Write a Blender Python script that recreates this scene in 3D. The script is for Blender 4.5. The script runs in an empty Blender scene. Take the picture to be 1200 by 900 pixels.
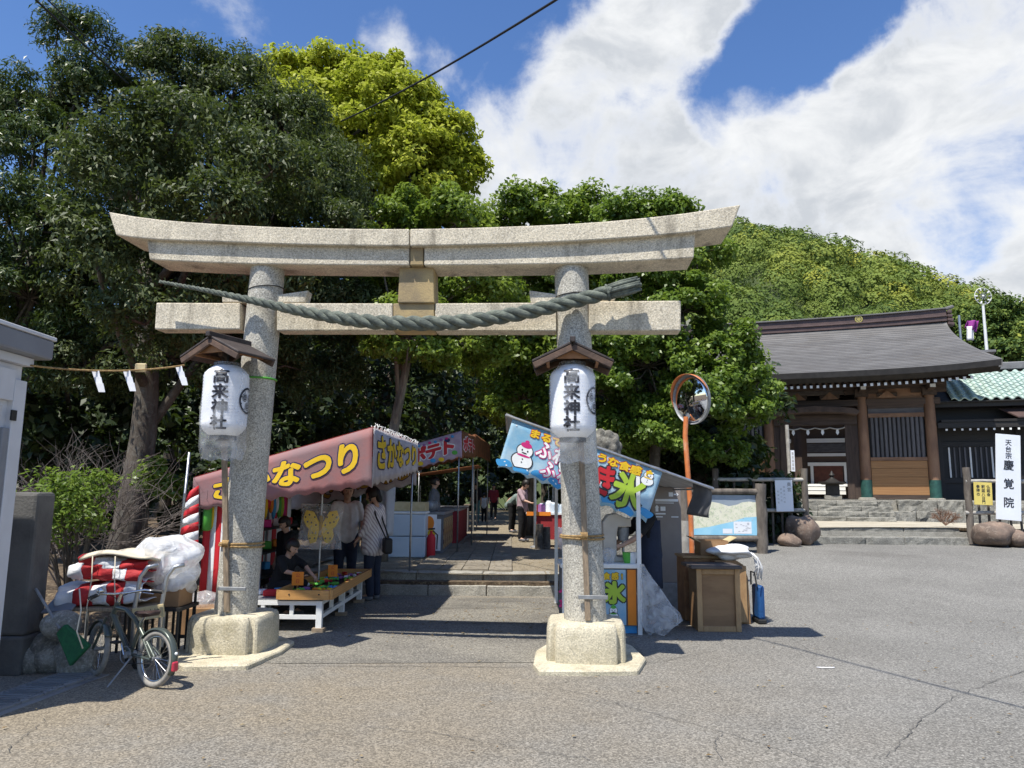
import bpy, bmesh, math, random
import numpy as np
from mathutils import Vector, Matrix

random.seed(7); rng = np.random.default_rng(7)
R = math.radians
scene = bpy.context.scene
C = scene.collection

# ------------------------------------------------------------------ camera
F, CX, CY = 867.0, 600.0, 450.0            # focal length and centre in photo pixels (1200 x 900)
EYE = Vector((0, 0, 1.55))
PITCH, ROLL = R(8.33), R(0.5)
_f = Vector((0, math.cos(PITCH), math.sin(PITCH)))
_r0 = Vector((1, 0, 0)); _u0 = _r0.cross(_f)
_r = _r0 * math.cos(ROLL) + _u0 * math.sin(ROLL)
_u = _u0 * math.cos(ROLL) - _r0 * math.sin(ROLL)
cd = bpy.data.cameras.new('camera'); cam = bpy.data.objects.new('camera', cd); C.objects.link(cam)
cd.sensor_width = 36; cd.lens = 36 * F / 1200; cd.clip_start = .05; cd.clip_end = 5000
m = Matrix((_r, _u, -_f)).transposed().to_4x4(); m.translation = EYE
cam.matrix_world = m
scene.camera = cam

def ray(px, py): return (_f * F + _r * (px - CX) - _u * (py - CY)).normalized()
def at(px, py, Y):
    d = ray(px, py); return EYE + d * (Y / d.y)
def atx(px, py, X):
    d = ray(px, py); return EYE + d * (X / d.x)
def atz(px, py, z):
    d = ray(px, py); return EYE + d * ((z - EYE.z) / d.z)

# ------------------------------------------------------------------ sky and sun
SUN = Vector((-.30, -.39, 1)).normalized()      # towards the sun
scene.view_settings.view_transform = 'Standard'; scene.view_settings.look = 'None'
scene.view_settings.gamma = 1; scene.view_settings.use_curve_mapping = False
scene.view_settings.exposure = 0.55
sl = bpy.data.lights.new('sun', 'SUN'); sl.energy = 4.6; sl.angle = R(.53); sl.color = (1, .955, .87)
so = bpy.data.objects.new('sun', sl); C.objects.link(so)
so.rotation_euler = (-SUN).to_track_quat('-Z', 'Y').to_euler(); so.location = (-20, -20, 40)

def N(nt, typ, ins=None, **props):
    n = nt.nodes.new(typ)
    for k, v in props.items(): setattr(n, k, v)
    for k, v in (ins or {}).items():
        s = n.inputs[k]
        if isinstance(v, bpy.types.NodeSocket): nt.links.new(v, s)
        else: s.default_value = v
    return n
def MA(nt, op, a, b=None, c=None, clamp=False):
    ins = {0: a}
    if b is not None: ins[1] = b
    if c is not None: ins[2] = c
    return N(nt, 'ShaderNodeMath', ins, operation=op, use_clamp=clamp).outputs[0]
def RANGE(nt, v, a, b, lo=0, hi=1, smooth=True):
    return N(nt, 'ShaderNodeMapRange', {0: v, 1: a, 2: b, 3: lo, 4: hi},
             interpolation_type='SMOOTHSTEP' if smooth else 'LINEAR').outputs[0]
def MIX(nt, f, a, b):
    return N(nt, 'ShaderNodeMix', {0: f, 6: a, 7: b}, data_type='RGBA').outputs[2]

wd = bpy.data.worlds.new('World'); scene.world = wd; wd.use_nodes = True
nt = wd.node_tree; nt.nodes.clear()
sky = N(nt, 'ShaderNodeTexSky', sky_type='NISHITA', sun_disc=False, sun_elevation=math.asin(SUN.z),
        sun_rotation=math.atan2(SUN.x, SUN.y), altitude=50, air_density=1.0, dust_density=.25, ozone_density=2.6)
tc = N(nt, 'ShaderNodeTexCoord').outputs['Generated']
dirv = N(nt, 'ShaderNodeVectorMath', {0: tc}, operation='NORMALIZE').outputs[0]
sx = N(nt, 'ShaderNodeSeparateXYZ', {0: dirv})
dz = MA(nt, 'ADD', MA(nt, 'MAXIMUM', sx.outputs[2], 0.0), .22)
pl = N(nt, 'ShaderNodeCombineXYZ', {0: MA(nt, 'DIVIDE', sx.outputs[0], dz), 1: MA(nt, 'DIVIDE', sx.outputs[1], dz), 2: 0.0}).outputs[0]
# cloud banks lie to the right of the shrine, the sky above the wood is clear
wn = N(nt, 'ShaderNodeTexNoise', {'Vector': dirv, 'Scale': 5.0, 'Detail': 8.0, 'Roughness': .6})
warp = N(nt, 'ShaderNodeVectorMath', {0: wn.outputs['Color'], 1: (.5, .5, .5)}, operation='SUBTRACT').outputs[0]
wdir = N(nt, 'ShaderNodeVectorMath', {0: warp, 1: (.13, .13, .13), 2: dirv}, operation='MULTIPLY_ADD').outputs[0]
wdir = N(nt, 'ShaderNodeVectorMath', {0: wdir}, operation='NORMALIZE').outputs[0]
def blob(px, py, rad, w):
    b = ray(px, py)
    d = N(nt, 'ShaderNodeVectorMath', {0: wdir, 1: b}, operation='DOT_PRODUCT').outputs['Value']
    return RANGE(nt, d, math.cos(R(rad * 1.35)), math.cos(R(rad * .2)), 0, w)
tot = RANGE(nt, sx.outputs[0], -.15, .45, -.40, -.12)
for b in [(700, 150, 8, .44), (650, 235, 8, .42), (760, 50, 6.5, .42), (725, 95, 6, .2), (770, 240, 10, .38), (900, 230, 8, .36), (1000, 205, 7, .36), (1040, 290, 10, .42),
          (1085, 130, 6, .34), (1150, 165, 6, .36), (1200, 300, 12, .45), (1090, 40, 5, .36), (1180, 90, 6, .34), (860, 5, 4, .2), (1002, 82, 3.2, .5), (905, 130, 3, .42), (845, 15, 4, .3), (640, 330, 8, .4), (760, 330, 10, .4),
          (880, 92, 5, -.42), (815, 150, 4, -.40), (945, 60, 5, -.42), (1025, 62, 3.5, -.25), (960, 5, 5, -.35), (1118, 222, 4.5, -.8), (935, 150, 3, -.3), (620, 60, 7, -.3),
          (505, 72, 2.6, .27), (543, 115, 2.8, .30), (565, 190, 3, .2), (460, 38, 2, .25)]:
    tot = MA(nt, 'ADD', tot, blob(*b))
tot = MA(nt, 'MINIMUM', tot, .30)
n1 = N(nt, 'ShaderNodeTexNoise', {'Vector': pl, 'Scale': 2.6, 'Detail': 12.0, 'Roughness': .62, 'Distortion': .35}).outputs[0]
n2 = N(nt, 'ShaderNodeTexNoise', {'Vector': dirv, 'Scale': 8.0, 'Detail': 12.0, 'Roughness': .62, 'Distortion': .3}).outputs[0]
nn_ = MA(nt, 'ADD', MA(nt, 'MULTIPLY', MA(nt, 'SUBTRACT', n1, .5), .9), MA(nt, 'MULTIPLY', MA(nt, 'SUBTRACT', n2, .5), 1.35))
den = MA(nt, 'ADD', nn_, tot)
mask = RANGE(nt, den, -.22, .36)
mask = MA(nt, 'MULTIPLY', mask, RANGE(nt, sx.outputs[2], -.02, .06))
n3 = N(nt, 'ShaderNodeTexNoise', {'Vector': N(nt, 'ShaderNodeMapping', {0: dirv, 3: (1, 1, 1.8)}).outputs[0], 'Scale': 7.0, 'Detail': 9.0, 'Roughness': .58, 'Distortion': .4}).outputs[0]
shade = MA(nt, 'MULTIPLY', RANGE(nt, den, .12, .42), RANGE(nt, n3, .34, .62))
ccol = MIX(nt, shade, (6.5, 6.6, 6.7, 1), (4.3, 4.55, 4.9, 1))
hs = N(nt, 'ShaderNodeHueSaturation', {'Hue': .508, 'Saturation': 1.18, 'Value': 1.22, 'Color': sky.outputs[0]}).outputs[0]
skc = MIX(nt, mask, hs, ccol)
bg = N(nt, 'ShaderNodeBackground', {0: skc, 1: .10})
N(nt, 'ShaderNodeOutputWorld', {0: bg.outputs[0]})

# ------------------------------------------------------------------ materials
MATS = {}
def S(c):                                     # 0-255 sRGB -> linear rgba
    return tuple(((x / 255) / 12.92 if x / 255 <= .04045 else ((x / 255 + .055) / 1.055) ** 2.4) for x in c[:3]) + (1,)
def P(name, c1, c2=None, sc=6, rough=.7, bump=.1, bsc=None, metal=0, spec=.4, rnd=0.0, stretch=(1, 1, 1),
      speck=None, ssc=220, stain=None, lo=.35, hi=.65, coat=0, emit=0, trans=0, det=6, cell=None, dust=None):
    mt = bpy.data.materials.new(name); mt.use_nodes = True; nt = mt.node_tree; nt.nodes.clear()
    out = N(nt, 'ShaderNodeOutputMaterial')
    tc = N(nt, 'ShaderNodeTexCoord').outputs['Object']
    oi = N(nt, 'ShaderNodeObjectInfo').outputs['Random']
    off = N(nt, 'ShaderNodeVectorMath', {0: tc, 1: N(nt, 'ShaderNodeCombineXYZ', {0: MA(nt, 'MULTIPLY', oi, 31.0), 1: MA(nt, 'MULTIPLY', oi, 17.0), 2: 0.0}).outputs[0]}, operation='ADD').outputs[0]
    co = N(nt, 'ShaderNodeMapping', {0: off, 3: stretch}).outputs[0]
    c1 = tuple(c1[:3]) + (1,); c2 = tuple((c2 or [x * .8 for x in c1[:3]])[:3]) + (1,)
    nz = N(nt, 'ShaderNodeTexNoise', {'Vector': co, 'Scale': sc, 'Detail': float(det), 'Roughness': .6}).outputs[0]
    col = MIX(nt, RANGE(nt, nz, lo, hi), c1, c2)
    if speck:
        sn = N(nt, 'ShaderNodeTexNoise', {'Vector': off, 'Scale': ssc, 'Detail': 3.0, 'Roughness': .7}).outputs[0]
        col = MIX(nt, RANGE(nt, sn, .50, .66, 0, speck[1]), col, tuple(speck[0][:3]) + (1,))
        if len(speck) > 2:
            col = MIX(nt, RANGE(nt, sn, .46, .34, 0, speck[1]), col, tuple(speck[2][:3]) + (1,))
    if stain:
        st = N(nt, 'ShaderNodeMapping', {0: off, 3: stain[2]}).outputs[0]
        sn = N(nt, 'ShaderNodeTexNoise', {'Vector': st, 'Scale': 1.0, 'Detail': 5.0, 'Roughness': .65}).outputs[0]
        col = MIX(nt, RANGE(nt, sn, .52, .72, 0, stain[1]), col, tuple(stain[0][:3]) + (1,))
    if dust:
        ox = N(nt, 'ShaderNodeSeparateXYZ', {0: tc}).outputs[0]
        dn = N(nt, 'ShaderNodeTexNoise', {'Vector': tc, 'Scale': .55, 'Detail': 7.0, 'Roughness': .65}).outputs[0]
        col = MIX(nt, MA(nt, 'MULTIPLY', RANGE(nt, ox, dust[1], dust[2]), RANGE(nt, dn, .30, .62, .25, .9)), col, tuple(dust[0]) + (1,))
    if cell:
        vo = N(nt, 'ShaderNodeTexVoronoi', {'Vector': off, 'Scale': cell[0], 'Randomness': 1.0}).outputs['Color']
        vs_ = N(nt, 'ShaderNodeSeparateColor', {0: vo}).outputs[0]
        col = N(nt, 'ShaderNodeHueSaturation', {'Value': RANGE(nt, MA(nt, 'POWER', vs_, 1.3), 0, 1, 1 - cell[1], 1 + cell[1] * 1.25, False), 'Color': col}).outputs[0]
    if rnd:
        col = N(nt, 'ShaderNodeHueSaturation', {'Value': RANGE(nt, oi, 0, 1, 1 - rnd, 1 + rnd, False), 'Color': col}).outputs[0]
    bs = N(nt, 'ShaderNodeBsdfPrincipled', {'Base Color': col, 'Roughness': rough, 'Metallic': metal, 'Specular IOR Level': spec})
    if coat: bs.inputs['Coat Weight'].default_value = coat
    if trans: bs.inputs['Transmission Weight'].default_value = trans
    if emit:
        nt.links.new(col, bs.inputs['Emission Color']); bs.inputs['Emission Strength'].default_value = emit
    if bump:
        bn = N(nt, 'ShaderNodeTexNoise', {'Vector': co, 'Scale': bsc or sc * 6, 'Detail': 5.0, 'Roughness': .65}).outputs[0]
        bp = N(nt, 'ShaderNodeBump', {'Strength': bump, 'Distance': .02, 'Height': bn})
        nt.links.new(bp.outputs[0], bs.inputs['Normal'])
    nt.links.new(bs.outputs[0], out.inputs[0])
    MATS[name] = mt; return mt
def cloth_mat(name, c1, c2=None, tr=.35, sc=5, rough=.75):
    mt = P(name, c1, c2, sc=sc, rough=rough, bump=.15, bsc=30); nt = mt.node_tree
    bs = [n for n in nt.nodes if n.type == 'BSDF_PRINCIPLED'][0]; out = [n for n in nt.nodes if n.type == 'OUTPUT_MATERIAL'][0]
    t = N(nt, 'ShaderNodeBsdfTranslucent', {0: bs.inputs['Base Color'].links[0].from_socket})
    mx = N(nt, 'ShaderNodeMixShader', {0: tr, 1: bs.outputs[0], 2: t.outputs[0]})
    nt.links.new(mx.outputs[0], out.inputs[0]); return mt
def film_mat(name, col=(.9, .92, .95), op=.35, rough=.2, bump=.6, bsc=9):       # thin plastic sheet
    mt = bpy.data.materials.new(name); mt.use_nodes = True; nt = mt.node_tree; nt.nodes.clear()
    tc = N(nt, 'ShaderNodeTexCoord').outputs['Object']
    nz = N(nt, 'ShaderNodeTexNoise', {'Vector': tc, 'Scale': bsc, 'Detail': 4.0, 'Distortion': 1.0}).outputs[0]
    bp = N(nt, 'ShaderNodeBump', {'Strength': bump, 'Distance': .05, 'Height': nz}).outputs[0]
    bs = N(nt, 'ShaderNodeBsdfPrincipled', {'Base Color': tuple(col) + (1,), 'Roughness': rough, 'Normal': bp, 'Specular IOR Level': .7})
    tr = N(nt, 'ShaderNodeBsdfTransparent'); tl = N(nt, 'ShaderNodeBsdfTranslucent', {0: tuple(col) + (1,)})
    m1 = N(nt, 'ShaderNodeMixShader', {0: .35, 1: bs.outputs[0], 2: tl.outputs[0]})
    fac = RANGE(nt, nz, .35, .7, op * .6, min(1, op * 1.5))
    m2 = N(nt, 'ShaderNodeMixShader', {0: fac, 1: tr.outputs[0], 2: m1.outputs[0]})
    N(nt, 'ShaderNodeOutputMaterial', {0: m2.outputs[0]}); MATS[name] = mt; return mt
def leaf_mat(name, cols, tr=.3, rough=.45, spec=.5):
    mt = bpy.data.materials.new(name); mt.use_nodes = True; nt = mt.node_tree; nt.nodes.clear()
    a = N(nt, 'ShaderNodeAttribute', attribute_name='tint').outputs['Fac']
    rp = N(nt, 'ShaderNodeValToRGB', {0: a}); el = rp.color_ramp.elements
    while len(el) < len(cols): el.new(.5)
    for i, c in enumerate(cols):
        el[i].position = i / (len(cols) - 1); el[i].color = tuple(c) + (1,)
    bs = N(nt, 'ShaderNodeBsdfPrincipled', {'Base Color': rp.outputs[0], 'Roughness': rough, 'Specular IOR Level': spec})
    tl = N(nt, 'ShaderNodeBsdfTranslucent', {0: MIX(nt, .5, rp.outputs[0], (.16, .24, .02, 1))})
    mx = N(nt, 'ShaderNodeMixShader', {0: tr, 1: bs.outputs[0], 2: tl.outputs[0]})
    N(nt, 'ShaderNodeOutputMaterial', {0: mx.outputs[0]}); MATS[name] = mt; return mt

# ------------------------------------------------------------------ object helpers
ORG = {}
def tag(o, label=None, cat=None, group=None, kind=None):
    if label: o['label'] = label
    if cat: o['category'] = cat
    if group: o['group'] = group
    if kind: o['kind'] = kind
    return o
def thing(name, label, cat, loc, group=None, rz=0):
    o = bpy.data.objects.new(name, None); C.objects.link(o); o.empty_display_size = .2
    o.location = loc; o.rotation_euler = (0, 0, rz); ORG[o] = Vector(loc); return tag(o, label, cat, group)
def link(name, me, mat, parent, loc):
    o = bpy.data.objects.new(name, me); C.objects.link(o)
    if mat is not None and len(me.materials) == 0: me.materials.append(MATS[mat] if isinstance(mat, str) else mat)
    o.location = Vector(loc) - (ORG[parent] if parent else Vector((0, 0, 0))); o.parent = parent; ORG[o] = Vector(loc)
    return o
def frames(pts):
    pts = [Vector(p) for p in pts]; T = []
    for i in range(len(pts)):
        a = pts[max(0, i - 1)]; b = pts[min(len(pts) - 1, i + 1)]; T.append((b - a).normalized())
    up = Vector((0, 0, 1)) if abs(T[0].z) < .9 else Vector((1, 0, 0))
    n = (up - T[0] * up.dot(T[0])).normalized(); out = []
    for t in T:
        n = (n - t * n.dot(t)); n = n.normalized() if n.length > 1e-6 else t.orthogonal().normalized()
        out.append((t, n, t.cross(n)))
    return pts, out
class MB:
    def __init__(s): s.v = []; s.f = []
    def add(s, vs, fs):
        o = len(s.v); s.v += [tuple(v) for v in vs]; s.f += [tuple(i + o for i in f) for f in fs]; return s
    def box(s, c, d, rz=0, rot=None):
        Q = rot if rot is not None else Matrix.Rotation(rz, 3, 'Z'); c = Vector(c)
        vs = [c + Q @ Vector((x * d[0] / 2, y * d[1] / 2, z * d[2] / 2)) for z in (-1, 1) for y in (-1, 1) for x in (-1, 1)]
        return s.add(vs, [(0, 2, 3, 1), (4, 5, 7, 6), (0, 1, 5, 4), (2, 6, 7, 3), (0, 4, 6, 2), (1, 3, 7, 5)])
    def bar(s, a, b, w, h, up=(0, 0, 1)):
        a = Vector(a); b = Vector(b); t = (b - a).normalized(); up = Vector(up)
        x = t.cross(up); x = x.normalized() if x.length > 1e-5 else t.orthogonal().normalized(); y = x.cross(t)
        vs = [p + x * (i * w / 2) + y * (j * h / 2) for p in (a, b) for j in (-1, 1) for i in (-1, 1)]
        return s.add(vs, [(0, 1, 3, 2), (4, 6, 7, 5), (0, 4, 5, 1), (2, 3, 7, 6), (0, 2, 6, 4), (1, 5, 7, 3)])
    def tube(s, pts, r, n=8, cap=True, closed=False):
        pts, fr = frames(pts); k = len(pts)
        rr = r if hasattr(r, '__len__') else [r] * k
        vs = []
        for p, (t, a, b), q in zip(pts, fr, rr):
            vs += [p + (a * math.cos(2 * math.pi * j / n) + b * math.sin(2 * math.pi * j / n)) * q for j in range(n)]
        fs = [(i * n + j, i * n + (j + 1) % n, (i + 1) * n + (j + 1) % n, (i + 1) * n + j) for i in range(k - 1) for j in range(n)]
        if closed: fs += [((k - 1) * n + j, (k - 1) * n + (j + 1) % n, (j + 1) % n, j) for j in range(n)]
        elif cap: fs += [tuple(range(n))[::-1], tuple(range((k - 1) * n, k * n))]
        return s.add(vs, fs)
    def lathe(s, prof, n=20, c=(0, 0, 0), cap=True, fn=None):
        c = Vector(c); vs = []
        for r, z in prof:
            for j in range(n):
                a = 2 * math.pi * j / n; q = r * (fn(a) if fn else 1)
                vs.append(c + Vector((q * math.cos(a), q * math.sin(a), z)))
        k = len(prof)
        fs = [(i * n + j, i * n + (j + 1) % n, (i + 1) * n + (j + 1) % n, (i + 1) * n + j) for i in range(k - 1) for j in range(n)]
        if cap: fs += [tuple(range(n))[::-1], tuple(range((k - 1) * n, k * n))]
        return s.add(vs, fs)
    def prism(s, poly, vec):                    # planar 3D polygon pushed along vec
        k = len(poly); vec = Vector(vec); vs = [Vector(p) for p in poly] + [Vector(p) + vec for p in poly]
        return s.add(vs, [tuple(range(k)), tuple(range(2 * k - 1, k - 1, -1))] + [(i, i + k, (i + 1) % k + k, (i + 1) % k) for i in range(k)])
    def grid(s, fn, nu, nv):
        vs = [fn(i / nu, j / nv) for j in range(nv + 1) for i in range(nu + 1)]
        return s.add(vs, [(j * (nu + 1) + i, j * (nu + 1) + i + 1, (j + 1) * (nu + 1) + i + 1, (j + 1) * (nu + 1) + i) for j in range(nv) for i in range(nu)])
    def ball(s, c, r, nu=12, nv=8, fn=None):
        c = Vector(c); r = r if hasattr(r, '__len__') else (r, r, r)
        vs = []
        for j in range(nv + 1):
            th = math.pi * j / nv
            for i in range(nu):
                ph = 2 * math.pi * i / nu
                d = Vector((math.sin(th) * math.cos(ph), math.sin(th) * math.sin(ph), math.cos(th)))
                q = fn(d) if fn else 1
                vs.append(c + Vector((d.x * r[0], d.y * r[1], d.z * r[2])) * q)
        return s.add(vs, [(j * nu + i, (j + 1) * nu + i, (j + 1) * nu + (i + 1) % nu, j * nu + (i + 1) % nu) for j in range(nv) for i in range(nu)])
    def capsule(s, a, b, ra, rb, n=10):
        a = Vector(a); b = Vector(b); t = (b - a).normalized(); pts = []; rr = []
        for k in (0, 1, 2): q = math.pi / 2 * k / 3; pts.append(a - t * ra * math.cos(q)); rr.append(max(.001, ra * math.sin(q)))
        pts.append(a); rr.append(ra); pts.append(b); rr.append(rb)
        for k in (2, 1, 0): q = math.pi / 2 * k / 3; pts.append(b + t * rb * math.cos(q)); rr.append(max(.001, rb * math.sin(q)))
        return s.tube(pts, rr, n)
    def build(s, name, mat, parent=None, smooth=False, bevel=0, solid=0, fix=True, seg=1):
        V = np.array([tuple(v) for v in s.v], dtype=float)
        lo, hi = V.min(0), V.max(0); c = (lo + hi) / 2
        if parent is None: c[2] = lo[2]
        me = bpy.data.meshes.new(name); me.from_pydata((V - c).tolist(), [], s.f)
        if fix:
            bm = bmesh.new(); bm.from_mesh(me); bmesh.ops.recalc_face_normals(bm, faces=bm.faces); bm.to_mesh(me); bm.free()
        if smooth:
            me.polygons.foreach_set('use_smooth', [True] * len(me.polygons))
            if smooth is not True and hasattr(me, 'set_sharp_from_angle'): me.set_sharp_from_angle(angle=R(smooth))
        o = link(name, me, mat, parent, c)
        if solid: q = o.modifiers.new('solid', 'SOLIDIFY'); q.thickness = solid; q.offset = 0
        if bevel: q = o.modifiers.new('bevel', 'BEVEL'); q.width = bevel; q.segments = seg; q.limit_method = 'ANGLE'; q.angle_limit = R(40)
        return o
_ub = {}
def ubox(mat, bv=.0):
    if mat not in _ub:
        b = MB().box((0, 0, 0), (1, 1, 1)); me = bpy.data.meshes.new('block_' + mat); me.from_pydata(b.v, [], b.f); me.materials.append(MATS[mat]); _ub[mat] = me
    return _ub[mat]
def piece(name, mat, parent, c, d, rot=(0, 0, 0)):       # one box-shaped piece that shares its mesh with its like
    o = bpy.data.objects.new(name, ubox(mat)); C.objects.link(o)
    o.location = Vector(c) - (ORG[parent] if parent else Vector((0, 0, 0))); o.scale = d; o.rotation_euler = rot; o.parent = parent; ORG[o] = Vector(c)
    return o
def pbar(name, mat, parent, a, b, w, h):                  # piece running from a to b
    a = Vector(a); b = Vector(b); d = b - a
    o = piece(name, mat, parent, (a + b) / 2, (d.length, w, h)); 
    t = d.normalized(); y = Vector((0, 0, 1)).cross(t); y = y.normalized() if y.length > 1e-4 else Vector((0, 1, 0)); z = t.cross(y)
    o.rotation_euler = Matrix((t, y, z)).transposed().to_euler(); return o
def copies(src, parent, name, locs, rots=None):
    for i, l in enumerate(locs):
        o = src.copy(); C.objects.link(o); o.name = name; o.parent = parent
        o.location = Vector(l) - (ORG[parent] if parent else Vector((0, 0, 0))); ORG[o] = Vector(l)
        if rots: o.rotation_euler = rots[i]

# ------------------------------------------------------------------ glyphs (all made at once, then laid onto surfaces)
GL = {}
def make_glyphs(spec):
    tmp = []
    for ch in sorted(spec):
        cu = bpy.data.curves.new('g', 'FONT'); cu.body = ch; cu.size = 1; cu.resolution_u = 4
        o = bpy.data.objects.new('g', cu); C.objects.link(o); tmp.append((ch, o))
    dg = bpy.context.evaluated_depsgraph_get(); dg.update()
    for ch, o in tmp:
        me = bpy.data.meshes.new_from_object(o.evaluated_get(dg), depsgraph=dg)
        bm = bmesh.new(); bm.from_mesh(me); bmesh.ops.triangulate(bm, faces=bm.faces)
        vs = [(v.co.x, v.co.y) for v in bm.verts]; bm.verts.index_update(); fs = [tuple(v.index for v in f.verts) for f in bm.faces]
        bm.free(); bpy.data.meshes.remove(me)
        cu = o.data; bpy.data.objects.remove(o); bpy.data.curves.remove(cu)
        if vs:
            xs = [p[0] for p in vs]; mid = (min(xs) + max(xs)) / 2
            vs = [(x - mid, y - .36) for x, y in vs]
        GL[ch] = (vs, fs)
def lettering(cells, fat, fn, mat, parent, name='lettering', lift=0.0):
    """cells: (char, u, v, size_u, size_v); fn maps (u, v, lift) to a point; fat thickens the strokes (in units of size)"""
    b = MB(); k = 0
    n = 1 if fat <= 0 else (6 if fat < .025 else 10)
    for q in range(n):
        dx, dy = (0, 0) if fat <= 0 else (fat * math.cos(2 * math.pi * q / n), fat * math.sin(2 * math.pi * q / n))
        for ch, u, v, su, sv in cells:
            vs, fs = GL.get(ch, ([], []))
            b.add([fn(u + (x + dx) * su, v + (y + dy) * sv, lift + q * .00025) for x, y in vs], fs)
    if b.v: return b.build(name, mat, parent, fix=False)
ALL = set()
for t in ('高来神社', '天台宗慶覚院', 'さかなつり', 'ポテト', 'まるで雪のような食感!', 'ふわ', 'かき氷', '堀上木村', '奥宮御案内', '仏誕会釈迦八日', '門前参拝の皆様', '駐車場西東海', '公民館'):
    ALL |= set(t)
make_glyphs(ALL)

# ------------------------------------------------------------------ palette
P('granite', (.66, .585, .445), (.53, .47, .36), sc=3, rough=.85, bump=.35, bsc=60, speck=((.16, .15, .13), .55, (.62, .60, .54)), ssc=60, stain=((.19, .165, .125), .75, (4.5, 4.5, .7)), rnd=.06, cell=(105, .2))
P('granite_stained', (.46, .34, .16), (.26, .20, .12), sc=2.2, rough=.85, bump=.3, bsc=60, speck=((.12, .11, .10), .4), ssc=150, rnd=.08)
P('granite_pillar', (.50, .465, .385), (.41, .385, .325), sc=2.5, rough=.85, bump=.3, bsc=70, speck=((.14, .14, .135), .7, (.58, .57, .53)), ssc=60, stain=((.20, .18, .14), .45, (3, 3, .6)), cell=(110, .28))
P('plinth_stone', (.60, .54, .40), (.48, .43, .31), sc=4, rough=.85, bump=.4, bsc=70, speck=((.2, .18, .15), .5), ssc=60, stain=((.26, .22, .12), .5, (3, 3, 5)), cell=(100, .16))
P('rope_grey', (.19, .21, .17), (.10, .115, .10), sc=14, rough=.95, bump=.8, bsc=90, stretch=(1, 1, 1))
P('rope_straw', (.42, .28, .12), (.26, .16, .07), sc=30, rough=.9, bump=.6, bsc=80)
P('batten', (.36, .27, .18), (.22, .17, .12), sc=10, rough=.8, bump=.3, stretch=(6, 6, 1), rnd=.15)
P('old_wood', (.13, .08, .055), (.07, .046, .035), sc=8, rough=.75, bump=.3, rnd=.15)
P('roof_wood', (.06, .047, .043), (.035, .027, .025), sc=9, rough=.6, bump=.3, rnd=.12)
P('warm_wood', (.34, .17, .075), (.24, .115, .05), sc=7, rough=.7, bump=.25, rnd=.12)
P('paper', (.82, .83, .86), (.74, .75, .79), sc=6, rough=.6, bump=.1)
P('ink', (.018, .02, .028), (.03, .03, .04), rough=.6, bump=0)
P('steel', (.45, .46, .47), (.36, .37, .38), sc=20, rough=.4, bump=.05, metal=.9)
P('dull_metal', (.30, .31, .32), (.22, .225, .23), sc=9, rough=.55, bump=.1, metal=.4)
P('green_tape', (.10, .42, .05), rough=.5, bump=0)
P('black', (.012, .012, .013), (.02, .02, .02), rough=.6, bump=.05)
P('wire', (.02, .02, .022), rough=.6, bump=0)
P('asphalt', (.205, .198, .18), (.165, .159, .144), sc=.5, rough=.92, bump=.5, bsc=40, speck=((.34, .33, .30), .5, (.09, .087, .08)), ssc=46, det=8, stain=((.115, .108, .097), .6, (.28, .45, 1)), cell=(95, .42), dust=((.225, .187, .132), -3.5, -10.5))
P('old_asphalt', (.205, .19, .158), (.14, .13, .112), sc=.8, rough=.92, bump=.5, bsc=40, speck=((.36, .33, .28), .5, (.08, .075, .065)), ssc=42, det=8, stain=((.09, .083, .072), .7, (.5, 1.4, 1)), cell=(85, .42))
P('crack', (.07, .068, .064), (.12, .115, .108), sc=6, rough=1, bump=.3)
P('soil', (.125, .088, .055), (.065, .046, .03), sc=3.5, rough=1, bump=1, bsc=30, speck=((.28, .22, .14), .6, (.03, .022, .015)), ssc=22)
P('gravel', (.30, .25, .175), (.21, .175, .12), sc=2.5, rough=1, bump=1, bsc=80, speck=((.42, .36, .27), .7, (.09, .075, .05)), ssc=60)
P('sand', (.50, .46, .37), (.40, .36, .28), sc=2, rough=1, bump=.6, bsc=60, speck=((.30, .27, .2), .5), ssc=40)
P('step_stone', (.36, .34, .29), (.26, .245, .21), sc=5, rough=.9, bump=.8, bsc=30, speck=((.16, .15, .13), .6, (.5, .48, .43)), ssc=70, rnd=.12)
P('rough_stone', (.30, .29, .255), (.17, .165, .145), sc=7, rough=.95, bump=1, bsc=24, speck=((.10, .10, .085), .5, (.46, .45, .41)), ssc=45, rnd=.16)
P('slab', (.27, .235, .18), (.18, .155, .12), sc=4, rough=.9, bump=.4, bsc=40, rnd=.14, speck=((.2, .18, .15), .5), ssc=60)
P('boulder', (.21, .15, .115), (.10, .078, .066), sc=3, rough=.95, bump=.8, bsc=14, speck=((.34, .27, .21), .5), ssc=12)
P('concrete', (.27, .265, .255), (.20, .195, .19), sc=2.5, rough=.9, bump=.3, bsc=50, stain=((.09, .088, .085), .6, (2.5, 2.5, .9)))

# ------------------------------------------------------------------ ground
def sst(a, b, x): t = min(1, max(0, (x - a) / (b - a))); return t * t * (3 - 2 * t)
def gz(x, y): return .42 * sst(8.5, 18, y) * sst(1.2, 4.0, x)
g = MB().grid(lambda u, v: Vector((-900 + 1800 * u, -900 + 1800 * v, -.05)), 8, 8).build('ground', 'soil'); tag(g, kind='structure')
xs = lambda u: -14 + 44 * u
road = MB().grid(lambda u, v: Vector((xs(u), -9 + 27.2 * v, gz(xs(u), -9 + 27.2 * v))), 88, 56).build('road', 'asphalt', smooth=True); tag(road, kind='structure')
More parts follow.
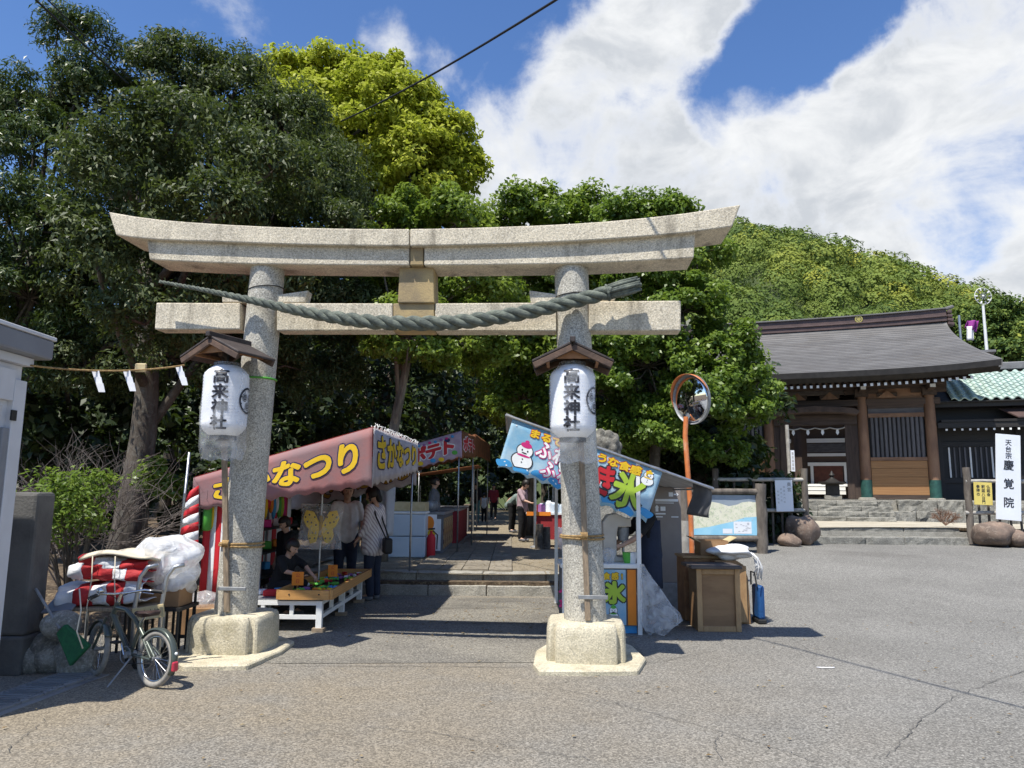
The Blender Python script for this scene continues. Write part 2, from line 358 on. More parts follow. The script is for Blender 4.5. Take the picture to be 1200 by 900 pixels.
# older surfacing under and behind the gate, a sheet just above the road
def strip(name, mat, poly, z, n=1, parent=road):
    return MB().add([Vector((p[0], p[1], z + gz(p[0], p[1]))) for p in poly], [tuple(range(len(poly)))]).build(name, mat, parent, fix=False)
strip('old_surface', 'old_asphalt', [atz(330, 778, 0), atz(760, 776, 0), (1.35, 9.0, 0), (.9, 11.3, 0), (-4.4, 11.3, 0), (-4.4, 7.4, 0)], .004)
def crack(pp, w):
    b = MB(); pts = []
    for i in range(len(pp) - 1):
        a = atz(*pp[i], 0); c = atz(*pp[i + 1], 0); n = 9
        for k in range(n): pts.append(a.lerp(c, k / n) + Vector((rng.normal(0, .012), rng.normal(0, .012), 0)))
    vs = []; fs = []
    for i, p in enumerate(pts):
        q = pts[min(i + 1, len(pts) - 1)] - pts[max(i - 1, 0)]; s = Vector((-q.y, q.x, 0)).normalized() * w * random.uniform(.35, 1.1)
        z = gz(p.x, p.y) + .0075
        vs += [Vector((p.x + s.x, p.y + s.y, z)), Vector((p.x - s.x, p.y - s.y, z))]
    fs = [(2 * i, 2 * i + 1, 2 * i + 3, 2 * i + 2) for i in range(len(pts) - 1)]
    b.add(vs, fs).build('crack', 'crack', road, fix=False)
crack([(650, 806), (700, 818), (770, 838), (845, 858), (920, 880), (960, 896)], .0035)
crack([(640, 803), (680, 797), (740, 783), (850, 760)], .003)
crack([(1200, 786), (1130, 812), (1080, 842), (1060, 868), (1035, 890)], .0035)
crack([(848, 860), (835, 873), (850, 896)], .0025)
crack([(900, 730), (930, 750), (962, 772)], .0025)
crack([(55, 842), (30, 862), (5, 885)], .003)
crack([(430, 852), (520, 862), (620, 878), (700, 893)], .0025)
crack([(330, 781), (480, 781), (640, 783)], .005)
pb = MB(); c = atz(968, 783, 0); c.z = gz(c.x, c.y) + .006
pb.add([c + Vector((.075 * math.cos(a) * (1 + .3 * math.sin(3 * a)), .03 * math.sin(a) * (1 + .5 * math.cos(2 * a)), 0)) for a in [i * math.pi / 8 for i in range(16)]], [tuple(range(16))]).build('paint_blot', 'paper', road, fix=False)

# raised approach: fill, two steps of blocks, slab walk
PZ = .30
path = MB().grid(lambda u, v: Vector((-3.4 + 5.6 * u, 11.75 + 48 * v, PZ + .012 * math.sin(9 * u + 20 * v))), 10, 30).build('path', 'gravel'); tag(path, kind='structure')
steps = MB().box((-.62, 11.64, .05), (2.9, .2, .3)).build('steps', 'soil'); tag(steps, kind='structure')
for row, (y, z0, z1) in enumerate([(11.5, -.03, .15), (11.80, .02, .31)]):
    x = -3.3
    while x < 1.35:
        w = random.uniform(.75, 1.1); w = min(w, 1.4 - x)
        b = MB(); dz = random.uniform(-.006, .006)
        def rough(p):
            return p + Vector((0, rng.normal(0, .006), rng.normal(0, .004)))
        n = 8; vs = []; 
        for i in range(n + 1):
            xx = x + .006 + (w - .012) * i / n
            vs += [rough(Vector((xx, y + .36, z0))), rough(Vector((xx, y, z0))), rough(Vector((xx, y, z1 + dz))), rough(Vector((xx, y + .36, z1 + dz)))]
        fs = [(4 * i + j, 4 * i + (j + 1) % 4, 4 * i + 4 + (j + 1) % 4, 4 * i + 4 + j) for i in range(n) for j in range(4)] + [(0, 1, 2, 3), (4 * n + 3, 4 * n + 2, 4 * n + 1, 4 * n)]
        b.add(vs, fs).build('stone_block', 'step_stone', steps, bevel=.012)
        x += w
y = 12.02; first = None
while y < 22:
    d = .62 + random.uniform(-.05, .05); x = -1.55
    for k in range(4):
        w = [.42, .36, .42, .38][k]
        o = piece('paving_slab', 'slab', path, (x + w / 2, y + d / 2, PZ + .012 + random.uniform(-.004, .006)), (w - .014, d - .016, .05), (random.uniform(-.006, .006), random.uniform(-.006, .006), 0))
        x += w
    y += d
# wood floor left and right of the approach
def soil_sheet(name, x0, x1, y0, y1, z0, nx, ny, mat='soil', amp=.05, front=.6):
    def fn(u, v):
        x = x0 + (x1 - x0) * u; y = y0 + (y1 - y0) * v
        e = sst(0, front, y - y0)
        return Vector((x, y, -.04 + e * (z0 + .04 + amp * math.sin(1.7 * x + .6 * y) + amp * .7 * math.sin(2.3 * y - x) + .25 * sst(0, 30, y - y0)) + rng.normal(0, .012) * e))
    o = MB().grid(fn, nx, ny).build(name, mat, smooth=True); return tag(o, kind='structure')
soil_sheet('wood_floor', -45, -3.2, 8.1, 62, .28, 60, 60)
soil_sheet('wood_floor', 2.0, 2.9, 12.2, 62, .30, 6, 60)
soil_sheet('wood_floor', 2.9, 4.4, 15.2, 62, .30, 8, 60)
soil_sheet('wood_floor', 4.4, 7.2, 16.6, 62, .32, 12, 60)

# ------------------------------------------------------------------ torii
TL = at(276, 717, atz(258, 767, .045).y + .34); TR = at(686, 725, atz(688, 778, .045).y + .34)
TLg = Vector((TL.x, TL.y, 0)); TRg = Vector((TR.x, TR.y, 0)); E = (TRg - TLg).normalized(); NB = Vector((-E.y, E.x, 0))    # NB points away from the camera
def tp(px, py, off=0.0):                       # photo point on the gate's plane, off metres in front of it
    d = ray(px, py); o = TLg - NB * off; t = (o - EYE).dot(NB) / d.dot(NB); return EYE + d * t
MIDT = (TLg + TRg) / 2
torii = thing('torii_gate', 'weathered granite torii gate with two pillars spanning the approach', 'torii', MIDT)
def slab2(name, top, bot, half, mat, extra=0, top_in=0):
    """front outline given by top and bottom photo points; pushed through to the rear face"""
    n = len(top); vs = []; 
    for (a, b) in zip(top, bot):
        p = tp(*a, half); q = tp(*b, half); vs += [p, q, q + NB * 2 * half, p + NB * 2 * half]
    fs = [(4 * i + j, 4 * i + 4 + j, 4 * i + 4 + (j + 1) % 4, 4 * i + (j + 1) % 4) for i in range(n - 1) for j in range(4)] + [(0, 1, 2, 3), (4 * n - 1, 4 * n - 2, 4 * n - 3, 4 * n - 4)]
    return MB().add(vs, fs).build(name, mat, torii, bevel=.012, seg=2)
def curve(pts, x): 
    for i in range(len(pts) - 1):
        if pts[i][0] <= x <= pts[i + 1][0] or i == len(pts) - 2:
            x0, x1 = pts[i][0], pts[i + 1][0]; t = (x - x0) / (x1 - x0); 
            p0 = pts[max(0, i - 1)]; p3 = pts[min(len(pts) - 1, i + 2)]
            m0 = (pts[i + 1][1] - p0[1]) / (pts[i + 1][0] - p0[0]) * (x1 - x0); m1 = (p3[1] - pts[i][1]) / (p3[0] - pts[i][0]) * (x1 - x0)
            h = 2 * t**3 - 3 * t**2 + 1; return h * pts[i][1] + (t**3 - 2 * t**2 + t) * m0 + (-2 * t**3 + 3 * t**2) * pts[i + 1][1] + (t**3 - t**2) * m1
KT = [(127, 248), (172, 255.5), (250, 262), (350, 266.5), (480, 268), (600, 265), (700, 260), (800, 250), (868, 239.5)]
KB = [(127, 274), (172, 280), (250, 283), (350, 286.5), (480, 288), (600, 285.5), (700, 281), (800, 273), (868, 264)]
SB = [(172, 304), (250, 308), (350, 310), (480, 311), (600, 310), (700, 308), (815, 302)]
def seg(ct, cb, x0, x1, n, sl0=0, sl1=0):
    tops = []; bots = []
    for i in range(n + 1):
        x = x0 + (x1 - x0) * i / n; tops.append((x, curve(ct, x)))
        xb = x + (sl0 if i == 0 else 0) + (sl1 if i == n else 0); bots.append((xb, curve(cb, xb)))
    return tops, bots
slab2('kasagi_beam', *seg(KT, KB, 127, 479.5, 12, sl0=9), .26, 'granite')
slab2('kasagi_beam', *seg(KT, KB, 480.5, 868, 12, sl1=-10), .26, 'granite')
slab2('shimagi_beam', *seg([(x, y + .3) for x, y in KB], SB, 172, 479.5, 10, sl0=3), .20, 'granite')
slab2('shimagi_block', *seg([(x, y + .3) for x, y in KB], SB, 480.5, 496, 2), .198, 'granite_stained')
slab2('shimagi_beam', *seg([(x, y + .3) for x, y in KB], SB, 497, 815, 10, sl1=-2), .20, 'granite')
flat = lambda y0, y1: ([(0, y0), (1200, y0)], [(0, y1), (1200, y1)])
def nuki(x0, x1, y0, y1, mat, half=.10, yr=0):
    return slab2('nuki_beam', [(x0, y0), (x1, y0 + yr)], [(x0 - (2 if x0 < 200 else 0), y1), (x1, y1)], half, mat)
nuki(183, 281, 354.5, 386, 'granite', yr=.5); nuki(324, 460, 355, 387.5, 'granite', yr=.3)
nuki(460.7, 509, 355.3, 388, 'granite_stained', .099); nuki(509.7, 652, 355.3, 388, 'granite', yr=-1); nuki(690, 798, 353, 387.5, 'granite', yr=-1)
slab2('gakuzuka_strut', [(468, 313), (508, 313)], [(466, 355), (509, 355)], .13, 'granite_stained')
for a, b in [([(260, 346), (300, 347)], [(260, 354.6), (300, 354.6)]), ([(320, 346), (361, 340)], [(320, 354.9), (357, 354.9)]),
             ([(620, 340), (655, 345)], [(622, 355.2), (655, 355.2)]), ([(685, 350), (722, 347)], [(685, 352.9), (720, 352.9)])]:
    slab2('wedge', a, b, .07, 'granite')
def pillar(bpx, tpx, Yb, off_name):
    base = tp(*bpx); top = tp(*tpx)
    prof = []
    for i in range(15):
        t = i / 14; p = base.lerp(top, t); p.z = base.z - .02 + (top.z + .10 - base.z) * t
        prof.append((p, (.200 - .030 * t - .006 * math.sin(math.pi * t))))
    MB().tube([p for p, r in prof], [r for p, r in prof], 40).build('pillar', 'granite_pillar', torii, smooth=50)
    return base
bl = pillar((276, 717), (314, 318), 7.1, 'l'); br = pillar((686, 725), (669, 317), 6.87, 'r')
def lobes(a):                                   # four rounded lobes meeting in grooves at the corners
    c = abs(math.cos(2 * (a))); 
    q = ((abs(math.cos(a)) ** 7 + abs(math.sin(a)) ** 7) ** (-1 / 7))
    d = min(abs(((a - math.pi / 4) % (math.pi / 2))), math.pi / 2 - ((a - math.pi / 4) % (math.pi / 2)))
    return q * (1 - .13 * math.exp(-(d / .06) ** 2) - .05 * math.exp(-(d / .2) ** 2))
for base, zt in ((bl, None), (br, None)):
    zt = base.z; h = zt; rot = math.atan2(E.y, E.x)
    b = MB(); n = 128
    prof = [(.36, .02), (.365, .06), (.36, h - .07), (.352, h - .03), (.335, h - .006), (.30, h), (.02, h + .004)]
    b.lathe(prof, n, (base.x, base.y, 0), fn=lambda a: lobes(a - rot) if True else 1)
    b.build('plinth', 'plinth_stone', torii, smooth=35)
for pts in ([(196, 772), (215, 780), (290, 779), (330, 762), (345, 751), (330, 745), (240, 742), (205, 760)], [(625, 777), (632, 785.5), (690, 786), (748, 785), (757, 771), (742, 757), (720, 748), (650, 748), (628, 762)]):
    b = MB(); pp = [atz(x, y, .045) for x, y in pts]
    b.prism(pp, (0, 0, -.08)).build('base_pad', 'plinth_stone', torii, bevel=.012)

# ------------------------------------------------------------------ straw rope
def spline(pts, n):
    P4 = [pts[0]] + list(pts) + [pts[-1]]; out = []
    for i in range(len(pts) - 1):
        p0, p1, p2, p3 = [np.array(q, float) for q in P4[i:i + 4]]
        for k in range(n):
            t = k / n; out.append(.5 * ((2 * p1) + (p2 - p0) * t + (2 * p0 - 5 * p1 + 4 * p2 - p3) * t**2 + (3 * p1 - p0 - 3 * p2 + p3) * t**3))
    out.append(np.array(pts[-1], float)); return out
rp = spline([(187, 330, 2.2), (240, 340, 3.2), (300, 353, 5.2), (360, 366, 7.2), (420, 375.5, 8.8), (480, 379, 9.3), (540, 377, 9.4), (600, 369, 9.2), (650, 358.5, 9), (700, 346, 8.8), (716, 342, 9)], 24)
rope = thing('sacred_rope', 'thick twisted grey straw rope sagging across the torii pillars', 'rope', MIDT + Vector((0, -.3, 3.0)))
ctr = [tp(q[0], q[1], .27) for q in rp]; rad = [q[2] / 131 for q in rp]
cp, fr = frames(ctr)
for k in range(3):
    L = 0; pts = []; rr = []
    for i, (p, (t, a, b)) in enumerate(zip(cp, fr)):
        if i: L += (cp[i] - cp[i - 1]).length / max(rad[i], .02)
        ph = L * .95 + k * 2 * math.pi / 3
        pts.append(p + (a * math.cos(ph) + b * math.sin(ph)) * rad[i] * .56); rr.append(rad[i] * .53)
    MB().tube(pts, rr, 12).build('strand', 'rope_grey', rope, smooth=True)
b = MB(); e0, e1 = tp(712, 343, .27), tp(749, 333, .27)
for k in range(26):
    a = k * 2.4; rr = .064 * math.sqrt((k + .5) / 26); d = (e1 - e0).normalized(); s1 = d.orthogonal().normalized(); s2 = d.cross(s1)
    o = s1 * math.cos(a) * rr + s2 * math.sin(a) * rr
    b.tube([e0 + o * .95, e0.lerp(e1, .5) + o * 1.1, e1 + o * 1.1 + d * random.uniform(-.05, .03)], [.016, .018, .012], 6)
b.build('frayed_tail', 'rope_grey', rope, smooth=True)
b = MB(); b.tube([e0 + (s1 * math.cos(a) + s2 * math.sin(a)) * .075 for a in [i * math.pi / 6 for i in range(12)]], .012, 6, closed=True).build('binding', 'rope_grey', rope)

def ring_round(px0, py, base, top, r, tube_r, mat, name, parent, tilt=0, label=None, n=24, extra=None):
    t = (py - base[1]) / (top[1] - base[1]); 
    cpx = base[0] + (top[0] - base[0]) * t; c = tp(cpx, py); rad = (.200 - .030 * t) + r
    pts = [c + Vector((rad * math.cos(a), rad * math.sin(a), tilt * math.cos(a))) for a in [i * 2 * math.pi / n for i in range(n)]]
    return MB().tube(pts, tube_r, 6, closed=True).build(name, mat, parent, smooth=True), c, rad

# ------------------------------------------------------------------ lantern stands and paper lanterns
def lantern(side, lab1, lab2, top_px, bot_px, face, ctr_px, size, roof_px, tie_y, clamp_y, batten, base, top, emb):
    # stand: batten tied to the pillar, cross arm, little gabled roof
    fv = Vector((math.sin(face), -math.cos(face), 0)); sv = Vector((math.cos(face), math.sin(face), 0))     # facing direction, sideways
    b0 = tp(*batten[0], .215); b1 = tp(*batten[1], .255 if side == 'l' else .235)
    st = thing('lantern_stand', lab1, 'lantern stand', b0, 'lantern stands tied to the torii')
    lc = tp(*ctr_px, .47)
    MB().bar(b0, b1, .05, .035, up=(0, -1, 0)).build('batten', 'batten', st, bevel=.004)
    apex = tp(*roof_px, .62); rz = apex.z
    rc = Vector((lc.x, lc.y, rz)) 
    b2 = Vector((b1.x, b1.y, rz - .12))
    MB().bar(b1 - Vector((0, 0, .1)), b2, .045, .035, up=(0, -1, 0)).build('upright', 'batten', st, bevel=.004)
    MB().bar(b2 + Vector((0, 0, -.03)), rc + Vector((0, 0, -.13)) + fv * .1, .04, .04).build('arm', 'old_wood', st, bevel=.004)
    hw, hl, dr = .365, .245, .175
    for s in (-1, 1):
        e = MB(); p = [rc - fv * hl, rc + fv * hl, rc + fv * hl + sv * s * hw - Vector((0, 0, dr)), rc - fv * hl + sv * s * hw - Vector((0, 0, dr))]
        e.prism(p, (0, 0, .022)).build('roof_board', 'roof_wood', st, bevel=.004)
        for ff in (-.93, .93):
            q = rc + fv * hl * ff - Vector((0, 0, .035))
            MB().bar(q, q + sv * s * hw * .96 - Vector((0, 0, dr * .96)), .03, .055).build('barge_board', 'old_wood', st, bevel=.004)
        q = rc + sv * s * hw * .62 - Vector((0, 0, dr * .62 + .03))
        MB().bar(q - fv * hl * .9, q + fv * hl * .9, .03, .03).build('purlin', 'warm_wood', st, bevel=.003)
    MB().bar(rc - fv * (hl + .03) + Vector((0, 0, .03)), rc + fv * (hl + .03) + Vector((0, 0, .03)), .05, .05).build('ridge_beam', 'roof_wood', st, bevel=.006)
    MB().prism([rc + fv * hl * .8 + sv * hw * .7 - Vector((0, 0, .135)), rc + fv * hl * .8 - sv * hw * .7 - Vector((0, 0, .135)), rc + fv * hl * .8 - Vector((0, 0, .02))], -fv * .02).build('gable_board', 'warm_wood', st)
    o, c, rad = ring_round(0, tie_y, base, top, .012, .011, 'rope_straw', 'rope_tie', st, .004)
    ring_round(0, tie_y + 3, base, top, .016, .010, 'rope_straw', 'rope_tie', st, -.006)
    kp = tp(batten[0][0] + (batten[1][0] - batten[0][0]) * .45, tie_y + 1, .27)
    kb = MB()
    for q in range(5): kb.tube([kp + Vector((-.03 + .012 * q, .0, -.03)), kp + Vector((-.02 + .012 * q, -.03, 0)), kp + Vector((-.03 + .014 * q, 0, .03))], .008, 6)
    kb.build('rope_knot', 'rope_straw', st, smooth=True)
    cp_ = tp(batten[0][0] + 6, clamp_y, .235)
    MB().box(cp_ , (.27, .02, .035), rz=math.atan2(E.y, E.x)).build('clamp_bar', 'dull_metal', st, bevel=.003)
    # lantern
    w, h = size
    ln = thing('paper_lantern', lab2, 'lantern', lc - Vector((0, 0, h / 2 + .03)), 'paper lanterns')
    prof = []
    K = 44
    for i in range(K + 1):
        t = i / K; z = -h / 2 + h * t
        q = min(t, 1 - t) / .16; r = w / 2 * (1 if q >= 1 else (.58 + .42 * math.sin(q * math.pi / 2)))
        prof.append((r * (1 + .012 * (1 if i % 2 else -1)), z))
    lb = MB().lathe(prof, 40, lc).build('shade', 'paper', ln, smooth=True)
    for s in (-1, 1):
        MB().lathe([(w * .30, 0), (w * .30, .045 * s)][::s], 24, lc + Vector((0, 0, s * (h / 2 - .012)))).build('cap_ring', 'black', ln)
    MB().tube([lc + Vector((0, 0, h / 2 + .02)), Vector((lc.x, lc.y, rz - .1))], .012, 6).build('hanger', 'black', ln)
    def onl(a0):
        def f(u, v, l):
            a = u / (w / 2) + a0; t = v / h + .5; q = min(t, 1 - t) / .16; r = w / 2 * (1 if q >= 1 else (.58 + .42 * math.sin(max(0, q) * math.pi / 2))) + .006 + l
            d = fv * math.cos(a) + sv * math.sin(a); return lc + d * r + Vector((0, 0, v))
        return f
    a0 = emb[0]; ch = h * .215
    lettering([(c_, 0, h * .315 - i * ch, ch * 1.05, ch * .98) for i, c_ in enumerate('高来神社')], .036, onl(a0), 'ink', ln)
    f = onl(emb[1]); er = h * .19
    eb = MB()
    def disc(r0, r1, k=36, cx=0, cy=0, l=.002, a_0=0, a_1=2 * math.pi):
        n = len(eb.v); 
        vs = []
        for i in range(k + 1):
            a = a_0 + (a_1 - a_0) * i / k; vs += [f(cx + r0 * math.cos(a) * .9, cy + r0 * math.sin(a), l), f(cx + r1 * math.cos(a) * .9, cy + r1 * math.sin(a), l)]
        eb.add(vs, [(2 * i, 2 * i + 1, 2 * i + 3, 2 * i + 2) for i in range(k)])
    disc(er * .84, er)
    for q in range(3):
        a = q * 2.094 + .5; disc(er * .10, er * .2, 14, er * .42 * math.cos(a), er * .42 * math.sin(a)); disc(er * .26, er * .31, 16, er * .42 * math.cos(a), er * .42 * math.sin(a)); disc(0, er * .05, 8, er * .42 * math.cos(a), er * .42 * math.sin(a))
    for q in range(9): a = q * .698; disc(er * .0, er * .06, 8, er * .74 * math.cos(a), er * .74 * math.sin(a))
    eb.build('crest', 'ink', ln, fix=False)
    def bag(u, v):
        a = 2 * math.pi * u; z = h / 2 + .03 - (h + .25) * v
        t = max(0, min(1, (z + h / 2) / h)); q = min(t, 1 - t) / .16; r0 = w / 2 * (1 if q >= 1 else (.58 + .42 * math.sin(max(0, q) * math.pi / 2)))
        if z < 0: r0 = max(r0, w / 2 * .98)
        wob = 1.035 + .03 * math.sin(5 * a + 9 * v) * (.3 + v) + .03 * math.sin(11 * a - 7 * v) * v * v
        x = fv * math.cos(a) * r0 * wob * (1 - .35 * sst(.85, 1, v)) + sv * math.sin(a) * r0 * wob * (1 + .06 * sst(.8, 1, v))
        return lc + x + Vector((0, 0, z + .012 * math.sin(7 * a) * v))
    MB().grid(bag, 56, 28).build('plastic_cover', 'film_clear', ln, smooth=True, fix=False)
    return st, ln, b1
film_mat('film_clear', (.93, .95, .97), .22, .15, .5, 4)
film_mat('film_white', (.88, .90, .93), .85, .35, .9, 6)
film_mat('film_bag', (.88, .90, .93), .34, .12, .8, 8)
lantern('l', 'wooden lantern stand with gabled roof tied to the pillar with green tape', 'white paper lantern on the torii pillar bound with green tape', None, None, R(-24), (264, 470), (.41, .67), (252, 397), 636, 690, ((266, 717), (262, 470)), (276, 717), (314, 318), (R(31), R(112)))
lantern('r', 'wooden lantern stand with gabled roof tied to the pillar by the shaved ice stall', 'white paper lantern on the torii pillar beside the shaved ice banner', None, None, R(-4), (671, 471), (.41, .67), (665, 404), 627, 700, ((689, 727), (679, 470)), (686, 725), (669, 317), (R(-3), R(66)))
o, c, rad = ring_round(0, 445, (276, 717), (314, 318), .004, .010, 'green_tape', 'tape', None); tag(o, 'bright green tape wrapped round the torii pillar beside a lantern', 'tape')
for py, bs, tpx in ((340, (276, 717), (314, 318)), (348, (686, 725), (669, 317))):
    o, c, rad = ring_round(0, py, bs, tpx, .004, .005, 'wire', 'wire_loop', rope, .02)

# ------------------------------------------------------------------ vegetation
leaf_mat('leaf_dark', [(.032, .05, .02), (.07, .095, .035), (.155, .175, .075)], .24, .5, .3)
leaf_mat('leaf_podo', [(.022, .045, .012), (.05, .085, .02), (.10, .13, .035)], .2, .42)
leaf_mat('leaf_yellow', [(.24, .29, .018), (.42, .46, .035), (.58, .60, .09)], .45, .55, .25)
leaf_mat('leaf_bright', [(.10, .165, .022), (.20, .285, .036), (.33, .41, .075)], .5, .42)
leaf_mat('leaf_cherry', [(.075, .135, .02), (.155, .245, .034), (.27, .365, .07)], .48, .4)
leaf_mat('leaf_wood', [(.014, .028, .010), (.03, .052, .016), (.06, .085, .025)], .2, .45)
leaf_mat('leaf_hill', [(.045, .085, .022), (.10, .15, .03), (.17, .22, .04), (.30, .31, .045)], .15, .7, .2)
leaf_mat('leaf_dry', [(.16, .10, .05), (.26, .18, .09), (.34, .27, .16)], .1, .9, .2)
P('bark', (.115, .095, .075), (.055, .045, .036), sc=7, rough=.95, bump=1, bsc=26, stretch=(1, 1, .25), speck=((.2, .19, .16), .4), ssc=9)
P('bark_pale', (.26, .225, .18), (.13, .112, .09), sc=7, rough=.95, bump=.8, bsc=26, stretch=(1, 1, .3))
P('twig', (.17, .145, .13), (.09, .075, .068), sc=5, rough=.95, bump=0)
def unit(v): return v / np.maximum(np.linalg.norm(v, axis=1, keepdims=True), 1e-9)
def leaf_mesh(name, pos, out, size, asp, tint, up=.5, jit=.9, droop=.3, fold=.12):
    n = len(pos); z = np.array([0, 0, 1.0])
    nr = unit(out * .55 + z * up + rng.normal(0, jit * .6, (n, 3)))
    a = rng.normal(0, 1, (n, 3)); a[:, 2] -= droop * 2; a = unit(a - nr * (a * nr).sum(1, keepdims=True)); b = np.cross(nr, a)
    s = size[:, None]
    V = np.empty((n, 4, 3)); V[:, 0] = pos - a * s * .5; V[:, 1] = pos + b * s * asp * .5 + nr * s * fold - a * s * .05
    V[:, 2] = pos + a * s * .5; V[:, 3] = pos - b * s * asp * .5 + nr * s * fold - a * s * .05
    me = bpy.data.meshes.new(name); me.vertices.add(4 * n); me.vertices.foreach_set('co', V.reshape(-1))
    me.loops.add(4 * n); me.loops.foreach_set('vertex_index', np.arange(4 * n, dtype=np.int32))
    me.polygons.add(n); me.polygons.foreach_set('loop_start', np.arange(0, 4 * n, 4, dtype=np.int32))
    at_ = me.attributes.new('tint', 'FLOAT', 'FACE'); at_.data.foreach_set('value', np.clip(tint, 0, 1).astype(np.float32))
    me.update(calc_edges=True); return me
def crown(lobes, n, cr, size, shell=.55, tint0=.45, clumps=26, upper=.0):
    """leaves gathered in clumps that sit on the lobes' outer shells"""
    W = np.array([l[3] * l[4] for l in lobes]); W = W / W.sum()
    P_, O_, T_ = [], [], []; cent = []
    for l, w in zip(lobes, W):
        k = max(6, int(clumps * len(lobes) * w)); m_ = max(40, int(n * w / k))
        for _ in range(k):
            d = rng.normal(0, 1, 3); d /= np.linalg.norm(d)
            if d[2] < -.5: d[2] *= -.4
            q = shell + (1 - shell) * rng.random() ** .6
            c = np.array(l[:3]) + d * q * np.array([l[3], l[3], l[4]]); cent.append(c)
            p = rng.normal(0, 1, (m_, 3)); p /= np.linalg.norm(p, axis=1, keepdims=True); p *= (rng.random((m_, 1)) ** .45)
            sc_ = cr * rng.uniform(.65, 1.35)
            P_.append(c + p * sc_ * np.array([1, 1, .72])); O_.append(p * .6 + d * .5)
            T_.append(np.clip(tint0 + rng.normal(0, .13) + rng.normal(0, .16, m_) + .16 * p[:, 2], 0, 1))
    P_, O_, T_ = np.concatenate(P_), np.concatenate(O_), np.concatenate(T_)
    return P_, unit(O_), T_, cent
def tree(label, cat, base, lobes, n, cr, size, lm, tr, bark='bark', group=None, asp=.45, shell=.55, tint0=.45, clumps=26, droop=.3, lean=None, twigs=60, name='tree', up=.5, trunk_top=None):
    base = Vector(base); t = thing(name, label, cat, base, group)
    P_, O_, T_, cent = crown(lobes, n, cr, size, shell, tint0, clumps)
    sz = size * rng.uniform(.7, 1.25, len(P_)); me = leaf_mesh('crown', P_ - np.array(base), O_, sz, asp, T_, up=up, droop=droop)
    link('crown', me, lm, t, base)
    top = Vector(trunk_top) if trunk_top else Vector(np.average([l[:3] for l in lobes], axis=0, weights=[l[3] for l in lobes]))
    k = 9; pts = []; rr = []
    for i in range(k + 1):
        q = i / k; p = base.lerp(top, q); wob = tr * 1.2 * math.sin(q * 5 + base.x) * q
        pts.append(p + Vector((wob, wob * .6, 0))); rr.append(tr * (1.25 if i == 0 else 1) * (1 - .62 * q))
    pts[0] = pts[0] - Vector((0, 0, .12))
    MB().tube(pts, rr, 12).build('trunk', bark, t, smooth=True)
    b = MB(); 
    for l in lobes:
        c = Vector(l[:3]); q = random.uniform(.4, .95); s = pts[int(q * k)]
        mid = s.lerp(c, .5) + Vector((random.uniform(-.3, .3), random.uniform(-.3, .3), random.uniform(0, .4))) * l[3] * .6
        r0 = tr * .45 * (1 - .4 * q); b.tube([s, s.lerp(mid, .6), mid, mid.lerp(c, .6), c], [r0, r0 * .8, r0 * .62, r0 * .42, r0 * .22], 7)
    cs = [Vector(c) for c in cent]; random.shuffle(cs); ls = [Vector(l[:3]) for l in lobes]
    for c in cs[:twigs]:
        s = min(ls, key=lambda q: (q - c).length); mid = s.lerp(c, .5) + Vector((random.uniform(-.15, .15), random.uniform(-.15, .15), random.uniform(-.1, .2)))
        b.tube([s, mid, c], [tr * .11, tr * .08, tr * .03], 5)
    b.build('limbs', bark, t, smooth=True)
    return t
def L(px, py, Y, rp, el=1.0): p = at(px, py, Y); r = rp * Y / F; return (p.x, p.y, p.z, r, r * el)
EVB = (-5.95, 11.6, .28)
tree('tall dark evergreen with glossy drooping leaves behind the lanterned torii pillar', 'tree', EVB,
     [L(110, 145, 12.6, 62), L(190, 112, 13.0, 68), L(262, 118, 13.2, 66), L(330, 150, 13.2, 62), L(375, 215, 13, 58), L(395, 270, 12.6, 44), L(240, 210, 12.4, 90), L(150, 225, 12, 80),
      L(315, 265, 12.2, 80), L(210, 310, 11.6, 85), L(120, 330, 11.8, 75), L(300, 350, 12, 75), L(100, 430, 12.2, 60), L(200, 420, 12, 78), L(300, 435, 12.6, 66), L(395, 370, 13.6, 60), L(380, 440, 14, 55), L(205, 60, 13, 26, 1.3), L(285, 78, 13.4, 26), L(250, 75, 13.2, 28),
      L(140, 200, 9.6, 70), L(210, 150, 9.8, 60), L(110, 300, 9.4, 60), L(240, 260, 9.6, 75), L(320, 200, 10.6, 60), L(170, 380, 9.8, 60), L(300, 320, 10.6, 60), L(380, 240, 15.5, 55), L(400, 320, 16.5, 60), L(350, 180, 15.5, 60)],  # nearer and farther lobes, added to throw shade on stalls and path
     165000, .32, .104, 'leaf_dark', .24, asp=.36, clumps=34, droop=.7, twigs=150, tint0=.5, trunk_top=(-5.7, 11.5, 6.6))
tree('slender podocarp tree with upright narrow foliage behind the white kiosk', 'tree', (-8.6, 12.2, .25),
     [L(68, 30, 12, 24, 1.6), L(112, 48, 12.2, 26, 1.3), L(95, 95, 12, 36, 1.2), L(20, 118, 12, 36, 1.4), L(40, 175, 11.8, 50, 1.2), L(-30, 150, 12, 50, 1.3), L(10, 260, 11.5, 60, 1.2), L(75, 275, 11.4, 48, 1.2), L(35, 350, 11.6, 60, 1.1), L(-40, 330, 11.8, 60), L(20, 430, 11.8, 50), L(85, 385, 11.8, 42, 1.1)],
     52000, .26, .12, 'leaf_podo', .17, asp=.22, clumps=30, droop=-.6, twigs=120, tint0=.5)
